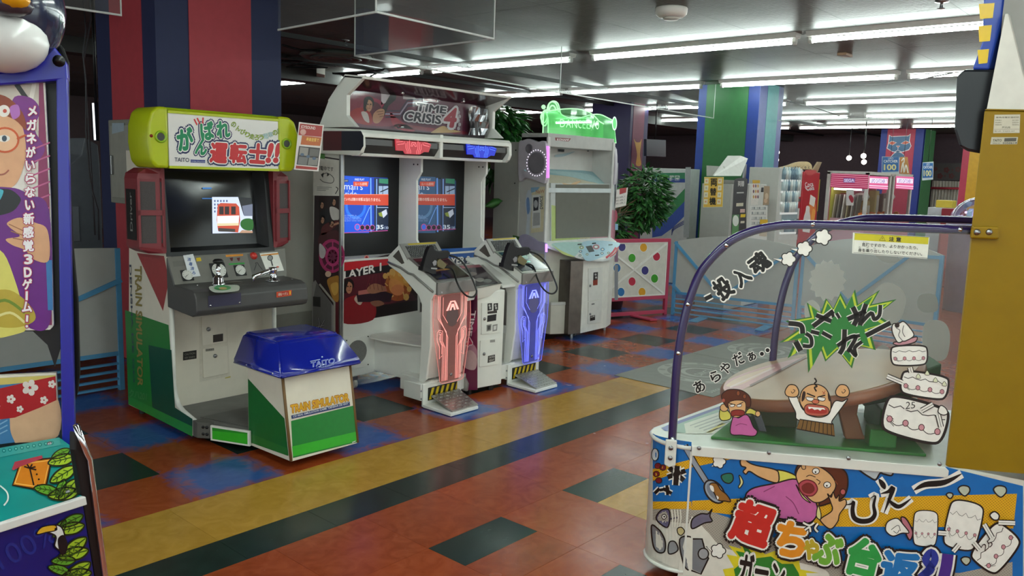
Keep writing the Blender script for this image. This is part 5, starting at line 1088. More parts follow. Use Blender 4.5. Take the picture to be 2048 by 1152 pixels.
# ------------------------------------------------------------------ fences
def dot_fence():
    a, b = V((7.45, 5.27, 0)), V((8.42, 4.93, 0)); d = (b-a).normalized(); n = V((d.y, -d.x, 0)); L_ = (b-a).length
    T = empty('dotted_fence_panel', 'white fence panel with coloured dots, white cross bars and pink frame', 'fence', a)
    R_ = Matrix((d, n, V((0, 0, 1)))).transposed(); W = lambda s, o, z: a+d*s+n*o+V((0, 0, z))
    PK = mat('#b23a56', .45, var=.05)
    def bar(s0, s1, z0, z1, o0, o1, m_, nm): m = MB(); m.prism([W(s0, o0, z0), W(s1, o0, z0), W(s1, o1, z0), W(s0, o1, z0)], (0, 0, z1-z0), m_, .003); return m.build(nm, T)
    bar(0, .04, .0, .90, -.02, .02, PK, 'frame_post'); bar(L_-.04, L_, .0, .90, -.02, .02, PK, 'frame_post')
    bar(.04, L_-.04, .86, .90, -.02, .02, PK, 'frame_rail'); bar(.04, L_-.04, .19, .23, -.02, .02, PK, 'frame_rail'); bar(.04, L_-.04, .015, .055, -.02, .02, PK, 'frame_rail')
    bar(.04, L_-.04, .23, .86, -.012, .004, mat('#d4d0c4', .5), 'panel')
    for s0, s1, z0, z1 in ((.04, L_-.04, .845, .86), (.04, L_-.04, .23, .245)): bar(s0, s1, z0, z1, .004, .014, WHITE, 'panel_edging')
    for s0, s1 in ((.04, .055), (L_-.055, L_-.04)): bar(s0, s1, .245, .845, .004, .014, WHITE, 'panel_edging')
    for z0, z1 in ((.25, .84), (.84, .25)):
        p, q = W(.06, .004, z0), W(L_-.06, .004, z1); u_ = (q-p).normalized().cross(n)*.011; m = MB(); m.prism([p-u_, q-u_, q+u_, p+u_], n*.01, WHITE); m.build('cross_bar', T)
    A = Art(a+n*.0045, n)
    for u, v, c in ((1244, 494, '#3a3578'), (1287, 495, '#d89a20'), (1264, 516, '#3f9a26'), (1313, 513, '#c02a44'), (1234, 536, '#2470ac'), (1290, 541, '#3a3578'), (1264, 563, '#c02a44'), (1309, 557, '#3f9a26'), (1242, 584, '#2470ac'), (1284, 584, '#d89a20')):
        A.circ((u, v), 8.2, 9.6, '#e4e2da', 1); A.circ((u, v), 7, 8.4, c, 2); A.cut('dot', T)
    for s in (.5,):
        m = MB(); m.prism([W(s-.02, .02, .004), W(s+.06, .02, .004), W(s+.12, .34, .004), W(s+.02, .34, .004)], (0, 0, .02), PK, .003); m.build('foot', T)
dot_fence()
BLF = mat('#4f8fb8', .45, var=.05); FPAN = mat('#a9a9a4', .5, var=.03)
def blue_fence(a, b, zl, zm, zr, diag, label, feet=()):
    """low fence: pale board with blue diagonal battens over five thin blue rails"""
    a, b = V(a), V(b); d = (b-a).normalized(); n = V((d.y, -d.x, 0)); L_ = (b-a).length
    if n.dot(-a) < 0: n = -n
    T = empty('blue_framed_fence', label, 'fence', a); W = lambda s, o, z: a+d*s+n*o+V((0, 0, z))
    top = [(L_*t, zl+(zr-zl)*t+(zm-(zl+zr)/2)*4*t*(1-t)) for t in [k/10 for k in range(11)]]
    m = MB(); m.prism([W(0, -.01, .27), W(L_, -.01, .27)]+[W(s, -.01, z) for s, z in top[::-1]], n*.02, FPAN); m.build('board', T)
    for s in (0, L_-.035):
        m = MB(); m.prism([W(s, -.02, 0), W(s+.035, -.02, 0), W(s+.035, .02, 0), W(s, .02, 0)], (0, 0, zl if s == 0 else zr), BLF, .002); m.build('post', T)
    for z in (.02, .075, .13, .185, .25):
        h = .014 if z < .24 else .03; m = MB(); m.prism([W(0, -.012, z), W(L_, -.012, z), W(L_, .016, z), W(0, .016, z)], (0, 0, h), BLF); m.build('rail', T)
    for (s0, z0), (s1, z1) in diag:
        p, q = W(s0*L_, .01, z0), W(s1*L_, .01, z1); u_ = (q-p).normalized().cross(n)*.016; m = MB(); m.prism([p-u_, q-u_, q+u_, p+u_], n*.016, BLF); m.build('diagonal_batten', T)
    for s in feet:
        m = MB(); m.prism([W(s, .0, .003), W(s+.1, .0, .003), W(s+.1, .34, .003), W(s, .34, .003)], (0, 0, .012), BLF); m.build('foot', T)
blue_fence((8.46, 4.88, 0), (8.66, 3.47, 0), .87, .97, .90, (((0, .86), (.42, .28)), ((.42, .28), (.97, .88)), ((0, .36), (.07, .27))), 'blue framed low fence with a V of battens, beside the pink dotted panel', (.35, 1.1))
blue_fence((8.68, 3.45, 0), (8.60, 2.04, 0), .90, 1.06, .95, (((.0, .88), (.45, .30)), ((.3, .28), (.78, .92)), ((.78, .92), (1, .93))), 'blue framed low fence standing behind the flip table game', (.6,))
blue_fence((.55, 5.74, 0), (2.43, 5.74, 0), 1.0, 1.02, 1.0, (((.3, .28), (1, .78)), ((.3, .28), (.02, .7))), 'blue framed low fence in shade left of the train cabinet')

# ------------------------------------------------------------------ pillars, smoke curtains
NAVY = mat('#232a55', .55, var=.04); PRED = mat('#bb3e49', .55, var=.05)
def pillar(x0, x1, y0, y1, base, name='pillar'):
    m = MB(); m.box(x0, x1, y0, y1, 0, CZ, base); return m.build(name, kind='structure')
p = pillar(2.85, 3.89, 6.0, 7.02, NAVY)
m = MB(); xa, xb = PY(378, 100, 6.0).x, PY(502, 100, 6.0).x; m.box(xa, xb, 5.994, 6.0, 0, CZ, PRED); m.build('paint_band', p)
m = MB(); ya, yb = PX(285, 100, 2.85).y, PX(222, 100, 2.85).y; m.box(2.844, 2.85, ya, yb, 0, CZ, PRED); m.build('paint_band', p)
p = pillar(11.3, 12.1, 5.3, 6.27, mat('#17347e', .5))
ya, yb = PX(1493, 250, 11.3).y, PX(1410, 250, 11.3).y
m = MB(); m.box(11.294, 11.3, ya, yb, 0, CZ, mat('#215f2e', .5)); m.build('paint_band', p)
m = MB(); m.box(11.3, 12.1, 5.294, 5.3, 0, CZ, mat('#565e98', .5)); m.build('paint_band', p)
m = MB(); m.box(PY(1530, 250, 5.3).x, PY(1552, 250, 5.3).x, 5.290, 5.294, 0, CZ, mat('#4f989c', .5)); m.build('paint_band', p)
GC = glass('smoke_curtain_glass', (.84, .87, .86), .04, .07, .55); EDGE = mat('#c9cbc8', .35)
def curtain(pts, label, step=2.0):
    T = empty('smoke_curtain', label, 'glass curtain', (*pts[0], CZ))
    for (xa, ya), (xb, yb) in zip(pts, pts[1:]):
        a, b = V((xa, ya, 0)), V((xb, yb, 0)); L_ = (b-a).length; n = max(1, round(L_/step)); d = (b-a)/n; nn = V((-d.y, d.x, 0)).normalized()
        for i in range(n):
            p, q = a+d*i+d.normalized()*.003, a+d*(i+1)-d.normalized()*.003
            m = MB(); m.face([p+V((0, 0, 2.512)), q+V((0, 0, 2.512)), q+V((0, 0, CZ)), p+V((0, 0, CZ))], GC); m.build('pane', T)
            m = MB(); m.prism([p-nn*.006+V((0, 0, 2.5)), q-nn*.006+V((0, 0, 2.5)), q+nn*.006+V((0, 0, 2.5)), p+nn*.006+V((0, 0, 2.5))], (0, 0, .012), EDGE); m.build('edge_channel', T)
            m = MB(); m.box(q.x-.004, q.x+.004, q.y-.004, q.y+.004, 2.5, CZ, EDGE); m.build('joint', T)
curtain([(3.22, 5.0), (3.17, 3.9), (4.24, 3.95), (4.29, 5.55), (7.33, 5.80), (11.3, 6.0)], 'hanging glass smoke curtain stepping round above the gun cabinet and red pillar', 3.0)
curtain([(11.95, 5.28), (12.0, -1.5)], 'hanging glass smoke curtain beyond the green pillar', 3.4)
curtain([(.2, 5.62), (2.36, 5.42)], 'hanging glass smoke curtain left of the red pillar', 3.0)
# smoke detector and small ceiling fittings
c = PZ(1343, 16, CZ); T = empty('smoke_detector', 'round white smoke detector on the ceiling near the top edge', 'smoke detector', c)
m = MB(); m.lathe(c, (0, 0, -1), [(.13, 0), (.135, .01), (.13, .05), (.10, .075), (0, .08)], WHITE, 28); m.build('housing', T); m = MB(); m.lathe(c+V((0, 0, -.08)), (0, 0, -1), [(.07, 0), (.06, .015), (0, .02)], mat('#c9c6bd', .4), 20); m.build('sensor', T)
c = PZ(1690, 107, CZ); m = MB(); m.prism([c+V((-.1, -.05, 0)), c+V((.1, -.05, 0)), c+V((.1, .05, 0)), c+V((-.1, .05, 0))], (0, 0, -.03), mat('#8a6a50', .5), .008); m.build('ceiling_plate', None, 'small brown plate on the ceiling between two tube rows', 'ceiling plate')
for u, v in ((1884, 2), (690, 80)):
    c = PZ(u, v, CZ); m = MB(); m.lathe(c, (0, 0, -1), [(.05, 0), (.05, .008), (.012, .012), (.012, .05), (.03, .055), (.03, .06), (0, .062)], STEEL, 14); m.build('sprinkler_head', None, 'chrome sprinkler head on the ceiling %s' % ('at the top edge near the yellow machine' if u > 1000 else 'left of the gun cabinet'), 'sprinkler')

# ------------------------------------------------------------------ plants
LEAF = [mat(c, .4, var=.2) for c in ('#1f4a22', '#2c5f2a', '#3c7434')]
def foliage(parent, name, c, r, n, size, seed, droop=.3):
    rnd = random.Random(seed); vs = []; fs = []; mi = []
    for k in range(n):
        while True:
            p = V((rnd.uniform(-1, 1), rnd.uniform(-1, 1), rnd.uniform(-1, 1)))
            if .25 < p.length < 1: break
        q = V((p.x*r[0], p.y*r[1], p.z*r[2]))+V(c); d = (V((p.x, p.y, p.z*.4-droop))+V((rnd.uniform(-.5, .5), rnd.uniform(-.5, .5), rnd.uniform(-.3, .3)))).normalized()
        sd = d.cross(V((rnd.uniform(-.4, .4), rnd.uniform(-.4, .4), 1))).normalized(); up = sd.cross(d); L_ = size*rnd.uniform(.7, 1.25); w = L_*.21
        b = len(vs); vs += [q, q+d*L_*.3+sd*w-up*.01, q+d*L_*.65+sd*w*.8-up*.006, q+d*L_-up*L_*.08, q+d*L_*.65-sd*w*.8-up*.006, q+d*L_*.3-sd*w-up*.01, q+d*L_*.5+up*L_*.05]
        fs += [(b, b+1, b+6), (b+1, b+2, b+6), (b+2, b+3, b+6), (b+3, b+4, b+6), (b+4, b+5, b+6), (b+5, b, b+6)]; mi += [rnd.randrange(3)]*6
    o0 = ORIG[parent]; me = bpy.data.meshes.new(name); me.from_pydata([v-o0 for v in vs], [], fs)
    for m in LEAF: me.materials.append(m)
    me.polygons.foreach_set('material_index', mi); o = bpy.data.objects.new(name, me); COL.objects.link(o); o.parent = parent; ORIG[o] = o0; o['kind'] = 'stuff'
def branches(T, base, top, c, r, n, seed, rad=.018):
    rnd = random.Random(seed); m = MB(); B = mat('#5a4632', .8, var=.2)
    for k in range(3):
        o = V((rnd.uniform(-.03, .03), rnd.uniform(-.03, .03), 0)); m.tube([V(base)+o, V(base).lerp(V(top), .5)-o, V(top)+o*3], [rad, rad*.8, rad*.5], B, 7)
    for k in range(n):
        s = V(base).lerp(V(top), rnd.uniform(.45, 1)); e = V(c)+V((rnd.uniform(-1, 1)*r[0], rnd.uniform(-1, 1)*r[1], rnd.uniform(-.7, 1)*r[2]))*.8; m.tube([s, s.lerp(e, .5)+V((0, 0, .04)), e], [rad*.4, rad*.25, rad*.12], B, 5)
    m.build('stem', T)
def pot(T, c, r, h, col):
    m = MB(); m.lathe(c, (0, 0, 1), [(r*.72, 0), (r*.95, h*.9), (r, h*.9), (r, h), (r*.88, h), (r*.85, h*.9), (0, h*.88)], mat(col, .6), 24); m.build('pot', T)
c0 = V((8.25, 5.62, 0)); T = empty('potted_ficus', 'bushy green ficus behind the pink dotted fence panel', 'plant', c0); pot(T, c0, .2, .26, '#5a2a22')
tc = PY(1293, 398, 5.62); branches(T, c0+V((0, 0, .2)), V((8.25, 5.62, 1.25)), tc, (.34, .34, .4), 16, 3)
foliage(T, 'foliage', tc+V((-.06, 0, .02)), (.31, .33, .40), 1300, .105, 11); foliage(T, 'foliage', V((8.2, 5.62, .95)), (.26, .26, .22), 260, .12, 12)
c0 = V((5.75, 5.95, 0)); T = empty('potted_rubber_tree', 'tall leafy plant in the gap between gun cabinet and dance cabinet', 'plant', c0); pot(T, c0, .2, .28, '#3a3430')
tc = PY(1000, 252, 5.95); branches(T, c0+V((0, 0, .2)), V((5.7, 5.95, 1.9)), tc, (.3, .3, .2), 12, 5)
foliage(T, 'foliage', tc+V((-.03, 0, 0)), (.32, .25, .24), 420, .16, 21, .5); foliage(T, 'foliage', PY(980, 300, 5.95)+V((0, 0, -.1)), (.15, .2, .3), 60, .18, 22, .5)
L0 = PY(970, 412, 5.5); L1 = PY(1004, 402, 5.45); d = L1-L0; m = MB(); s_ = V((0, 0, 1)); m.loft([[L0+d*t+s_*w, L0+d*t+V((0, -.015, 0)), L0+d*t-s_*w, L0+d*t+V((0, .012, 0))] for t, w in ((0, .004), (.2, .03), (.5, .05), (.8, .035), (1, .004))], LEAF[2]); m.tube([L0, V((5.75, 5.9, 1.0))], .006, LEAF[1], 6); m.build('large_leaf', T)

# ------------------------------------------------------------------ table-flipping game (right foreground)
MA = V((.528, -.849, 0)); MBv = V((.849, .528, 0)); MP = V((2.765, 1.45, 0)); MN = -MBv; ME = MBv+MA*.65      # front and back edges run along the aisle, not square to the side
def W(s, t, z): return MP+MA*s+MBv*t+V((0, 0, z))
def tf(k, x0, y0): return lambda x, y: (x0+x/k, y0+y/k)
Z4 = tf(2.702, 1290, 820); ZB = tf(4.376, 1580, 900); ZA = tf(3.097, 1290, 780); ZC = tf(3.938, 1400, 640); ZD = tf(2.451, 1340, 430); ZE = tf(4.452, 1500, 420)
def dots_mat(c1, c2):
    m = bpy.data.materials.new('halftone_print'); m.use_nodes = True; nt = m.node_tree; L = nt.links.new; N = nt.nodes.new; b = nt.nodes['Principled BSDF']
    geo = N('ShaderNodeNewGeometry'); dt = N('ShaderNodeVectorMath'); dt.operation = 'DOT_PRODUCT'; dt.inputs[1].default_value = MA; L(geo.outputs['Position'], dt.inputs[0])
    sx = N('ShaderNodeSeparateXYZ'); L(geo.outputs['Position'], sx.inputs[0]); cb = N('ShaderNodeCombineXYZ'); L(dt.outputs['Value'], cb.inputs[0]); L(sx.outputs[2], cb.inputs[1])
    mp = N('ShaderNodeMapping'); mp.inputs['Rotation'].default_value = (0, 0, .785); L(cb.outputs[0], mp.inputs[0])
    v = N('ShaderNodeTexVoronoi'); v.voronoi_dimensions = '2D'; v.inputs['Scale'].default_value = 130; v.inputs['Randomness'].default_value = 0; L(mp.outputs[0], v.inputs['Vector'])
    r = N('ShaderNodeValToRGB'); r.color_ramp.elements[0].position = .22; r.color_ramp.elements[1].position = .3; r.color_ramp.elements[0].color = lin(c2); r.color_ramp.elements[1].color = lin(c1); L(v.outputs['Distance'], r.inputs['Fac'])
    L(r.outputs[0], b.inputs['Base Color']); b.inputs['Roughness'].default_value = .35
    return m
HALF_Y = dots_mat('#dca51e', '#a87612'); HALF_G = dots_mat('#a59c90', '#857c72')
SK = '#d9a672'; PINK = '#c2629a'; HAIR = '#5c2c1a'; LN = '#201814'; OW = '#e9e4dc'
def cloud(A, cx, cy, r, L_, tail=None):
    q = []
    for k in range(45): a = 2*math.pi*k/45; rr = r*(.74+.34*abs(math.cos(2.5*a))**.7); q.append((cx+rr*math.cos(a), cy+rr*math.sin(a)))
    if tail: A.line([tail, (cx-r*.6, cy+r*.1), (cx-r*.3, cy+r*.7)], r*.16, LN, L_+.6, True); A.poly([tail, (cx-r*.5, cy+r*.05), (cx-r*.4, cy+r*.6)], OW, L_+.8)
    A.line(q, r*.14, LN, L_+1.5, True); A.poly(q, OW, L_+1)
def cake(A, tiers, L_):
    """tiers: (cx, cy, w, h, angle) drawn bottom to top in white with swags"""
    for cx, cy, w, h, an in tiers:
        c_, s_ = math.cos(an), math.sin(an); T = lambda x, y: (cx+x*c_-y*s_, cy+x*s_+y*c_)
        q = [T(-w, -h*.55), T(-w*.8, -h*.95), T(0, -h*1.05), T(w*.8, -h*.95), T(w, -h*.55), T(w*.96, h*.6), T(w*.6, h*.95), T(-w*.6, h*.95), T(-w*.96, h*.6)]
        A.blob(q, OW, L_, LN, w*.09)
        A.line([T(w*(-.92+.184*i), -h*.45+h*.1*math.sin(i*2.2)) for i in range(11)], w*.03, '#3a3430', L_+1)
        for i in range(4):
            x = -w*.78+i*w*.52; A.line([T(x+w*.52*k/6-(0), h*.28+h*.22*math.sin(math.pi*k/6)) for k in range(7)][: 7 if i < 3 else 2], w*.025, '#3a3430', L_+1)
            A.circ(T(x, h*.26), w*.09, w*.1, '#c78a92', L_+1.5, 10, line='#4a2a2a', w=w*.025)
        for i in range(4): A.line([T(-w*(.9-.05*i), h*.1+h*.1*i), T(-w*(.65-.02*i), h*.22+h*.12*i)], w*.02, '#3a3430', L_+1)
        L_ += 3
def backlit(name, c):
    m = bpy.data.materials.new(name); m.use_nodes = True; nt = m.node_tree; nt.nodes.remove(nt.nodes['Principled BSDF']); d = nt.nodes.new('ShaderNodeBsdfDiffuse'); t = nt.nodes.new('ShaderNodeBsdfTranslucent'); x = nt.nodes.new('ShaderNodeMixShader'); x.inputs[0].default_value = .6
    for q in (d, t): q.inputs[0].default_value = lin(c)
    nt.links.new(d.outputs[0], x.inputs[1]); nt.links.new(t.outputs[0], x.inputs[2]); nt.links.new(x.outputs[0], nt.nodes['Material Output'].inputs[0]); return m
def flip_game():
    T = empty('table_flip_game', 'yellow and blue cartoon arcade game with a clear sided round table, nearest the camera', 'arcade machine', W(.5, .4, 0))
    WH = mat('#d8d5cd', .35, var=.03); YL = mat('#8c6c00', .5, var=.04, spec=.3); PUR = mat('#2c1f52', .22, var=.05, coat=.4)
    # plan outline
    R = .15; out = []
    for k in range(9):
        a = math.pi/2*k/8; out.append((-.02-R*math.sin(a), R-R*math.cos(a)))
    out += [(-.155, .20)]; out += [(.13, .63), (.20, .74), (.27, .80), (.36, .83), (1.75, .83), (1.22, 0)]
    m = MB(); B = [W(s, t, .06) for s, t in out]; m.prism(B, (0, 0, .505), mat('#c9c3b8', .4)); body = m.build('body', T)
    # deck and its white lip
    m = MB(); m.prism([W(s, t, .565) for s, t in out], (0, 0, .016), mat('#cfd2c6', .3)); dk = m.build('deck', T)
    m = MB(); m.tube([W(s, t, .572) for s, t in out[:16]], .010, WH, 8); m.tube([W(s, t, .064) for s, t in out[:12]], .008, WH, 8); m.build('lip', body)
    A = Art(W(.3, .4, .5815), (0, 0, 1), (0, 1, 0), rough=.3); A.poly([(1345, 846), (1440, 812), (1460, 822), (1372, 862), (1330, 862), (1322, 856)][0:6], '#3a4a8c', 1)
    A.poly([(1352, 850), (1435, 819), (1470, 825), (1395, 866), (1345, 866)], '#7fa08c', 2); A.poly([(1368, 848), (1440, 824), (1500, 832), (1440, 868), (1372, 868)], '#c9cbb8', 3)
    for i in range(5): A.line([(1380+9*i, 852+3.2*i), (1436+9*i, 832+3.2*i)], 2, '#8f9488', 4)
    A.poly([(1412, 866), (1422, 866), (1452, 848), (1444, 846)], '#c9b838', 4); A.build('deck_print', dk)
    # green floor, mechanism
    GRN = mat('#2c7a2e', .4, var=.08); GRD = mat('#1f5524', .45, var=.12)
    m = MB(); m.prism([W(s, t, .582) for s, t in ((.06, .10), (.86, .10), (.88, .62), (.30, .68))], (0, 0, .012), GRN, .003); m.build('playfield', T)
    m = MB(); m.prism([W(s, t, .594) for s, t in ((.26, .30), (.42, .30), (.42, .52), (.26, .52))], (0, 0, .11), mat('#3a4a1e', .5), .006); m.build('mechanism_box', T)
    m = MB(); m.prism([W(.68, .33, .70), W(.96, .33, .78), W(.96, .33, .90), W(.68, .33, .76)], MBv*.18, GRD, .006); m.prism([W(.74, .30, .594), W(.95, .30, .594), W(.95, .30, .70), W(.74, .30, .70)], MBv*.25, GRN, .006); m.build('mechanism_arm', T, kind='stuff')
    m = MB(); c0, c1 = W(.62, .30, .78), W(.62, .48, .78); m.cyl(c0, MBv, .06, .18, mat('#2f6a34', .3), 20); m.build('drum', T)
    m = MB(); m.prism([W(.66, .13, .594), W(.76, .13, .594), W(.76, .13, .665), W(.66, .13, .665)], MBv*.08, GRN, .006); m.build('green_block', T)
    # round table, tilted up to the right, with two curved legs and a tray
    ex = (MA+V((0, 0, .25))).normalized(); ey = MBv; ez = ex.cross(ey); ez = ez if ez.z > 0 else -ez; c = W(.505, .395, .812)
    TB = mat('#a98a6e', .35, var=.08, scale=6); TE = mat('#8a553a', .4, var=.06)
    N_ = 44; ring = lambda r, h: [c+ex*(r*math.cos(a))+ey*(r*.93*math.sin(a))+ez*h for a in [2*math.pi*k/N_ for k in range(N_)]]
    m = MB(); m.loft([ring(.385, -.05), ring(.405, -.042), ring(.41, -.025), ring(.405, -.008), ring(.39, 0)], TE); tt = m.build('tabletop', T)
    m = MB(); m.prism(ring(.388, .0005), ez*.003, TB); m.build('table_surface', tt)
    A = Art(c+ez*.0042, ez, MBv, rough=.3); A.blob([(1447, 778), (1455, 762), (1480, 750), (1540, 730), (1612, 714), (1590, 728), (1540, 752), (1500, 772), (1465, 786)], '#c08a86', 1); A.blob([(1452, 772), (1480, 754), (1540, 735), (1530, 745), (1480, 770)], '#cfa98a', 2); A.line([(1500, 772), (1540, 752), (1612, 714)], 4, '#6e4a40', 3); A.curve([(1460, 775), (1500, 757), (1550, 735)], 3, '#d8b8b0', 3); A.build('table_print', tt)
    for s0, t0 in ((.33, .34), (.57, .20)):
        q = [(s0-.03, .76), (s0+.06, .78), (s0+.055, .70), (s0+.085, .62), (s0+.10, .60), (s0+.02, .595), (s0-.0, .66)]; m = MB(); m.prism([W(s, t0, z) for s, z in q], MBv*.04, mat('#96603f', .4), .006); m.build('table_leg', T)
    m = MB(); m.prism([W(.26, .22, .594), W(.29, .22, .594), W(.24, .22, .72), (W(.21, .22, .72))], MBv*.03, mat('#6a6a72', .4, .5), .003); m.build('steel_stay', T)
    # tubes
    prof = [(-.092, .575), (-.093, .836), (-.088, .95), (-.075, 1.07), (-.055, 1.167), (-.022, 1.26), (.045, 1.347), (.11, 1.397), (.21, 1.433), (.36, 1.448), (.9, 1.452)]
    sm = smooth([(s*1000, z*1000) for s, z in prof], 4, False)
    m = MB(); m.tube([W(s/1000, .02, z/1000) for s, z in sm], .0165, PUR, 12); tu = m.build('guard_tube', T)
    for s, z in ((-.092, .60), (-.09, .94), (-.066, 1.13), (.06, 1.36), (.36, 1.45), (.86, 1.453)):
        m = MB(); m.lathe(W(s, .006, z), MN, [(.009, 0), (.009, .003), (.005, .007), (0, .008)], CHROME, 12); m.build('bolt', tu)
    m = MB(); m.tube([W(s/1000+.465, .735, z/1000+.01) for s, z in sm], .0165, PUR, 12); m.build('guard_tube', T)
    # clear sides
    CG = glass('clear_side', (.94, .955, .95), .03, .03, 1.4)
    pts = [(s/1000, z/1000) for s, z in sm]
    m = MB(); m.face([W(s, .0, z) for s, z in pts+[(.9, .585), (-.092, .585)]], CG); m.build('clear_side', T)
    CG2 = glass('clear_side_far', (.90, .915, .92), .03, .18, 1.4)
    m = MB(); m.face([W(s+.465, .75, z) for s, z in pts+[(.9, .585), (-.092, .585)]], CG2); fp = m.build('clear_side', T)
    A = Art(W(.5, .748, 1), MN, rough=.6); GH = backlit('sticker_back', '#d8d6d0'); GH2 = backlit('sticker_back_grey', '#c4c4be')
    star = []
    for k in range(28): r = 34 if k % 2 else 40; star.append((1655+r*.95*math.cos(k*.2244), 561+r*1.05*math.sin(k*.2244)))
    A.blob(star, GH, 1, n=2)
    A.blob([(1745, 590), (1770, 565), (1800, 575), (1812, 600), (1800, 640), (1770, 650), (1745, 630)], GH, 1); A.blob([(1840, 590), (1870, 590), (1875, 620), (1850, 625), (1835, 612)], GH2, 1); A.blob([(1610, 610), (1625, 600), (1640, 615), (1635, 640), (1612, 638)], GH, 1)
    A.blob([(1848, 650), (1868, 640), (1890, 646), (1900, 670), (1895, 710), (1880, 722), (1855, 716), (1845, 690)], GH, 1); A.blob([(1755, 695), (1768, 690), (1780, 700), (1770, 712), (1757, 708)], GH2, 1); A.blob([(1740, 500), (1775, 505), (1800, 520), (1770, 525)], GH2, 1)
    A.build('sticker_backs', fp)
    # white clamp bar and bracket
    m = MB(); m.prism([W(s, 0, z) for s, z in ((-.018, .583), (.893, .583), (.905, .572), (.905, .553), (.895, .545), (-.018, .545))], MN*.012, WH, .002); rl = m.build('clamp_bar', T)
    for u, v in ((1398, 896), (1538, 905), (1697, 916), (1879, 928)):
        m = MB(); P = PN(u, v, W(0, -.0125, .56), MN); m.lathe(P, MN, [(.008, 0), (.008, .003), (.004, .005), (0, .005)], STEEL, 10); m.build('screw', rl)
    m = MB(); p = [(-.118, .60), (-.075, .60), (-.075, .50), (-.10, .49), (-.118, .50)]; m.prism([W(s, -.002+max(0, -(s+.07))*.12, z) for s, z in p], MN*.012, WH, .004); bk = m.build('tube_bracket', T)
    for z in (.57, .53):
        m = MB(); m.lathe(W(-.097, -.014, z), MN, [(.009, 0), (.009, .003), (0, .004)], STEEL, 10); m.build('screw', bk)
    m = MB(); m.prism([W(-.022, -.001, .075), W(-.014, -.001, .075), W(-.014, -.001, .56), W(-.022, -.001, .56)], MN*.004, WH); m.build('corner_seam', body)
    # side print
    A = Art(W(.5, -.0012, .3), MN, rough=.32)
    A.poly([W and (1383, 900)][0:0] or [(1384, 892), (1893, 934), (2046, 972), (2046, 1200), (1380, 1200)], '#0f66ae', 1)
    A.tf = Z4
    A.poly([(248, 195), (300, 196), (560, 246), (275, 305), (248, 310)], HALF_Y, 2); A.poly([(255, 490), (470, 480), (700, 470), (1100, 475), (2010, 452), (1990, 640), (1700, 632), (1000, 630), (420, 560), (250, 540)], HALF_Y, 2)
    A.poly([(250, 540), (330, 540), (450, 580), (700, 690), (900, 780), (1300, 860), (1700, 880), (1985, 820), (1985, 1000), (230, 1000)], HALF_G, 3)
    A.blob([(240, 600), (330, 650), (420, 740), (600, 780), (900, 840), (1000, 900), (1000, 1100), (230, 1100)], '#d8d2c6', 3.5)
    A.poly([(490, 650), (520, 750), (450, 730), (500, 790), (440, 780), (480, 850), (420, 860), (470, 1000), (900, 1000), (870, 880), (940, 880), (840, 860), (830, 800), (770, 800), (700, 760), (650, 780)], '#d8c62a', 4); A.poly([(510, 690), (540, 770), (490, 760), (530, 820), (480, 860), (510, 1000), (860, 1000), (830, 880), (800, 830), (740, 830), (680, 790), (600, 800)], '#2f7a2a', 4.5)
    A.text('ガーン', [(495, 1010), (800, 1030), (830, 860), (500, 800)][:0] or [(500, 930), (745, 960), (760, 830), (520, 770)], LN, 7, .04, out=OW, outw=.09)
    # spoon
    A.line([(215, 190), (270, 290), (330, 385)], 34, LN, 5); A.line([(212, 190), (270, 290), (330, 385)], 24, '#8f949e', 6); A.circ((375, 440), 45, 70, '#9aa0aa', 6, 24, -.65, LN, 9); A.circ((372, 438), 30, 52, '#7a808c', 7, 24, -.65)
    A.blob([(350, 400), (385, 395), (410, 430), (440, 455), (462, 492), (430, 490), (395, 485), (375, 450)], '#96642c', 8, LN, 6); A.blob([(350, 405), (368, 412), (372, 440), (356, 430)], OW, 9); A.blob([(385, 460), (398, 470), (392, 482)], OW, 9)
    cloud(A, 400, 278, 34, 5, (358, 305)); A.blob([(412, 355), (440, 342), (470, 345), (476, 375), (455, 395), (425, 385)], '#2a6e58', 6, LN, 6); A.blob([(508, 352), (522, 365), (530, 392), (512, 420), (505, 412), (515, 390)], '#d8cf8c', 6, LN, 5); cloud(A, 395, 760, 38, 5, (330, 735))
    # falling person in a pink apron
    A.blob([(690, 330), (760, 330), (830, 370), (780, 420), (700, 400)], '#d9cf5c', 6, LN, 7)
    A.blob([(515, 272), (535, 262), (560, 282), (600, 298), (700, 320), (722, 345), (712, 392), (620, 362), (565, 330), (545, 345), (530, 330), (545, 310), (520, 300)], SK, 7, LN, 7)
    A.blob([(575, 425), (700, 395), (815, 372), (870, 430), (920, 490), (930, 560), (880, 610), (760, 590), (620, 560), (545, 480)], PINK, 8, LN, 8)
    for q in (((590, 470), (640, 500)), ((760, 465), (800, 500), (830, 560)), ((640, 440), (700, 410))): A.curve(list(q), 5, '#8a3a68', 9)
    A.blob([(815, 400), (850, 455), (895, 500), (850, 470)], '#d9cf8a', 9, LN, 5)
    A.blob([(810, 340), (835, 285), (900, 268), (1000, 285), (1080, 330), (1095, 400), (1070, 470), (1000, 500), (940, 515), (960, 470), (1000, 420), (960, 340), (900, 300), (840, 320)], HAIR, 9, LN, 8)
    A.blob([(815, 345), (850, 295), (930, 300), (1000, 345), (1030, 400), (1010, 450), (960, 490), (910, 495), (860, 450), (830, 400)], SK, 10, LN, 6)
    A.blob([(845, 285), (862, 290), (866, 315), (848, 315)], SK, 11, LN, 4)
    for ex_, ey_ in ((922, 328), (983, 402)): A.circ((ex_, ey_), 19, 16, OW, 12, 18, 0, LN, 4); A.circ((ex_-2, ey_+5), 5, 5, LN, 13, 10)
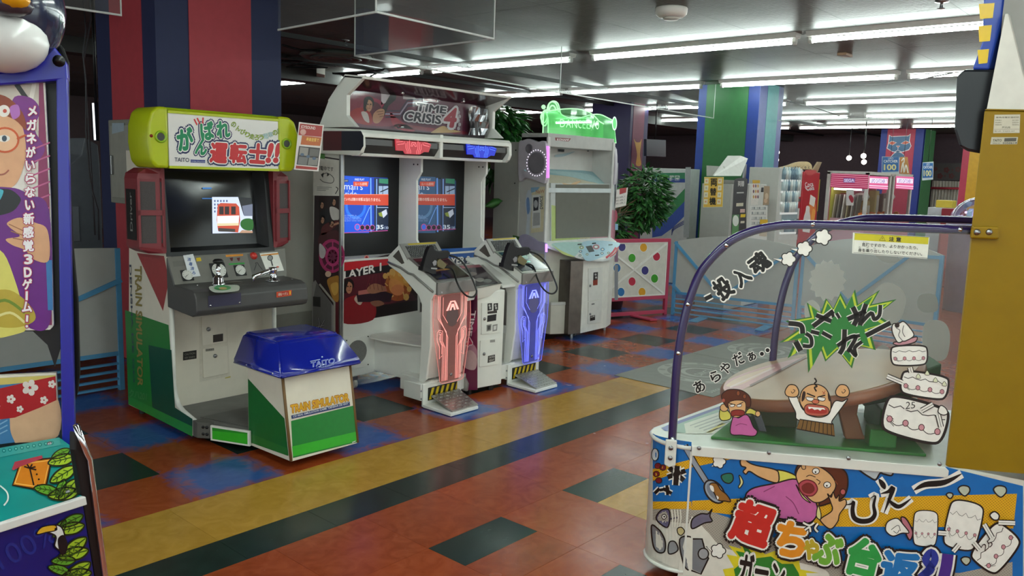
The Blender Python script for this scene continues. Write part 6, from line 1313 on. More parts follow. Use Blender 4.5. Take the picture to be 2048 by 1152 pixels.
    A.blob([(830, 400), (870, 375), (915, 390), (930, 430), (900, 462), (850, 450)], '#b04a52', 12, '#6e2028', 6); A.blob([(845, 410), (875, 390), (905, 400), (915, 430), (890, 450), (855, 440)], '#7a2c28', 13)
    A.curve([(870, 358), (890, 350), (920, 360)], 4, LN, 12); A.curve([(925, 372), (945, 385), (935, 400)], 4, LN, 12); A.curve([(1025, 380), (1040, 400)], 5, '#8a4a2c', 12); A.circ((1068, 440), 14, 16, '#b85a5a', 12, 14, 0, LN, 4)
    A.blob([(935, 515), (950, 560), (945, 590), (925, 570)], '#d9cf8a', 9, LN, 5)
    A.blob([(1000, 490), (985, 450), (1005, 470), (1015, 440), (1030, 475), (1048, 455), (1048, 490), (1080, 480), (1085, 510), (1050, 560), (1040, 600), (1000, 640), (950, 600), (955, 580), (1010, 540)], SK, 11, LN, 6)
    # broken bowl, cries, cake, title
    A.blob([(1130, 285), (1325, 290), (1335, 350), (1290, 345), (1270, 340), (1245, 375), (1210, 360), (1160, 325)], '#b8bcc0', 5, LN, 9); A.circ((1232, 298), 30, 22, OW, 6, 18, 0, LN, 6)
    A.tf = ZB
    LT = '#14100e'
    for q, w in ((((450, 480), (530, 470), (555, 450), (545, 520), (560, 590), (620, 620), (700, 610), (740, 560), (730, 480), (745, 400), (700, 420)), 34), (((775, 250), (810, 300), (830, 340)), 36), (((790, 380), (860, 360), (900, 330), (870, 420), (820, 550)), 32), (((850, 420), (900, 470), (960, 490), (1060, 420)), 30), (((1080, 350), (1180, 300), (1350, 280), (1500, 205)), 40)):
        A.curve(list(q), w*1.3+28, OW, 8); A.curve(list(q), w*1.3, LT, 9, True)
    for x, y, r in ((1395, 395, 28), (1520, 350, 50), (1835, 355, 55), (1535, 965, 40)): A.blob([(x-r, y-r*.3), (x-r*.3, y-r*.8), (x+r*.8, y-r*.6), (x+r, y+r*.2), (x+r*.2, y+r), (x-r*.6, y+r*.5)], '#b8bca8', 6, LN, 12)
    cake(A, ((1800, 860, 200, 150, -.9), (1510, 660, 150, 210, .22), (1180, 685, 105, 155, .05)), 10)
    for q in (((1290, 715), (1360, 720)), ((1420, 880), (1470, 820)), ((1600, 800), (1650, 860)), ((1690, 640), (1760, 760)), ((1815, 625), (1960, 630))): A.line(list(q), 52, LN, 24); A.line(list(q), 36, OW, 25); A.line(list(q), 3, '#3a3430', 26)
    A.blob([(965, 590), (1000, 585), (1040, 640), (1070, 720), (1040, 780), (1000, 700)], '#b8707c', 20, LN, 12); A.blob([(830, 680), (850, 620), (930, 590), (990, 650), (1035, 715), (970, 720), (900, 745), (850, 720)], OW, 21, LN, 10); A.curve([(880, 690), (940, 650), (960, 700)], 5, LN, 22); A.curve([(900, 700), (930, 720), (950, 690)], 5, LN, 22)
    A.blob([(1770, 600), (1740, 560), (1780, 530), (1820, 560), (1810, 600)], OW, 24, LN, 12); A.text('25', [(1690, 880), (1770, 820), (1740, 760), (1660, 830)], '#4a3a38', 27, .0)
    A.tf = Z4
    for ch, x, y, w, h, an, c1 in (('超', 580, 605, 200, 210, -18, '#c82c24'), ('ち', 785, 690, 150, 170, -14, '#e08a22'), ('ゃ', 890, 745, 80, 100, -10, '#b8a02a'), ('ぶ', 985, 745, 140, 150, -12, '#6fa838'), ('台', 1180, 790, 165, 190, -14, '#2f9a48'), ('返', 1370, 850, 190, 170, -10, '#1f72b4')):
        A.textc(ch, (x, y), w, h, an, c1, layer=36, bold=.06, out=OW, outw=.045, out2=LN, out2w=.11)
    for q, w in ((((1500, 880), (1540, 850), (1510, 800), (1540, 760), (1560, 800), (1520, 860), (1480, 895)), 40), (((1630, 770), (1620, 840), (1600, 920)), 62)):
        A.curve(list(q), w+44, LN, 34); A.curve(list(q), w+22, OW, 35); A.curve(list(q), w, '#4a2c84' if w > 50 else '#2c3a94', 36)
    for q in (((850, 600), (885, 615), (910, 600)), ((930, 605), (915, 630), (930, 650)), ((860, 640), (885, 625), (890, 650))): A.curve(list(q), 22, LN, 37); A.curve(list(q), 10, OW, 38)
    # fish bone, stone lump, lid
    A.blob([(255, 590), (300, 560), (340, 560), (362, 535), (350, 570), (362, 600), (320, 610), (255, 640)], '#6a6478', 5, LN, 8); A.poly([(258, 700), (305, 695), (320, 720), (325, 760), (342, 800), (300, 880), (255, 860)], '#77787c', 6); A.line([(258, 695), (308, 695), (325, 760), (343, 800), (302, 885), (250, 865)], 9, LN, 7); A.circ((315, 775), 28, 30, '#9a9a9c', 8, 16, 0, LN, 7)
    A.tf = None; A.build('side_print', body)
    # curved corner print: a ribbon wrapped round the corner
    class Cyl(Art):
        def p3(s, p, layer):
            if s.tf: p = s.tf(*p[:2])
            d = ray(p[0], p[1]); c_ = W(-.02, R, 0); ox, oy = EYEP.x-c_.x, EYEP.y-c_.y; r = R+.0022+.0003*layer
            a_ = d.x*d.x+d.y*d.y; b_ = ox*d.x+oy*d.y; q_ = ox*ox+oy*oy-r*r; D = b_*b_-a_*q_
            t = (-b_-math.sqrt(max(D, 0)))/a_; return EYEP+d*t
    A = Cyl(W(-.1, .05, .3), -(MBv*.8+MA*.6), rough=.32)
    col = [1305.5+i*(1383-1305.5)/12 for i in range(13)]
    def band(f0, f1, c_, L_):
        for x0, x1 in zip(col, col[1:]): A.poly([(x0, f0(x0)), (x1, f0(x1)), (x1, f1(x1)), (x0, f1(x0))], c_, L_)
    top = lambda x: 866+18*((x-1305)/78)**.6; bot = lambda x: 1112+34*((x-1305)/78)**.7
    band(top, lambda x: bot(x), '#cfc8bc', 0); band(top, lambda x: 1004, '#0f66ae', 1); band(lambda x: 938-.25*(x-1305), lambda x: 962-.35*(x-1305), HALF_Y, 2); band(lambda x: 1003, lambda x: 1018, HALF_Y, 2); band(lambda x: 1018-12, lambda x: 1040+.1*(x-1305), HALF_G, 1.5)
    A.tf = ZA
    for q, w in ((((150, 480), (240, 560)), 30), (((140, 540), (250, 500)), 30), (((200, 470), (190, 590)), 32), (((60, 640), (90, 610)), 20), (((110, 610), (165, 640)), 20), (((135, 590), (140, 650)), 18), (((90, 620), (150, 610)), 18)): A.line([q[0], ((q[0][0]+q[1][0])/2, (q[0][1]+q[1][1])/2), q[1]], w+16, OW, 5); A.line([q[0], ((q[0][0]+q[1][0])/2, (q[0][1]+q[1][1])/2), q[1]], w, '#171210', 7)
    for x, y in ((80, 470), (110, 480), (70, 520), (85, 560)): A.circ((x, y), 20, 18, '#7a1e26', 4, 12, 0, LN, 4)
    A.circ((62, 400), 22, 38, '#c8ccd0', 4, 14, 0, LN, 5)
    A.blob([(68, 790), (100, 745), (145, 740), (155, 790), (140, 850), (95, 830)], '#5a5470', 5, LN, 8); A.circ((118, 785), 14, 15, OW, 6, 12, 0, LN, 5); A.circ((119, 785), 6, 6, LN, 7, 8)
    for i in range(4): A.line([(165+18*i, 740), (172+17*i, 790), (168+16*i, 850)], 8, '#d8d2c4', 5)
    A.line([(150, 800), (200, 790), (290, 795)], 10, '#4a4456', 4.5); A.blob([(200, 860), (225, 850), (245, 875), (225, 900), (205, 890)], '#b8a878', 6, LN, 6)
    A.blob([(40, 840), (80, 860), (105, 890), (125, 940), (120, 1000), (80, 1005), (50, 960)], '#7c7c80', 5, LN, 9); A.blob([(150, 945), (185, 940), (205, 985), (180, 1010), (145, 1010)], '#8a8a8c', 5, LN, 8); A.blob([(215, 925), (290, 915), (290, 1000), (280, 1110), (240, 1080)], '#77787c', 6, LN, 9)
    A.tf = None; A.build('corner_print', body)
    # stickers on the near clear side
    A = Art(W(.4, -.0012, 1), MN, rough=.4)
    A.tf = ZD
    def brush(L_, w, *qs):
        for q in qs: A.curve(list(q), w+13, OW, L_)
        for q in qs: A.curve(list(q), w, '#0f0d0c', L_+1, False)
    brush(3, 21, ((172, 412), (205, 395)))
    A.textc('投', (260, 358), 78, 100, 35, '#0f0d0c', layer=5, bold=.05, out=OW, outw=.07); A.textc('入', (350, 302), 74, 84, 38, '#0f0d0c', layer=5, bold=.05, out=OW, outw=.07); A.textc('魂', (436, 234), 92, 92, 38, '#0f0d0c', layer=5, bold=.05, out=OW, outw=.07)
    cloud(A, 580, 216, 34, 3, (503, 213)); cloud(A, 658, 165, 36, 5, (590, 165)); cloud(A, 750, 108, 38, 7, (690, 120))
    # shout burst
    b_ = [(540, 625), (635, 560), (570, 520), (690, 500), (672, 430), (740, 480), (765, 410), (800, 460), (835, 385), (865, 445), (905, 368), (920, 440), (1025, 370), (985, 440), (1105, 415), (1010, 490), (1075, 530), (975, 560), (1005, 660), (920, 640), (890, 748), (820, 660), (762, 715), (740, 655), (680, 770), (672, 640), (580, 700), (620, 610)]
    cx, cy = 815, 560; sc_ = lambda k: [(cx+(x-cx)*k, cy+(y-cy)*k) for x, y in b_]
    A.poly(sc_(1.02), '#2f6a2c', 3); A.poly(sc_(.95), '#b8c838', 4); A.poly(sc_(.86), '#2f7a38', 5)
    for q, w in ((((580, 530), (640, 540), (650, 580)), 18), (((615, 620), (640, 665)), 20), (((650, 640), (690, 640), (690, 600), (665, 580)), 14), (((690, 570), (730, 580)), 14), (((745, 575), (790, 600)), 14), (((700, 545), (760, 500), (800, 470)), 17), (((715, 490), (790, 520)), 16), (((790, 465), (800, 500)), 11), (((815, 480), (830, 505)), 11), (((870, 510), (960, 470)), 17), (((895, 450), (915, 500), (900, 540)), 18), (((960, 435), (945, 480), (930, 540)), 17), (((935, 530), (985, 480), (1000, 510), (1025, 490), (1030, 440)), 14), (((855, 560), (850, 640), (830, 680)), 17), (((820, 640), (880, 600), (910, 600), (870, 670)), 14), (((880, 655), (910, 690), (905, 650), (940, 620)), 13), (((960, 590), (1080, 528)), 17), (((880, 600), (930, 590)), 12)):
        A.curve(list(q), w*1.35+9, '#e4e2d8', 7); A.curve(list(q), w*1.35, '#15120f', 8)
    # sighing line
    for ch, x, y, sz in (('あ', 143, 840, 62), ('ら', 222, 790, 58), ('や', 272, 750, 60), ('だ', 335, 705, 62), ('ぁ', 400, 692, 46)): A.textc(ch, (x, y), sz*.8, sz*.9, 28, '#0f0d0c', layer=5, bold=.03, out=OW, outw=.05)
    for x, y in ((450, 680), (478, 662)): A.circ((x, y), 14, 14, OW, 4, 14); A.circ((x, y), 10, 10, '#0f0d0c', 5, 14)
    # caution label
    A.tf = ZE
    A.poly([(915, 200), (1598, 240), (1578, 435), (908, 385)], '#e0dfd4', 3); A.poly([(933, 206), (1590, 244), (1584, 306), (928, 266)], '#c9bc1c', 4); A.line([(930, 206), (1594, 243), (1580, 428), (920, 378)], 3, '#26241c', 5, True)
    A.line([(1150, 270), (1178, 230), (1204, 274)], 5, '#26241c', 6, True); A.line([(1177, 245), (1177, 260)], 4, '#26241c', 6); A.text('注 意', [(1235, 276), (1342, 283), (1344, 244), (1238, 238)], '#26241c', 6, .03)
    A.text('危険ですので、よりかかったり、', [(995, 322), (1492, 352), (1494, 322), (998, 290)], '#26241c', 6, .012); A.text('身を乗り出したりしないでください。', [(960, 370), (1530, 408), (1533, 378), (962, 340)], '#26241c', 6, .012)
    A.text('きけん', [(1005, 288), (1045, 290), (1046, 282), (1006, 280)], '#26241c', 6); A.text('ちゅうい', [(1265, 240), (1320, 243), (1321, 236), (1266, 233)], '#26241c', 6); A.text('み', [(965, 336), (985, 337), (985, 326), (965, 325)], '#26241c', 6); A.text('の', [(1035, 340), (1055, 341), (1055, 331), (1035, 330)], '#26241c', 6); A.text('だ', [(1100, 345), (1120, 346), (1120, 335), (1100, 334)], '#26241c', 6)
    # shouting woman, man, wedding cake
    A.tf = ZC
    A.blob([(160, 700), (152, 760), (175, 790), (235, 780), (240, 740), (200, 700)], '#cfc45a', 4, LN, 7); A.blob([(360, 735), (390, 695), (440, 715), (470, 740), (450, 762), (410, 740)], '#cfc45a', 4, LN, 7); A.circ((190, 690), 32, 30, SK, 5, 16, 0, LN, 6); A.circ((455, 738), 20, 22, SK, 5, 14, 0, LN, 5)
    A.blob([(262, 755), (300, 770), (350, 745), (385, 760), (420, 840), (450, 875), (425, 912), (330, 905), (240, 890)], PINK, 6, LN, 8)
    A.blob([(180, 640), (170, 590), (215, 550), (290, 545), (350, 565), (395, 610), (395, 680), (360, 680), (350, 640), (270, 640), (225, 660), (215, 690)], HAIR, 6, LN, 7)
    A.blob([(225, 650), (285, 630), (350, 640), (360, 690), (345, 740), (290, 765), (245, 750), (228, 700)], SK, 7, LN, 5)
    for ex_ in (255, 310): A.blob([(ex_-20, 668), (ex_+16, 662), (ex_+10, 680), (ex_-14, 682)], OW, 8, LN, 4)
    A.line([(225, 650), (280, 668)], 6, LN, 9); A.line([(340, 645), (292, 668)], 6, LN, 9); A.blob([(245, 720), (285, 705), (340, 712), (350, 740), (320, 752), (280, 750), (250, 755)], '#8a3028', 8, '#4a1410', 6)
    A.circ((300, 575), 14, 20, '#8a4a2c', 8, 12, 0, LN, 4); A.circ((350, 600), 14, 18, '#8a4a2c', 8, 12, 0, LN, 4); A.circ((184, 632), 12, 14, '#b05a4a', 8, 10)
    A.curve([(280, 830), (320, 815), (370, 825)], 4, '#7a3058', 8)
    # man with raised fists
    A.blob([(695, 600), (760, 600), (800, 690), (850, 720), (1000, 730), (1060, 640), (1120, 640), (1160, 625), (1040, 790), (1030, 815), (780, 790), (750, 720)], OW, 6, LN, 8)
    A.poly([(785, 780), (1050, 820), (1060, 912), (760, 855)], '#7a5a30', 7); A.line([(785, 780), (1050, 820), (1060, 912), (760, 855)], 8, LN, 8, True)
    for k in range(8): A.line([(815+31*k, 788+4.5*k), (798+34*k, 862+6.5*k)], 5, LN, 8)
    for x in (722, 1120): A.blob([(x-52, 555), (x-20, 510), (x+30, 515), (x+55, 560), (x+40, 600), (x-10, 605), (x-45, 590)], SK, 7, LN, 8); A.curve([(x+10, 545), (x+25, 555), (x+5, 575), (x-5, 560)], 5, LN, 8)
    A.blob([(785, 640), (800, 560), (850, 515), (920, 505), (985, 535), (1020, 600), (1030, 680), (1010, 740), (940, 765), (850, 745), (815, 700)], SK, 8, LN, 8)
    A.blob([(800, 600), (812, 560), (830, 570), (822, 620), (800, 640)], '#33201a', 9); A.blob([(1005, 570), (1022, 600), (1022, 640), (1008, 620)], '#33201a', 9); A.circ((790, 625), 18, 26, SK, 7.5, 14, 0, LN, 5)
    A.curve([(900, 455), (915, 480), (900, 500), (920, 520), (900, 530), (915, 560)], 12, LN, 10); A.line([(840, 575), (905, 602)], 10, LN, 10); A.line([(985, 590), (925, 605)], 10, LN, 10)
    for x in (865, 955): A.blob([(x-30, 605), (x+28, 612), (x+18, 635), (x-18, 630)], OW, 10, LN, 5)
    A.circ((908, 640), 28, 18, '#c0664a', 11, 16, 0, LN, 4); A.blob([(820, 690), (850, 660), (920, 665), (1000, 685), (1010, 735), (940, 755), (840, 740)], '#b45a48', 10, LN, 6); A.blob([(838, 695), (880, 680), (985, 700), (990, 730), (930, 735), (850, 725)], '#a8322c', 11); A.poly([(850, 680), (975, 690), (985, 705), (960, 700), (945, 712), (925, 700), (900, 706), (880, 692), (855, 700)], OW, 12); A.line([(960, 560), (985, 580)], 4, '#a83a28', 11); A.line([(985, 555), (965, 585)], 4, '#a83a28', 11)
    cake(A, ((1690, 790, 250, 150, .26), (1765, 515, 185, 95, .16), (1645, 280, 142, 78, -.02)), 4)
    for q in (((1470, 440), (1590, 490)), ((1650, 370), (1660, 410)), ((1740, 710), (1830, 660)), ((1870, 740), (1895, 840))): A.line(list(q), 46, LN, 15); A.line(list(q), 32, OW, 16); A.line(list(q), 4, '#3a3430', 17)
    A.blob([(1520, 175), (1600, 160), (1700, 130), (1690, 170), (1600, 195), (1540, 195)], '#c08a92', 15, LN, 9); A.blob([(1545, 165), (1510, 90), (1515, 30), (1560, 25), (1600, 10), (1650, 60), (1680, 120), (1620, 160), (1590, 165), (1570, 175)], OW, 16, LN, 9); A.curve([(1540, 60), (1570, 80), (1560, 120), (1590, 160)], 5, LN, 18); A.curve([(1600, 40), (1590, 90), (1610, 130)], 5, LN, 18); A.blob([(1530, 30), (1565, 30), (1560, 55), (1535, 55)], '#2a1c18', 18)
    A.text('25', [(1610, 700), (1690, 690), (1690, 640), (1620, 640)], '#3a3430', 17, .0, out=OW, outw=.08); A.blob([(1870, 720), (1890, 670), (1930, 690), (1945, 730), (1910, 745)], OW, 16, LN, 8)
    for x, y in ((1715, 440), (1785, 415), (1850, 470), (1920, 500)): A.blob([(x-18, y+12), (x, y-20), (x+18, y+14)], '#d8d8b8', 15, '#3a3430', 4)
    A.tf = None; A.build('clear_side_stickers', T)
    # yellow monitor tower, white gusset, hood with striped sign
    m = MB(); m.prism([W(s, 0, z) for s, z in ((.893, .585), (1.55, .50), (1.55, 1.868), (.893, 1.868))], ME*.82, YL, .006); tw = m.build('monitor_tower', T)
    m = MB(); m.prism([W(.90, 0, 1.868), W(1.045, 0, 1.868), W(.935, 0, 2.19), W(.925, 0, 2.19)], ME*.82, mat('#cfcac0', .45), .003); m.build('gusset', tw)
    m = MB(); m.prism([W(.935, .02, 1.9), W(1.5, .02, 1.9), W(1.5, .02, 2.7), W(.93, .02, 2.7), W(.925, .02, 2.19)], ME*.78, mat('#8a8782', .5)); m.build('sign_back', tw)
    m = MB(); m.prism([W(s, 0, z) for s, z in ((.893, 1.868), (.90, 1.872), (1.6, 1.872), (1.6, 1.866))], MN*.006, YL); m.build('tower_edge', tw)
    hp = [(.93, 1.717), (.862, 1.728), (.835, 1.742), (.822, 1.775), (.812, 1.80), (.806, 1.90), (.80, 1.985), (.825, 2.01), (.93, 2.01)]
    m = MB(); m.prism([W(s, .03, z) for s, z in hp], ME*.76, mat('#15171d', .3), .01); m.build('monitor_hood', tw)
    ZF = tf(2.4, 1880, 0)
    m = MB(); m.prism([W(s, .03, z) for s, z in ((.905, 2.008), (.85, 2.008), (.872, 2.10), (.862, 2.25), (.86, 2.6), (.935, 2.6), (.935, 2.2))], ME*.76, mat('#1d3f9c', .25), .006); sg = m.build('striped_sign', tw)
    A = Art(W(.87, .0285, 2.2), MN, rough=.25)
    for y0, y1 in ((-60, -25), (8, 38), (52, 84), (100, 128)): A.poly([(1958-y0*.03, y0), (1990-y0*.12, y0-2), (1990-y1*.12, y1-2), (1957-y1*.03+4, y1)], '#d8b420', 1); A.cut('sign_stripe', sg)
    A = Art(W(.93, -.0008, 1.8), MN); 
    A.tf = tf(3.84, 1860, 180)
    A.poly([(495, 190), (693, 187), (688, 330), (484, 332)], '#b3aa94', 1); A.poly([(499, 194), (689, 191), (684, 326), (488, 328)], '#c2b9a4', 2); A.text('業務用電気遊戯機', [(505, 216), (684, 216), (684, 204), (505, 205)], '#5a5246', 3, .01)
    for k, (l, r_) in enumerate((('定格電圧', 'AC100V'), ('定格消費電力', '240W'), ('定格周波数', '50/60Hz'))): A.text(l, [(499, 238+17*k), (550, 238+17*k), (550, 228+17*k), (499, 228+17*k)], '#5a5246', 3); A.text(r_, [(630, 238+17*k), (682, 238+17*k), (682, 228+17*k), (630, 228+17*k)], '#5a5246', 3)
    A.text('屋内用', [(552, 295), (614, 295), (614, 280), (552, 280)], '#5a5246', 3, .01); A.line([(492, 303), (684, 301)], 2, '#5a5246', 3); A.text('型式 TGM-07', [(492, 323), (650, 322), (650, 310), (492, 311)], '#5a5246', 3)
    A.poly([(472, 362), (676, 362), (668, 416), (462, 418)], '#b3aa94', 1); A.text('TAITO', [(482, 396), (548, 395), (550, 378), (484, 378)], '#2a2620', 2, .02); A.poly([(572, 370), (664, 368), (660, 394), (568, 396)], '#4a463c', 2); A.text('0350614', [(558, 414), (664, 413), (666, 400), (560, 401)], '#3a362c', 2, .02); A.text('SERIAL NO.', [(480, 414), (540, 413), (541, 404), (481, 405)], '#5a5246', 2)
    A.tf = None; A.build('rating_plates', tw)
    # yellow clamp on the tube end
    m = MB(); m.prism([PN(u, v, W(0, -.004, 1), MN) for u, v in ((1941, 452), (1995, 453), (1995, 478), (1938, 476))], MN*.018, YL, .006); cl = m.build('tube_clamp', tw)
    for u in (1954, 1978):
        m = MB(); m.lathe(PN(u, 464, W(0, -.0225, 1), MN), MN, [(.011, 0), (.011, .003), (.007, .007), (0, .008)], STEEL, 12); m.build('bolt', cl)
    m = MB()
    for s, t in ((.02, .12), (.1, .45), (1.1, .1), (1.1, .7)): m.cyl(W(s, t, 0), (0, 0, 1), .018, .065, BLACK, 10); m.cyl(W(s, t, 0), (0, 0, 1), .03, .012, BLACK, 10)
    m.build('feet', T, kind='stuff')
flip_game()

# ------------------------------------------------------------------ left foreground cabinet
def ride():
    FH = V((.7525, .6586, 0)); RH = V((.6586, -.7525, 0))
    def at(u, v, f): d = ray(u, v); return EYEP + d*(f/(d.x*FH.x+d.y*FH.y))
    PA = at(140, 400, 2.3); NA = V((-.41, -.91, 0)).normalized(); PB = at(80, 1030, 1.93); NB = V((.41, -.91, 0)).normalized()
    T = empty('beach_shooter_cabinet', 'tall blue framed arcade cabinet with beach pictures at the left edge, nearest the camera', 'arcade machine', (PA.x-.3, PA.y, 0))
    BLU = mat('#1a1f9a', .3, var=.04, coat=.3); A_ = lambda *q: [PN(u, v, PA, NA) for u, v in q]
    m = MB(); m.prism(A_((112, 158), (134, 150), (150, 895), (124, 895)), -NA*.06, BLU, .004); m.build('post', T)
    m = MB(); m.prism(A_((-60, 175), (-60, 150), (62, 137), (108, 92), (133, 124), (136, 160), (110, 162), (40, 168)), -NA*.08, BLU, .006); tb = m.build('top_beam', T)
    m = MB(); m.lathe(PN(118, 122, PA, NA), NA, [(.016, 0), (.016, .004), (.009, .006), (.009, .016), (0, .018)], BLACK, 12); m.build('bolt', tb)
    m = MB(); m.prism([p-NA*.07 for p in A_((108, 74), (122, 88), (133, 118), (133, 290), (142, 500), (152, 610), (156, 760), (152, 800), (145, 822), (136, 820), (116, 300))], -NA*.05, mat('#050506', .6, spec=.2), .01); m.build('side_cushion', T)
    m = MB(); m.prism([p-NA*.07 for p in A_((-60, 150), (112, 158), (122, 690), (105, 745), (90, 700), (60, 672), (-60, 672))], -NA*.02, mat('#0d0d12', .4)); m.build('back_board', T)
    # printed back panel
    m = MB(); m.prism([p-NA*.03 for p in A_((-60, 160), (88, 160), (100, 400), (106, 655), (98, 664), (-60, 668))], -NA*.02, mat('#efe9e0', .3), .002); pn = m.build('printed_panel', T)
    A = Art(PA-NA*.0295, NA, rough=.25)
    A.poly([(-55, 160), (86, 160), (100, 400), (105, 655), (-55, 667)], '#ded8d2', 1); A.poly([(-55, 165), (40, 150), (86, 160), (90, 300), (-55, 300)], '#c9c0b4', 1.5); A.line([(20, 150), (55, 200), (45, 240)], 10, '#1b1719', 2); A.line([(70, 160), (60, 210), (80, 260)], 9, '#e8e2d8', 2); A.poly([(78, 165), (86, 162), (99, 400), (104, 650), (84, 650), (76, 400)], '#8a2a5a', 2.2)
    for k in range(9): A.line([(62, 300+26*k), (100, 285+26*k)], 3, '#c05a8a', 2.4)
    A.blob([(25, 200), (60, 195), (80, 220), (70, 260), (90, 300), (60, 330), (40, 280)], '#7a2a84', 2.3)
    A.blob([(-40, 205), (10, 200), (40, 240), (52, 290), (48, 330), (30, 370), (-10, 385), (-45, 370)], '#d9a47c', 3); A.blob([(-40, 190), (10, 192), (45, 225), (52, 260), (30, 240), (-10, 225), (-40, 230)], '#8c3a1c', 4)
    A.circ((10, 280), 27, 24, '#e4b48e', 4, 24, 0, '#c4501e', 4); A.circ((8, 277), 12, 7, '#e9e4dc', 5); A.circ((9, 277), 5, 6, '#3a4a5a', 6); A.line([(34, 278), (52, 270)], 4, '#c4501e', 5); A.curve([(-10, 350), (8, 348), (18, 340)], 3, '#a05a48', 5); A.circ((8, 222), 12, 12, '#e8e0d8', 5); A.circ((10, 222), 4, 4, '#c04a3a', 6); A.blob([(20, 215), (36, 210), (40, 230), (26, 238)], '#b06ab8', 4.5)
    A.blob([(-50, 385), (20, 375), (60, 390), (98, 420), (104, 600), (90, 660), (40, 640), (10, 560), (-50, 480)], '#6a1f82', 4); A.blob([(-30, 385), (15, 378), (38, 392), (40, 405), (20, 425), (-30, 430)], '#15151b', 6); A.blob([(-50, 380), (0, 378), (6, 388), (-10, 410), (-50, 420)], '#4ab0c4', 7)
    A.blob([(15, 445), (40, 435), (70, 445), (95, 460), (98, 520), (70, 520), (50, 500), (25, 490), (12, 478), (40, 472), (20, 455)], '#d9a47c', 7)
    for k in range(3): A.line([(18+4*k, 448+14*k), (48, 462+9*k)], 2, '#a06a4a', 8)
    A.blob([(-50, 520), (0, 500), (30, 560), (50, 640), (40, 666), (-50, 666)], '#d8cf6a', 5); A.blob([(-20, 590), (20, 580), (60, 610), (70, 640), (30, 655), (-20, 645)], '#b8a23a', 6); A.curve([(-30, 620), (10, 600), (50, 625)], 6, '#6f8a2a', 7); A.curve([(-20, 640), (20, 625), (50, 645)], 5, '#e0d890', 7)
    A.poly([(92, 520), (104, 520), (106, 620), (96, 620)], '#3a7ab8', 6)
    for ch, x, y, s_ in (('メ', 65, 222, 21), ('ガ', 64, 250, 23), ('ネ', 63, 277, 23), ('が', 62, 304, 23), ('い', 61, 331, 21), ('ら', 61, 357, 22), ('な', 60, 384, 23), ('い', 60, 410, 21), ('新', 58, 437, 25), ('感', 57, 464, 25), ('覚', 57, 491, 25), ('3', 57, 518, 21), ('D', 56, 544, 21), ('ゲ', 55, 568, 23), ('ム', 54, 613, 23)):
        A.textc(ch, (x, y), s_*.8 if ch not in '3D' else s_*.66, s_*.86, 3, '#ece6ea', layer=12, bold=.045, out='#b0285a', outw=.05, out2='#b0285a', out2w=.06)
    A.line([(54, 580), (53.5, 602)], 8, '#b0285a', 11.5); A.line([(54, 582), (53.6, 600)], 4.6, '#ece6ea', 12); A.line([(55, 628), (54, 645)], 8, '#b0285a', 11.5); A.line([(55, 630), (54.2, 643)], 4.6, '#ece6ea', 12); A.circ((54, 652), 4.4, 4.4, '#b0285a', 11.5, 12); A.circ((54, 652), 2.8, 2.8, '#ece6ea', 12, 12); A.build('panel_print', pn)
    # lower print: beach shorts
    m = MB(); m.prism([p-NA*.02 for p in A_((-60, 758), (112, 749), (118, 874), (-60, 898))], -NA*.02, mat('#d8cfc0', .3), .002); lp = m.build('lower_panel', T)
    A = Art(PA-NA*.0195, NA, rough=.25); A.poly([(-58, 759), (111, 750), (117, 873), (-58, 896)], '#3f78a8', 1); A.poly([(-58, 759), (111, 750), (112, 760), (-58, 775)], '#c9b868', 2); A.blob([(20, 850), (30, 800), (110, 790), (116, 872), (40, 885), (28, 880)], '#d0a684', 2)
    A.poly([(-58, 790), (50, 765), (111, 752), (113, 800), (80, 815), (30, 835), (-10, 840), (-58, 825)], '#a81c24', 3)
    for x, y, r in ((60, 775, 16), (22, 798, 9), (88, 800, 8), (-10, 812, 10), (40, 818, 7), (104, 768, 8)):
        for k in range(5): A.circ((x+r*.6*math.cos(k*1.257), y+r*.6*math.sin(k*1.257)), r*.45, r*.4, '#ddd2cc', 4, 10, k*1.257)
    for k in range(5): A.line([(-50, 860+8*k), (15, 820+10*k)], 2.5, '#7aa8cc', 2.5)
    A.build('lower_print', lp)
    # step: teal tread, white nose, blue riser
    P0, P1 = PN(0, 896, PA, NA), PN(118, 874, PA, NA); Q0, Q1 = PN(0, 1045, PB, NB), PN(163, 992, PB, NB)
    nt = (P1-P0).cross(Q1-P0).normalized(); nt = nt if nt.z > 0 else -nt
    t = lambda *q: [PN(u, v, P0, nt) for u, v in q]
    m = MB(); m.prism(t((-60, 908), (118, 874), (150, 897), (163, 992), (-60, 1064)), -nt*.03, mat('#128a86', .3), .002); tr = m.build('tread', T)
    def leaf(A, x, y, L_, an, ly, c='#9cb82c'):
        f = lambda a, b: (x+a*math.cos(an)-b*math.sin(an), y+a*math.sin(an)+b*math.cos(an))
        q = [f(0, 0), f(L_*.3, -L_*.2), f(L_*.75, -L_*.16), f(L_, 0), f(L_*.7, L_*.17), f(L_*.3, L_*.18)]
        A.blob(q, c, ly, '#1c2a12', L_*.06); A.line([f(L_*.05, 0), f(L_*.9, 0)], L_*.04, '#35501a', ly+1)
        for k in range(3): A.line([f(L_*(.3+.2*k), 0), f(L_*(.42+.2*k), -L_*.11)], L_*.03, '#35501a', ly+1); A.line([f(L_*(.3+.2*k), 0), f(L_*(.42+.2*k), L_*.11)], L_*.03, '#35501a', ly+1)
    A = Art(P0+nt*.0005, nt, rough=.25); A.poly([(0, 896), (118, 875), (122, 890), (0, 915)], '#3a9a94', 1)
    for k in range(9): A.circ((8+12*k, 902-2*k), 4, 4, '#1a7a76', 2, 10); A.circ((8+12*k, 902-2*k), 2, 2, '#5ab8b0', 3, 8)
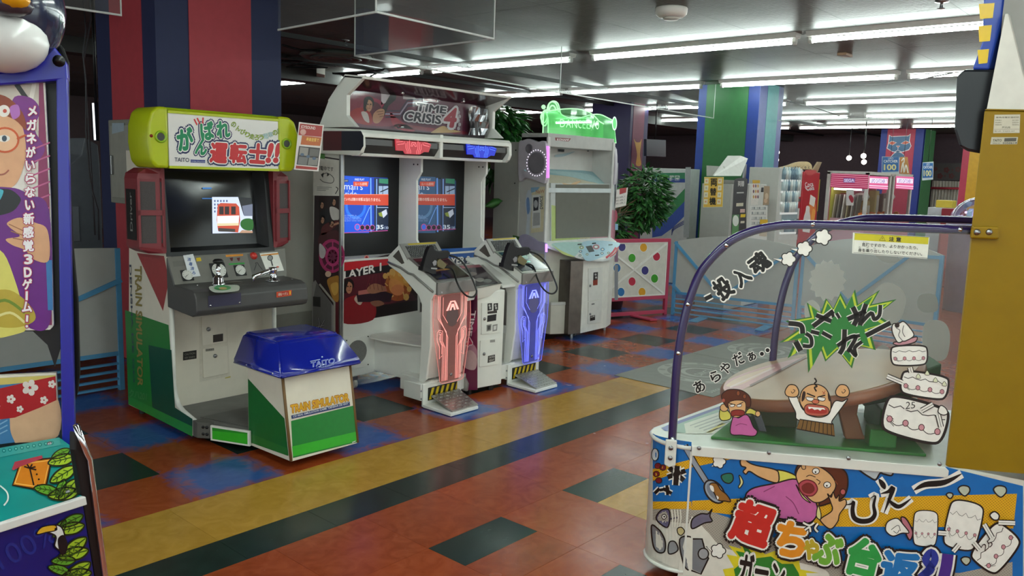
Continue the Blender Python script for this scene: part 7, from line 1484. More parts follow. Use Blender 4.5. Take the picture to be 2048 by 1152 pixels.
    A.poly([(24, 972), (40, 922), (106, 915), (92, 985)], '#2a1c10', 3); A.poly([(27, 970), (42, 926), (102, 919), (89, 980)], '#d07a1c', 4); A.line([(30, 968), (44, 929), (99, 922), (87, 976), (31, 968)], 1.6, '#f0c060', 5); A.poly([(24, 940), (30, 925), (84, 912), (86, 918), (40, 935), (28, 942)], '#a83a4a', 6)
    A.curve([(60, 938), (64, 955), (68, 972)], 3, '#2a1c10', 6)
    for a in (-2.6, -2.0, -1.2, -.5, .1): A.line([(60, 938), (60+13*math.cos(a), 938+11*math.sin(a)+2)], 3, '#2a1c10', 6)
    for x, y in ((74, 950), (78, 960), (76, 972)): A.circ((x, y), 2, 2, '#2a1c10', 6, 8)
    A.curve([(0, 972), (14, 985), (16, 1000), (8, 1012)], 3, '#d8dcd8', 4)
    for x, y, L_, an in ((150, 915, 55, 2.9), (152, 935, 60, 2.6), (155, 960, 55, 2.3), (158, 985, 62, 3.0), (118, 985, 50, 3.3), (140, 900, 40, 2.7), (130, 960, 40, 2.0)): leaf(A, x, y, L_, an, 7, '#9cb82c' if L_ > 50 else '#5f9a2c')
    A.build('tread_print', tr)
    for u, v in ((99, 888), (136, 985)):
        m = MB(); m.ball(PN(u, v, P0, nt), .008, STEEL, sub=1); m.build('bolt', tr)
    b = lambda *q: [PN(u, v, PB, NB) for u, v in q]
    m = MB(); m.prism(b((-60, 1062), (163, 991), (166, 1008), (-60, 1080)), NB*.015, mat('#d8d6d2', .35), .003); m.build('nosing', T)
    m = MB(); m.prism(b((-60, 1080), (166, 1008), (196, 1200), (215, 1330), (-60, 1330)), -NB*.02, mat('#12156a', .3), .002); rs = m.build('riser', T)
    A = Art(PB+NB*.0005, NB, rough=.25); A.textc('100%', (52, 1092), 130, 42, 28, '#1f2a80', layer=1, bold=.0)
    A.blob([(92, 1062), (108, 1050), (122, 1055), (128, 1075), (122, 1100), (108, 1092), (110, 1072)], '#dcdad6', 6, '#15151a', 3); A.blob([(72, 1068), (82, 1054), (108, 1050), (110, 1060), (92, 1064)], '#d8a82c', 7, '#15151a', 2); A.circ((110, 1058), 3, 3, '#15151a', 8, 10); A.blob([(114, 1078), (126, 1070), (134, 1090), (128, 1108), (118, 1104)], '#15151a', 7)
    for x, y, L_, an in ((165, 1030, 50, 2.7), (168, 1050, 58, 2.9), (172, 1075, 60, 2.5), (176, 1100, 62, 2.9), (180, 1125, 60, 2.6), (150, 1120, 48, 3.1), (182, 1145, 60, 3.0), (130, 1040, 42, 2.2), (140, 1145, 46, 3.4)): leaf(A, x, y, L_, an, 4, '#9cb82c' if L_ > 55 else '#5f9a2c')
    A.build('riser_print', rs)
    # black flank with bent chrome bar
    m = MB(); m.prism(b((150, 862), (172, 908), (214, 1152), (240, 1330), (212, 1330), (190, 1152), (164, 992), (150, 900)), -NB*.02, mat('#0e0e11', .35), .004); m.build('flank', T)
    m = MB(); c = [p+NB*.004 for p in b((150, 850), (168, 902), (176, 918), (207, 1152), (232, 1330))]; m.tube(c, .0085, CHROME, 12); m.build('chrome_bar', T)
    m = MB(); m.prism([p-NA*.02 for p in A_((-60, 1130), (100, 1110), (100, 1400), (-60, 1400))], -NA*.05, BLACK); m.build('plinth', T)
    c = at(20, 1200, 2.1); m = MB(); m.box(c.x-.35, c.x+.05, c.y-.05, c.y+.3, 0, .25, BLACK); m.build('base', T)
    # moulded bird head on top
    NV_ = mat('#23273d', .16, var=.05, coat=.6); c = at(2, 15, 2.27)
    m = MB(); m.ball(c, .155, NV_, 1, 1, 1.15, 3); hd = m.build('topper_head', T)
    c2 = at(8, 82, 2.20); m = MB(); m.ball(c2, .105, mat('#cfcdcb', .2, var=.02), 1, .9, .78, 3); m.build('white_muzzle', hd)
    c3 = at(24, -2, 2.13); m = MB(); m.ball(c3, .042, mat('#c98a14', .15), 1, .8, .7, 2); m.build('amber_eye', hd)
    c4 = at(18, 8, 2.135); m = MB(); m.ball(c4, .058, mat('#3a2f38', .25), 1, .6, .55, 2); m.build('eye_socket', hd)
    m = MB(); m.cyl(at(0, 120, 2.3)-V((0, 0, .02)), (0, 0, 1), .06, .06, BLU, 16); m.build('neck', T)
ride()

# ------------------------------------------------------------------ background machines
GW2 = mat('#c4c4be', .4, var=.03)
def changer():
    y0, y1, X0, X1, zt = 4.6, 5.0, 9.23, 9.71, 1.55
    T = empty('money_changer', 'grey money changing machine with a yellow sign on its side and open white lid', 'change machine', (X0, y0, 0))
    m = MB(); m.box(X0, X1, y0, y1, 0, zt, mat('#9c9b95', .45, var=.03), .006); bd = m.build('body', T)
    A = Art((X0-.0008, 4.8, 1.2), (-1, 0, 0)); Q = tf(6.4, 1400, 300); A.tf = Q
    A.poly([(55, 345), (305, 345), (290, 730), (40, 735)], '#d8cf9a', 1); A.poly([(60, 350), (300, 350), (286, 724), (46, 730)], '#d9ae4a', 2)
    for y in range(4):
        for x in (88, 258): A.poly([(x-24-y*4, 365+88*y), (x+24-y*4, 365+88*y), (x+20-y*4, 430+88*y), (x-28-y*4, 430+88*y)], '#dcd4b8', 3); A.circ((x-3-y*4, 397+88*y), 12, 14, '#d89a78' if y in (0, 3) else '#b8b0a0', 4, 12)
    for ch, x, y in (('両', 178, 415), ('替', 170, 535), ('機', 163, 655)): A.textc(ch, (x, y), 78, 92, 0, '#1c1a17', layer=5, bold=.035)
    A.tf = None; A.build('side_sign', bd)
    A = Art((9.5, y0-.0008, 1.2), (0, -1, 0)); A.tf = Q; A.blob([(435, 420), (470, 365), (570, 360), (612, 410), (590, 700), (575, 1150), (405, 1150), (420, 700)], '#3c3c3e', 1); A.text('両替', [(485, 465), (565, 465), (565, 395), (485, 395)], '#c8c8c4', 2, .02)
    A.line([(470, 548), (560, 545)], 18, '#a8a8a4', 2); A.poly([(465, 680), (555, 676), (552, 718), (462, 722)], '#c4bea8', 2); A.poly([(515, 755), (575, 755), (572, 800), (512, 802)], '#c8a8a0', 2); A.poly([(520, 822), (582, 820), (578, 860), (516, 862)], '#d8b830', 2); A.poly([(415, 830), (500, 826), (490, 1150), (402, 1150)], '#5a8a5a', 2); A.circ((455, 905), 40, 70, '#d8dcd4', 3); A.poly([(520, 910), (570, 908), (568, 935), (516, 938)], '#c8c4b0', 2); A.tf = None; A.build('front_panel', bd)
    # open lid leaning back on top
    P = [PY(1428, 352, 4.75), PY(1482, 352, 4.75), PY(1496, 317, 4.9), PY(1483, 312, 4.9), PY(1458, 312, 4.9)]
    m = MB(); m.prism(P, (0, .02, .004), mat('#cfcfc8', .4), .002); ld = m.build('open_lid', T)
    m = MB(); m.box(X0+.05, X1-.05, y0+.12, y1-.05, zt, zt+.05, mat('#8c8b84', .5), .004); m.build('top_tray', T)
    m = MB(); m.prism([PX(1413, 352, 9.4), PX(1450, 352, 9.4), PX(1448, 333, 9.4), PX(1413, 331, 9.4)], (.02, 0, 0), mat('#b4b3ac', .4)); m.build('raised_flap', T)
changer()
def slim():
    X0, X1, y0 = 9.74, 10.26, 4.62
    T = empty('slim_drinks_machine', 'slim white vending machine with small rows of goods beside the money changer', 'vending machine', (X0, y0, 0)); m = MB(); m.box(X0, X1, y0, 5.1, 0, 1.56, GW2, .006); m.build('body', T)
    A = Art((10, y0-.0008, 1.2), (0, -1, 0)); Q = tf(6.4, 1400, 300); A.tf = Q
    A.poly([(640, 712), (865, 712), (855, 1150), (625, 1150)], '#cfcfca', 1)
    for r in range(5):
        y = 740+64*r; A.line([(655, y+22), (845, y+22)], 5, '#8a8a88', 3)
        for k in range(8): A.poly([(662+23*k, y-12), (678+23*k, y-12), (678+23*k, y+18), (662+23*k, y+18)], ('#a8b0ac', '#7a8486', '#c0c4c0')[(k+r) % 3], 2)
    A.poly([(765, 890), (868, 890), (862, 955), (765, 960)], '#d0a82c', 4); A.poly([(670, 385), (768, 388), (765, 425), (672, 428)], '#c8a028', 2); A.poly([(660, 428), (765, 430), (740, 700), (650, 705)], '#d0ccc4', 2); A.poly([(820, 460), (892, 465), (880, 700), (803, 705)], '#a08a70', 2); A.circ((852, 590), 22, 40, '#c8b49a', 3); A.circ((840, 650), 22, 30, '#c8a88a', 3)
    for r in range(3):
        for k in range(3): A.circ((685+28*k, 460+70*r), 11, 22, ('#b06a5a', '#7a5a6a', '#c8a05a')[(k+r) % 3], 3, 10)
    A.poly([(785, 480), (815, 480), (812, 540), (778, 540)], '#3a3a3c', 3); A.poly([(765, 1030), (860, 1035), (850, 1110), (755, 1100)], '#b8a890', 3); A.tf = None; A.build('front_display', T)
slim()
def vender():
    X0, X1, y0, y1, zt = 10.62, 11.385, 4.6, 5.05, 1.785
    T = empty('drinks_vending_machine', 'wide white vending machine with lit glass shelves left of the red one', 'vending machine', (X0, y0, 0)); m = MB(); m.box(X0, X1, y0+.02, y1, 0, zt, GW2, .006); bd = m.build('body', T)
    Q = tf(6.4, 1400, 300); A = Art((11, y0+.019, 1.2), (0, -1, 0)); A.tf = Q; A.poly([(1025, 250), (1322, 260), (1270, 1150), (1000, 1150)], '#c9cac6', 1); A.poly([(1080, 280), (1300, 292), (1225, 1060), (1028, 1080)], '#8fa2a8', 2); A.poly([(1238, 600), (1296, 598), (1284, 745), (1232, 745)], '#a0383a', 3); A.poly([(1245, 625), (1285, 622), (1282, 660), (1242, 660)], '#5a5a5c', 4); A.poly([(1238, 880), (1270, 880), (1265, 1080), (1222, 1080)], '#4a4c50', 3); A.tf = None; A.build('front_print', bd)
    SHM = mat('#e8ece8', .3, 0, .25); rnd = random.Random(4)
    for r, (yl, yr) in enumerate(((405, 410), (552, 550), (692, 690), (828, 822), (1080, 1072))):
        a, b = PY(*Q(1050+0-r*5, yl), y0+.0), PY(*Q(1285-r*14, yr), y0+.0); m = MB(); m.prism([a, b, b+V((0, 0, .03)), a+V((0, 0, .03))], (0, .015, 0), SHM); m.build('shelf', T)
        for k in range(7):
            c = a.lerp(b, (k+.6)/7.4); m = MB(); m.lathe(c+V((0, .004, .03)), (0, 0, 1), [(.03, 0), (.03, .11), (.012, .15), (.012, .17), (0, .17)], mat(('#b8ccd0', '#7e98a4', '#d0d8d4', '#6a8494')[rnd.randrange(4)], .25), 8); m.build('bottle', T)
    X2 = 11.985
    T = empty('cola_vending_machine', 'red cola vending machine with white script lettering', 'vending machine', (X1+.01, y0, 0)); m = MB(); m.box(X1+.005, X2, y0, y1, 0, 1.75, mat('#b01a28', .3, var=.04), .006); bd = m.build('body', T)
    A = Art((11.7, y0-.0008, 1.2), (0, -1, 0)); A.tf = Q; A.blob([(1345, 262), (1490, 262), (1440, 320), (1380, 325)], '#c03a3c', 1); A.textc('Coca', (1395, 440), 105, 60, 8, '#ecdcdc', layer=3, bold=.02); A.textc('Cola', (1410, 490), 100, 55, 8, '#ecdcdc', layer=3, bold=.02); A.curve([(1345, 470), (1360, 500), (1400, 505), (1460, 500)], 9, '#ecdcdc', 3)
    A.blob([(1400, 660), (1470, 650), (1480, 800), (1430, 900), (1330, 950), (1340, 800), (1390, 720)], '#d8783a', 2); A.blob([(1440, 760), (1475, 780), (1460, 900), (1420, 900)], '#e8a04a', 3); A.blob([(1360, 720), (1400, 725), (1402, 790), (1410, 850), (1405, 920), (1325, 920), (1330, 850), (1350, 790)], '#e0dcd8', 4); A.poly([(1412, 570), (1480, 615), (1458, 730), (1398, 690)], '#ded8d2', 4); A.poly([(1312, 1000), (1410, 1010), (1400, 1060), (1312, 1045)], '#e0dcd8', 4); A.tf = None; A.build('front_print', bd)
vender()
# beige shop sign seen from behind, above the vending machines
P = smooth([(1025, 222), (1120, 200), (1230, 160), (1320, 148), (1390, 155), (1430, 195), (1434, 245)], 4, False)+[(1434, 250), (1020, 238)]; Q = tf(6.4, 1400, 300)
m = MB(); m.prism([PY(*Q(*p), 5.3) for p in P], (0, .03, 0), mat('#d0ba88', .5)); sg = m.build('curved_sign', None, 'beige curved sign with reversed writing above the white vending machine', 'sign')
A = Art((12, 5.299, 2), (0, -1, 0)); A.tf = Q; A.text('スタンプカード', [(1412, 246), (1120, 232), (1120, 205), (1410, 208)], '#4a3a26', 2, .03); A.text('ポイント', [(1405, 203), (1210, 198), (1210, 188), (1405, 192)], '#8a744a', 2, .01); A.tf = None; A.build('sign_print', sg)
m = MB(); m.box(11.0, 11.05, 5.3, 5.33, 0, 1.83, STEEL); m.box(11.9, 11.95, 5.3, 5.33, 0, 1.83, STEEL); m.build('sign_posts', sg, kind='stuff')
# tea vending machine behind the ficus
XI = 11.0; ya, yb = PX(1300, 400, XI).y, PX(1378, 400, XI).y; zt = PX(1340, 337, XI).z
T = empty('tea_vending_machine', 'white vending machine with blue and green stripes and a tea maker name behind the ficus', 'vending machine', (XI, ya, 0)); m = MB(); m.box(XI, XI+.28, yb, ya+.15, 0, zt, mat('#b8bcba', .4), .008); bd = m.build('body', T)
A = Art((XI-.0008, 6, 1.2), (-1, 0, 0)); Q = tf(3.2, 1220, 300); A.tf = Q
A.poly([(270, 148), (480, 145), (480, 208), (270, 208)], '#22408a', 1); A.poly([(270, 148), (480, 145), (480, 185), (345, 180), (270, 178)], '#2c7a54', 2); A.textc('伊藤園', (395, 180), 100, 34, 0, '#cfd4d0', layer=3, bold=.02); A.circ((322, 165), 10, 8, '#cfd4d0', 3, 10, .7); A.circ((335, 178), 10, 8, '#cfd4d0', 3, 10, -.5); A.circ((318, 185), 9, 8, '#cfd4d0', 3, 10)
A.poly([(480, 245), (480, 335), (400, 420), (280, 470), (280, 420), (390, 340)], '#2c7a44', 1); A.poly([(480, 325), (480, 420), (400, 500), (330, 550), (270, 560), (270, 500), (380, 430)], '#2a4a9c', 2)
for k in range(3): A.curve([(395, 545-12*k), (410, 510-8*k), (480, 470-10*k)], 5, '#2a3a78', 3)
A.poly([(484, 110), (518, 110), (505, 560), (470, 560)], '#9aa0a0', 4); A.tf = None; A.build('front_print', bd)
# prize crane machine
def crane():
    X0, X1, y0, y1, zt, zd = 14.0, 16.45, 4.57, 5.25, 1.79, .98
    T = empty('prize_crane_machine', 'glass sided prize crane machine with pink striped header and white posts', 'crane game', (X0, y0, 0))
    WP = mat('#d4d2cc', .35); m = MB(); m.box(X0, X1, y0, y1, 0, zd, mat('#c46a86', .4)); m.build('base', T)
    m = MB(); m.box(X0, X1, y0, y1, zt-.03, zt+.02, WP); m.build('roof', T)
    for x, y in ((X0, y0), (X0, y1-.05), (15.15, y0), (15.35, y0), (X1-.05, y0), (X1-.05, y1-.05)): m = MB(); m.box(x, x+.05, y, y+.05, zd, zt, WP); m.build('post', T)
    HD = mat('#b03458', .35, 0, .18)
    A = Art((X0-.001, 4.9, 1.7), (-1, 0, 0), emit=.38); q = tf(7.68, 1640, 300); A.tf = q; A.poly([(180, 355), (745, 380), (735, 600), (160, 570)], '#9c2a50', 1)
    for k in range(7): A.line([(178-3*k, 370+30*k), (742, 395+29*k)], 7, '#e8a8b8', 2)
    A.poly([(362, 430), (540, 435), (535, 505), (358, 498)], '#7a5a8c', 3); A.textc('SEGA', (450, 467), 150, 44, 0, '#cfc4e0', layer=4, bold=.03); A.tf = None; A.build('header', T)
    A = Art((15, y0-.001, 1.7), (0, -1, 0), emit=.55); A.tf = q
    for xa, xb in ((755, 1050), (1170, 1440)):
        A.poly([(xa, 400), (xb, 415), (xb-10, 610), (xa-8, 590)], '#c45a86', 1); A.poly([(xa+10, 430), (xb-12, 445), (xb-16, 515), (xa+8, 505)], '#f0e0f0', 2); A.text('UFO CATCHER 7', [(xa+30, 500), (xb-25, 510), (xb-22, 455), (xa+32, 445)], '#5a3a8a', 3, .02); A.line([(xa, 545), (xb-6, 560)], 12, '#f4d0e0', 2); A.line([(xa, 575), (xb-8, 590)], 8, '#f0c0d8', 2)
    A.tf = None; A.build('header', T)
    m = MB(); m.box(X0+.1, X1-.1, y0+.1, y1-.05, zd, zd+.04, mat('#d8b0b8', .5)); m.build('prize_deck', T)
    m = MB(); m.box(X0+.05, X1-.05, y1-.06, y1-.04, zd, zt, mat('#c86a7a', .5)); m.build('back_panel', T)
    m = MB(); m.box(X0+.06, 15.12, y1-.07, y1-.06, zd, zt, mat('#b8b44a', .5)); m.build('yellow_backing', T)
    for x in (14.6, 16.0):
        m = MB(); m.cyl((x, 4.85, zt-.03), (0, 0, -1), .03, .28, STEEL, 10); m.lathe((x, 4.85, zt-.32), (0, 0, -1), [(.0, 0), (.1, .03), (.13, .08), (.1, .13), (0, .15)], WP, 14)
        for s_ in (-1, 1): m.tube([(x+s_*.08, 4.85, zt-.43), (x+s_*.16, 4.85, zt-.52), (x+s_*.08, 4.85, zt-.62)], .012, STEEL, 6)
        m.build('claw', T)
    m = MB(); m.tube([(14.1, 4.7, zt-.28), (14.1, 5.15, zt-.28)], .015, mat('#ffffff', .3, 0, 3.), 8); m.build('inner_tube', T)
    rnd = random.Random(9); GL_ = glass('crane_glass', (.95, .97, .97), .03, .03, 1.2)
    m = MB(); m.face([(X0+.02, y0, zd), (X0+.02, y1, zd), (X0+.02, y1, zt), (X0+.02, y0, zt)], GL_); m.build('pane', T); m = MB(); m.face([(X0, y0+.01, zd), (X1, y0+.01, zd), (X1, y0+.01, zt), (X0, y0+.01, zt)], GL_); m.build('pane', T)
    for k in range(26):
        x, y = rnd.uniform(14.3, 16.2), rnd.uniform(4.65, 4.95); m = MB(); m.ball((x, y, zd+.04+.055), .055, mat('#e07a2a', .35), sub=2); tag(m.build('capsule_ball'), 'small orange prize ball on the deck of the crane machine', 'ball', 'orange balls in the crane machine')
    for x, y, c, h, lb in ((14.35, 5.0, '#7a3038', .42, 'dark red boxed prize standing in the crane machine'), (14.75, 4.8, '#c4a878', .3, 'tan prize box in the crane machine'), (15.05, 4.75, '#d0c486', .48, 'pale yellow soft prize behind the front glass of the crane machine'), (15.6, 4.8, '#8a7a70', .42, 'brown prize figure behind the front glass of the crane machine')):
        m = MB(); m.box(x, x+.16, y, y+.14, zd+.04, zd+.04+h, mat(c, .5), .02); m.box(x+.02, x+.14, y-.006, y, zd+.1, zd+h-.04, mat('#e0dcd0', .4)); tag(m.build('prize_box'), lb, 'prize')
    A = Art((X0-.0015, 4.9, 1.3), (-1, 0, 0)); A.tf = q; A.poly([(405, 610), (520, 612), (515, 855), (400, 850)], '#dcd8d4', 1); A.blob([(440, 720), (480, 690), (515, 750), (500, 810), (470, 790)], '#b03a48', 2); A.tf = None; A.build('paper_sign', T)
crane()
# magazines standing inside the crane machine, rack beside it
for k in range(6):
    yy = 5.17-.075*k; c = V((14.14, yy, 1.022)); m = MB(); m.prism([c, c+V((.2, 0, 0)), c+V((.28, 0, .40)), c+V((.08, 0, .40))], (0, -.018, 0), mat(('#c8bca0', '#8c8478', '#d0ccc0', '#a89a7a', '#b8b4ac', '#6a6258')[k], .4), .002)
    tag(m.build('magazine'), '%s magazine leaning upright, %s from left behind the crane machine side glass' % (('cream', 'taupe', 'white', 'sandy', 'grey', 'brown')[k], ('first', 'second', 'third', 'fourth', 'fifth', 'sixth')[k]), 'magazine', 'magazines in the crane machine')
m = MB(); m.box(13.5, 13.92, 5.33, 5.75, 0, 1.12, mat('#5a5450', .5), .005); m.box(13.86, 13.92, 5.33, 5.75, 1.12, 1.66, mat('#a8a03a', .5)); m.prism([(13.55, 5.4, 1.66), (13.85, 5.4, 1.66), (13.95, 5.34, 1.95), (13.8, 5.34, 1.95)], (0, .03, 0), mat('#a08a6a', .5)); m.prism([(13.85, 5.45, 1.2), (13.85, 5.6, 1.2), (13.85, 5.52, 1.55)], (-.01, 0, 0), mat('#c8703a', .5)); m.build('display_rack', None, 'dark display rack with a yellow back left of the crane machine', 'rack')
# hanging price signs
for nm, (qx, xp), lb in (('a', ((1764, 1799), 17.0), 'blue hanging price sign above the crane machine, left of the green pillar'), ('b', ((1845, 1867), 18.0), 'blue hanging price sign in front of the green pillar face')):
    u0, u1 = qx; v0, v1 = (313, 355) if nm == 'a' else (325, 361); n_ = V((-1, 0, 0)); O = PX(u0, v0, xp)
    m = MB(); m.prism([PX(u0, v0, xp), PX(u1, v0+(1 if nm == 'a' else -2), xp), PX(u1-1, v1-2, xp), PX(u0-1, v1, xp)], (.01, 0, 0), mat('#b8c4c8', .4)); s_ = m.build('price_sign', None, lb, 'sign')
    A = Art(O-V((.001, 0, 0)), n_); w = u1-u0; A.poly([(u0+1, v0+1), (u1-1, v0+1), (u1-2, v0+30), (u0, v0+31)], '#2a62a0', 1); A.text('UFO', [(u0+w*.35, v0+6), (u0+w*.65, v0+6), (u0+w*.65, v0+2), (u0+w*.35, v0+2)], '#d8dcd8', 2); A.text('CATCHER', [(u0+w*.1, v0+12), (u0+w*.9, v0+12), (u0+w*.9, v0+7), (u0+w*.1, v0+7)], '#d8dcd8', 2, .02); A.text('100', [(u0+w*.12, v0+27), (u0+w*.8, v0+27), (u0+w*.8, v0+16), (u0+w*.12, v0+16)], '#d8d090', 2, .03); A.build('sign_print', s_)
    m = MB(); m.tube([PX((u0+u1)/2, v0, xp+.005), V((xp+.005, PX((u0+u1)/2, v0, xp).y, CZ))], .004, BLACK, 5); m.build('cord', s_)
m = MB(); m.prism([PX(1800, 314, 17.2), PX(1814, 314, 17.2), PX(1818, 350, 17.2), PX(1800, 350, 17.2)], (.05, 0, 0), mat('#b8844a', .5)); s_ = m.build('wooden_sign', None, 'orange brown sign with a white scrawl beside the blue price sign', 'sign'); A = Art(PX(1800, 314, 17.198), (-1, 0, 0)); A.curve([(1802, 345), (1806, 325), (1808, 345), (1812, 330), (1816, 346)], 2.4, '#e0dcd0', 1); A.curve([(1803, 322), (1808, 316), (1808, 326)], 2, '#e0dcd0', 1); A.build('sign_print', s_); m = MB(); m.tube([PX(1808, 315, 17.22), V((17.22, PX(1808, 315, 17.22).y, CZ))], .004, BLACK, 5); m.build('cord', s_)
# far pillars
XP = 22.0
def fpil(x0, ua, ub, col, bands, d=1.0, face=None):
    ya, yb = PX(ua, 300, x0).y, PX(ub, 300, x0).y; m = MB(); m.box(x0, x0+d, yb, ya, 0, CZ, mat(col, .5)); p = m.build('pillar', kind='structure')
    for a, b, c in bands: m = MB(); m.box(x0-.006, x0, PX(b, 300, x0).y, PX(a, 300, x0).y, 0, CZ, mat(c, .5)); m.build('paint_band', p)
    return p
p = fpil(XP, 1759, 1845, '#1c2f86', ((1772, 1828, '#b0304c'),))
ye = PX(1845, 300, XP).y; m = MB(); m.box(XP+.12, XP+1.0, ye-.006, ye, 0, CZ, mat('#5a9a66', .5)); m.build('paint_band', p)
A = Art((XP-.007, 6.4, 2.2), (-1, 0, 0)); A.tf = tf(5.486, 1740, 240); A.poly([(208, 160), (235, 178), (420, 170), (448, 148), (436, 230), (455, 285), (430, 330), (360, 352), (300, 362), (245, 350), (182, 312), (200, 250)], '#dcd0d4', 1); A.poly([(216, 172), (238, 186), (420, 178), (440, 160), (428, 230), (446, 285), (424, 322), (360, 344), (300, 354), (245, 342), (192, 308), (208, 250)], '#1f5a86', 2)
for q in (((198, 255), (240, 228), (295, 248), (245, 280)), ((335, 258), (390, 225), (445, 245), (390, 272))): A.poly(q, '#dcd0d4', 3); cx = sum(x for x, _ in q)/4; cy = sum(y for _, y in q)/4; A.poly([(cx+(x-cx)*.8, cy+(y-cy)*.75) for x, y in q], '#c8502c', 4)
A.poly([(285, 282), (332, 282), (308, 308)], '#dcd0d4', 3); A.poly([(293, 286), (325, 286), (308, 302)], '#c8502c', 4); A.line([(308, 305), (306, 330), (270, 350)], 5, '#dcd0d4', 3); A.line([(306, 330), (350, 350)], 5, '#dcd0d4', 3); A.blob([(245, 385), (300, 350), (365, 375), (370, 420), (240, 420)], '#1f5a86', 1.5, '#dcd0d4', 6); A.tf = None; A.build('cat_mural', p)
fpil(19.0, 1926, 1962, '#b0304c', ((1940, 1962, '#c8981c'),))
Y0 = 8.8; xa, xb = PY(1258, 300, Y0).x, PY(1293, 300, Y0).x; m = MB(); m.box(xa, xb, Y0, Y0+.9, 0, CZ, mat('#251b48', .5)); p = m.build('pillar', kind='structure'); m = MB(); m.box(PY(1263, 300, Y0).x, PY(1285, 300, Y0).x, Y0-.006, Y0, 0, CZ, mat('#6a2440', .5)); m.build('paint_band', p)
A = Art((xa, Y0-.007, 2), (0, -1, 0)); A.blob([(1268, 278), (1272, 284), (1280, 284), (1283, 278), (1282, 290), (1280, 310), (1282, 330), (1272, 330), (1274, 310), (1271, 292)], '#c08a2c', 1); A.build('giraffe_mural', p)
# floral frieze, curtains and red rail at the far wall
def at24(u, v): return PX(u, v, 24.2)
m = MB(); m.prism([at24(1838, 326), at24(1945, 326), at24(1945, 361), at24(1838, 361)], (.05, 0, 0), mat('#4a4442', .6)); fz = m.build('wall_frieze', None, 'dark wall frieze with a row of red brown flowers at the far end', 'frieze')
A = Art(at24(1867, 326)-V((.001, 0, 0)), (-1, 0, 0))
for u, v, r in ((1871, 338, 4), (1893, 340, 6), (1916, 339, 6), (1880, 352, 6), (1903, 352, 6), (1925, 352, 6), (1905, 340, 2), (1890, 352, 2), (1858, 345, 5)):
    for k in range(5): A.circ((u+r*.6*math.cos(k*1.257), v+r*.6*math.sin(k*1.257)), r*.42, r*.42, '#5c2a2a', 1, 8)
A.build('flowers', fz)
m = MB(); ya, yb = at24(1865, 362).y, at24(1926, 362).y; z1, z0 = at24(1890, 362).z, .3; n_ = 48; front = [(24.2+.05*math.sin(i*1.3), ya+(yb-ya)*i/n_) for i in range(n_+1)]
for (xa, y_a), (xb, y_b) in zip(front, front[1:]): m.face([(xa, y_a, z0), (xb, y_b, z0), (xb, y_b, z1), (xa, y_a, z1)], mat('#cfc8bc', .6))
cu = m.build('pleated_curtain', None, 'pale pleated curtain below the flowered frieze at the far end', 'curtain'); m = MB(); m.tube([PX(1862, 376, 24.05), PX(1930, 377, 24.05)], .03, mat('#b03040', .4), 8); m.build('rail', cu)
# domed prize machine with violet light, bin and red box near the far right
XD = 12.0; c = PX(1962, 446, XD); zb = c.z-.02; yc = c.y
T = empty('dome_prize_machine', 'round domed prize machine glowing violet beyond the yellow tower', 'crane game', (XD, yc, 0))
m = MB(); m.lathe((XD, yc, 0), (0, 0, 1), [(.34, 0), (.36, zb-.05), (.40, zb-.03), (.40, zb), (0, zb)], mat('#9a8aa8', .4), 24); m.build('base', T)
DG = glass('dome_plastic', (.95, .93, .96), .04, .05, 2.0); m = MB(); m.loft([[(XD+.38*math.cos(b)*math.cos(a), yc+.38*math.cos(b)*math.sin(a), zb+.36*math.sin(b)) for a in [2*math.pi*k/24 for k in range(24)]] for b in [math.pi/2*j/8*.98 for j in range(9)]], DG, False); m.build('dome', T)
m = MB(); rnd = random.Random(2); m.lathe((XD, yc, zb), (0, 0, 1), [(.14, 0), (.14, .12), (.2, .14), (.2, .16), (0, .16)], mat('#c8a8e8', .3, 0, .9), 18); m.build('lit_turntable', T)
for k in range(9):
    a = k*.7; m = MB(); x, y = XD+.26*math.cos(a), yc+.26*math.sin(a); m.box(x-.03, x+.03, y-.03, y+.03, zb, zb+rnd.uniform(.1, .2), mat(('#d8d4f0', '#a8c8e0', '#e0e0e4')[k % 3], .4), .008); tag(m.build('small_prize'), 'small pale prize standing round the turntable inside the dome', 'prize', 'prizes in the dome')
XB = 14.5; c = PX(1915, 444, XB); m = MB(); m.box(XB, XB+.25, c.y-.05, c.y+.25, 0, PX(1915, 418, XB).z, mat('#8a1f2c', .45), .01); m.box(XB-.004, XB, c.y-.02, c.y+.22, .3, .9, mat('#a83a3c', .4)); m.build('red_cabinet', None, 'small dark red cabinet left of the domed prize machine', 'cabinet')
c = PX(1876, 444, XB); m = MB(); m.box(XB+.3, XB+.7, c.y-.25, c.y+.25, 0, PX(1876, 415, XB+.3).z, mat('#b8bcc0', .4), .01); m.box(XB+.35, XB+.6, c.y-.1, c.y+.15, PX(1876, 415, XB+.3).z, PX(1876, 400, XB+.3).z, mat('#c8b03a', .4), .01); m.build('white_counter', None, 'white counter with a yellow unit beside the green pillar', 'counter')
# spotlights in the dark hall
for u, v in ((1698, 316), (1728, 324), (1727, 312), (1552, 320), (1553, 305)):
    c = PX(u, v, {1727: 19.4, 1553: 16.2, 1552: 17.0}.get(u, 20.5)); m = MB(); m.ball(c, .06, mat('#fff6e4', .3, 0, 6.), sub=2); sp = m.build('spot_lamp', None, 'small bright lamp hanging in the dark hall %s' % ('above the crane machine, %s' % {1698: 'left of three', 1728: 'lowest of three', 1727: 'highest of three'}[u] if u > 1600 else 'right of the green pillar, %s' % ('lower' if v > 310 else 'upper')), 'lamp'); m = MB(); m.tube([c, (c.x, c.y, CZ)], .01, BLACK, 5); m.build('stem', sp)
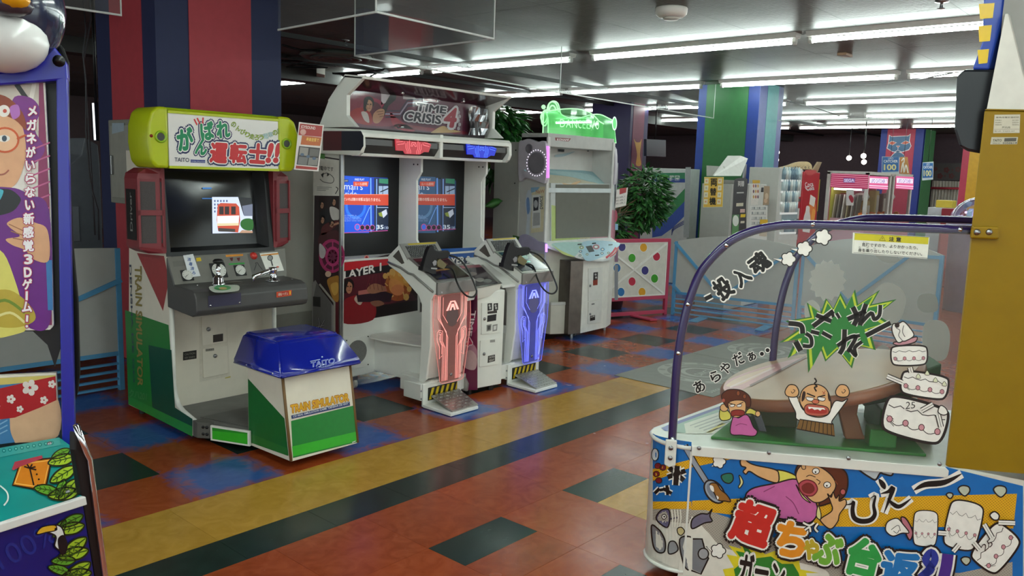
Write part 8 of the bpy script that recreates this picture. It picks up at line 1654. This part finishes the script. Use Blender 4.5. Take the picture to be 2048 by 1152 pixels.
# dark screen and things left behind the pillar
m = MB(); c = [PY(u, v, 8.4) for u, v in ((1293, 278), (1332, 280), (1332, 314), (1293, 312))]; m.prism(c, (0, .06, 0), mat('#15192c', .3), .005); sc_ = m.build('hanging_monitor', None, 'dark flat monitor hanging above the ficus', 'monitor'); m = MB(); cc = (c[0]+c[1])/2; m.tube([cc+V((0, .03, 0)), V((cc.x, cc.y+.03, CZ))], .015, BLACK, 6); m.build('bracket', sc_)
m = MB(); a, b = PX(216, 240, 2.6), PX(270, 240, 2.6); zb = PX(224, 405, 2.6).z; m.box(2.6, 2.85, b.y, a.y, zb, a.z, mat('#8c8a80', .5), .006); bx = m.build('wall_box', None, 'grey metal box with a latch mounted on the red pillar behind the train cabinet', 'electric box')
m = MB(); m.box(2.594, 2.6, b.y+.04, a.y-.04, zb+.04, a.z-.04, mat('#9c9a90', .45), .003); dr = m.build('door', bx); m = MB(); c = PX(226, 330, 2.594); m.box(c.x-.02, c.x, c.y-.012, c.y+.012, c.z-.07, c.z+.07, STEEL, .004); m.build('latch', dr)
A = Art((2.593, 6.6, 1.8), (-1, 0, 0)); A.poly([(224, 246), (248, 246), (248, 262), (224, 268)], '#a8b8c4', 1); A.build('label_plate', bx)
m = MB(); m.prism([PY(u, v, 7.4) for u, v in ((138, 330), (162, 310), (170, 275), (196, 290), (200, 330), (206, 490), (206, 760), (138, 760))], (0, .6, 0), mat('#70747a', .5), .01); wc = m.build('covered_cabinet', None, 'pale grey arcade cabinet seen from behind left of the red pillar', 'arcade machine'); m = MB(); m.box(2.6, 2.8, 7.38, 7.4, .9, 1.2, mat('#868a90', .5), .004); m.build('back_door', wc)
m = MB(); m.prism([PY(u, v, 7.2) for u, v in ((186, 206), (196, 205), (198, 282), (190, 280))], (.0, .05, 0), mat('#15151a', .3)); tv = m.build('tilted_screen', None, 'edge of a screen with a bright white rim left of the red pillar', 'monitor'); m = MB(); m.prism([PY(u, v, 7.19) for u, v in ((186, 206), (188, 206), (192, 280), (190, 280))], (.0, .02, 0), mat('#f4f8ff', .3, 0, .9)); m.build('lit_edge', tv); m = MB(); c = PY(192, 206, 7.22); m.tube([c, (c.x, c.y, CZ)], .012, BLACK, 6); m.build('bracket', tv)
# cables and ceiling diffuser in the unlit corner
def cable(pts, r, label, c='#18181a'):
    m = MB(); m.tube(pts, r, mat(c, .6), 6); m.build('hanging_cable', None, label, 'cable')
cable([PZ(165, -10, CZ)]+[PY(u, v, 6.4) for u, v in ((172, 60), (166, 110), (172, 160), (172, 260), (178, 340), (184, 380), (196, 420), (198, 480))], .006, 'thin cable hanging down behind the blue cabinet, left of two', '#3a3a3e')
cable([PZ(180, -10, CZ)]+[PY(u, v, 6.5) for u, v in ((182, 40), (168, 120), (174, 200), (180, 300), (186, 400), (190, 470))], .006, 'thin cable hanging down behind the blue cabinet, right of two', '#3a3a3e')
rnd = random.Random(17); cn = PZ(605, 128, 2.93)
for k, lb in enumerate(('tangled black ceiling cable beside the red pillar, lowest loop', 'tangled black ceiling cable beside the red pillar, long run to the diffuser', 'tangled black ceiling cable beside the red pillar, knotted loop')):
    p = [cn+V((1.1*(k > 1)+rnd.uniform(-.35, .35), rnd.uniform(-.5, .5), rnd.uniform(-.06, .05))) for _ in range(9)] if k != 1 else [PZ(u, v, 2.96) for u, v in ((565, 90), (600, 100), (640, 102), (625, 108), (570, 114))]
    cable(p, .014, lb)
cable([PZ(u, v, 2.9) for u, v in ((1690, 172), (1760, 168), (1830, 160), (1905, 146))], .008, 'thin grey cable strung below the ceiling left of the black monitor hood, upper of two', '#6a6a6a'); cable([PZ(u, v, 2.9) for u, v in ((1575, 203), (1625, 214), (1680, 232), (1760, 236))], .008, 'thin grey cable strung below the ceiling right of the green pillar, lower of two', '#6a6a6a')
c = PZ(672, 108, CZ); T = empty('air_diffuser', 'large round ceiling air diffuser in the unlit corner above the gun cabinet', 'air vent', c); m = MB(); m.lathe(c-V((0, 0, .002)), (0, 0, -1), [(.42, 0), (.45, .03), (.40, .06), (.36, .045)], mat('#5a5e58', .5), 32); m.build('outer_ring', T)
for r in (.28, .17): m = MB(); m.lathe(c-V((0, 0, .002)), (0, 0, -1), [(r-.06, 0), (r, .02), (r+.04, .06), (r-.01, .065), (r-.05, .02)], mat('#4a4e4a', .5), 28); m.build('cone', T)
m = MB(); P = [PZ(633, 146, 2.9), PZ(650, 150, 2.9), PZ(650, 161, 2.9), PZ(633, 157, 2.9)]; m.prism(P, (0, 0, .1), mat('#a8a294', .5), .005); m.build('junction_box', None, 'small cream junction box on the ceiling left of the gun cabinet', 'junction box')
for Yb, zz in ((7.6, 2.77), (9.2, 2.79)):
    m = MB(); m.box(3.95, 24, Yb, Yb+.05, zz+.15, zz+.2, mat('#17171a', .6)); m.build('trim_%d' % (2 if Yb < 8 else 3), kind='structure')
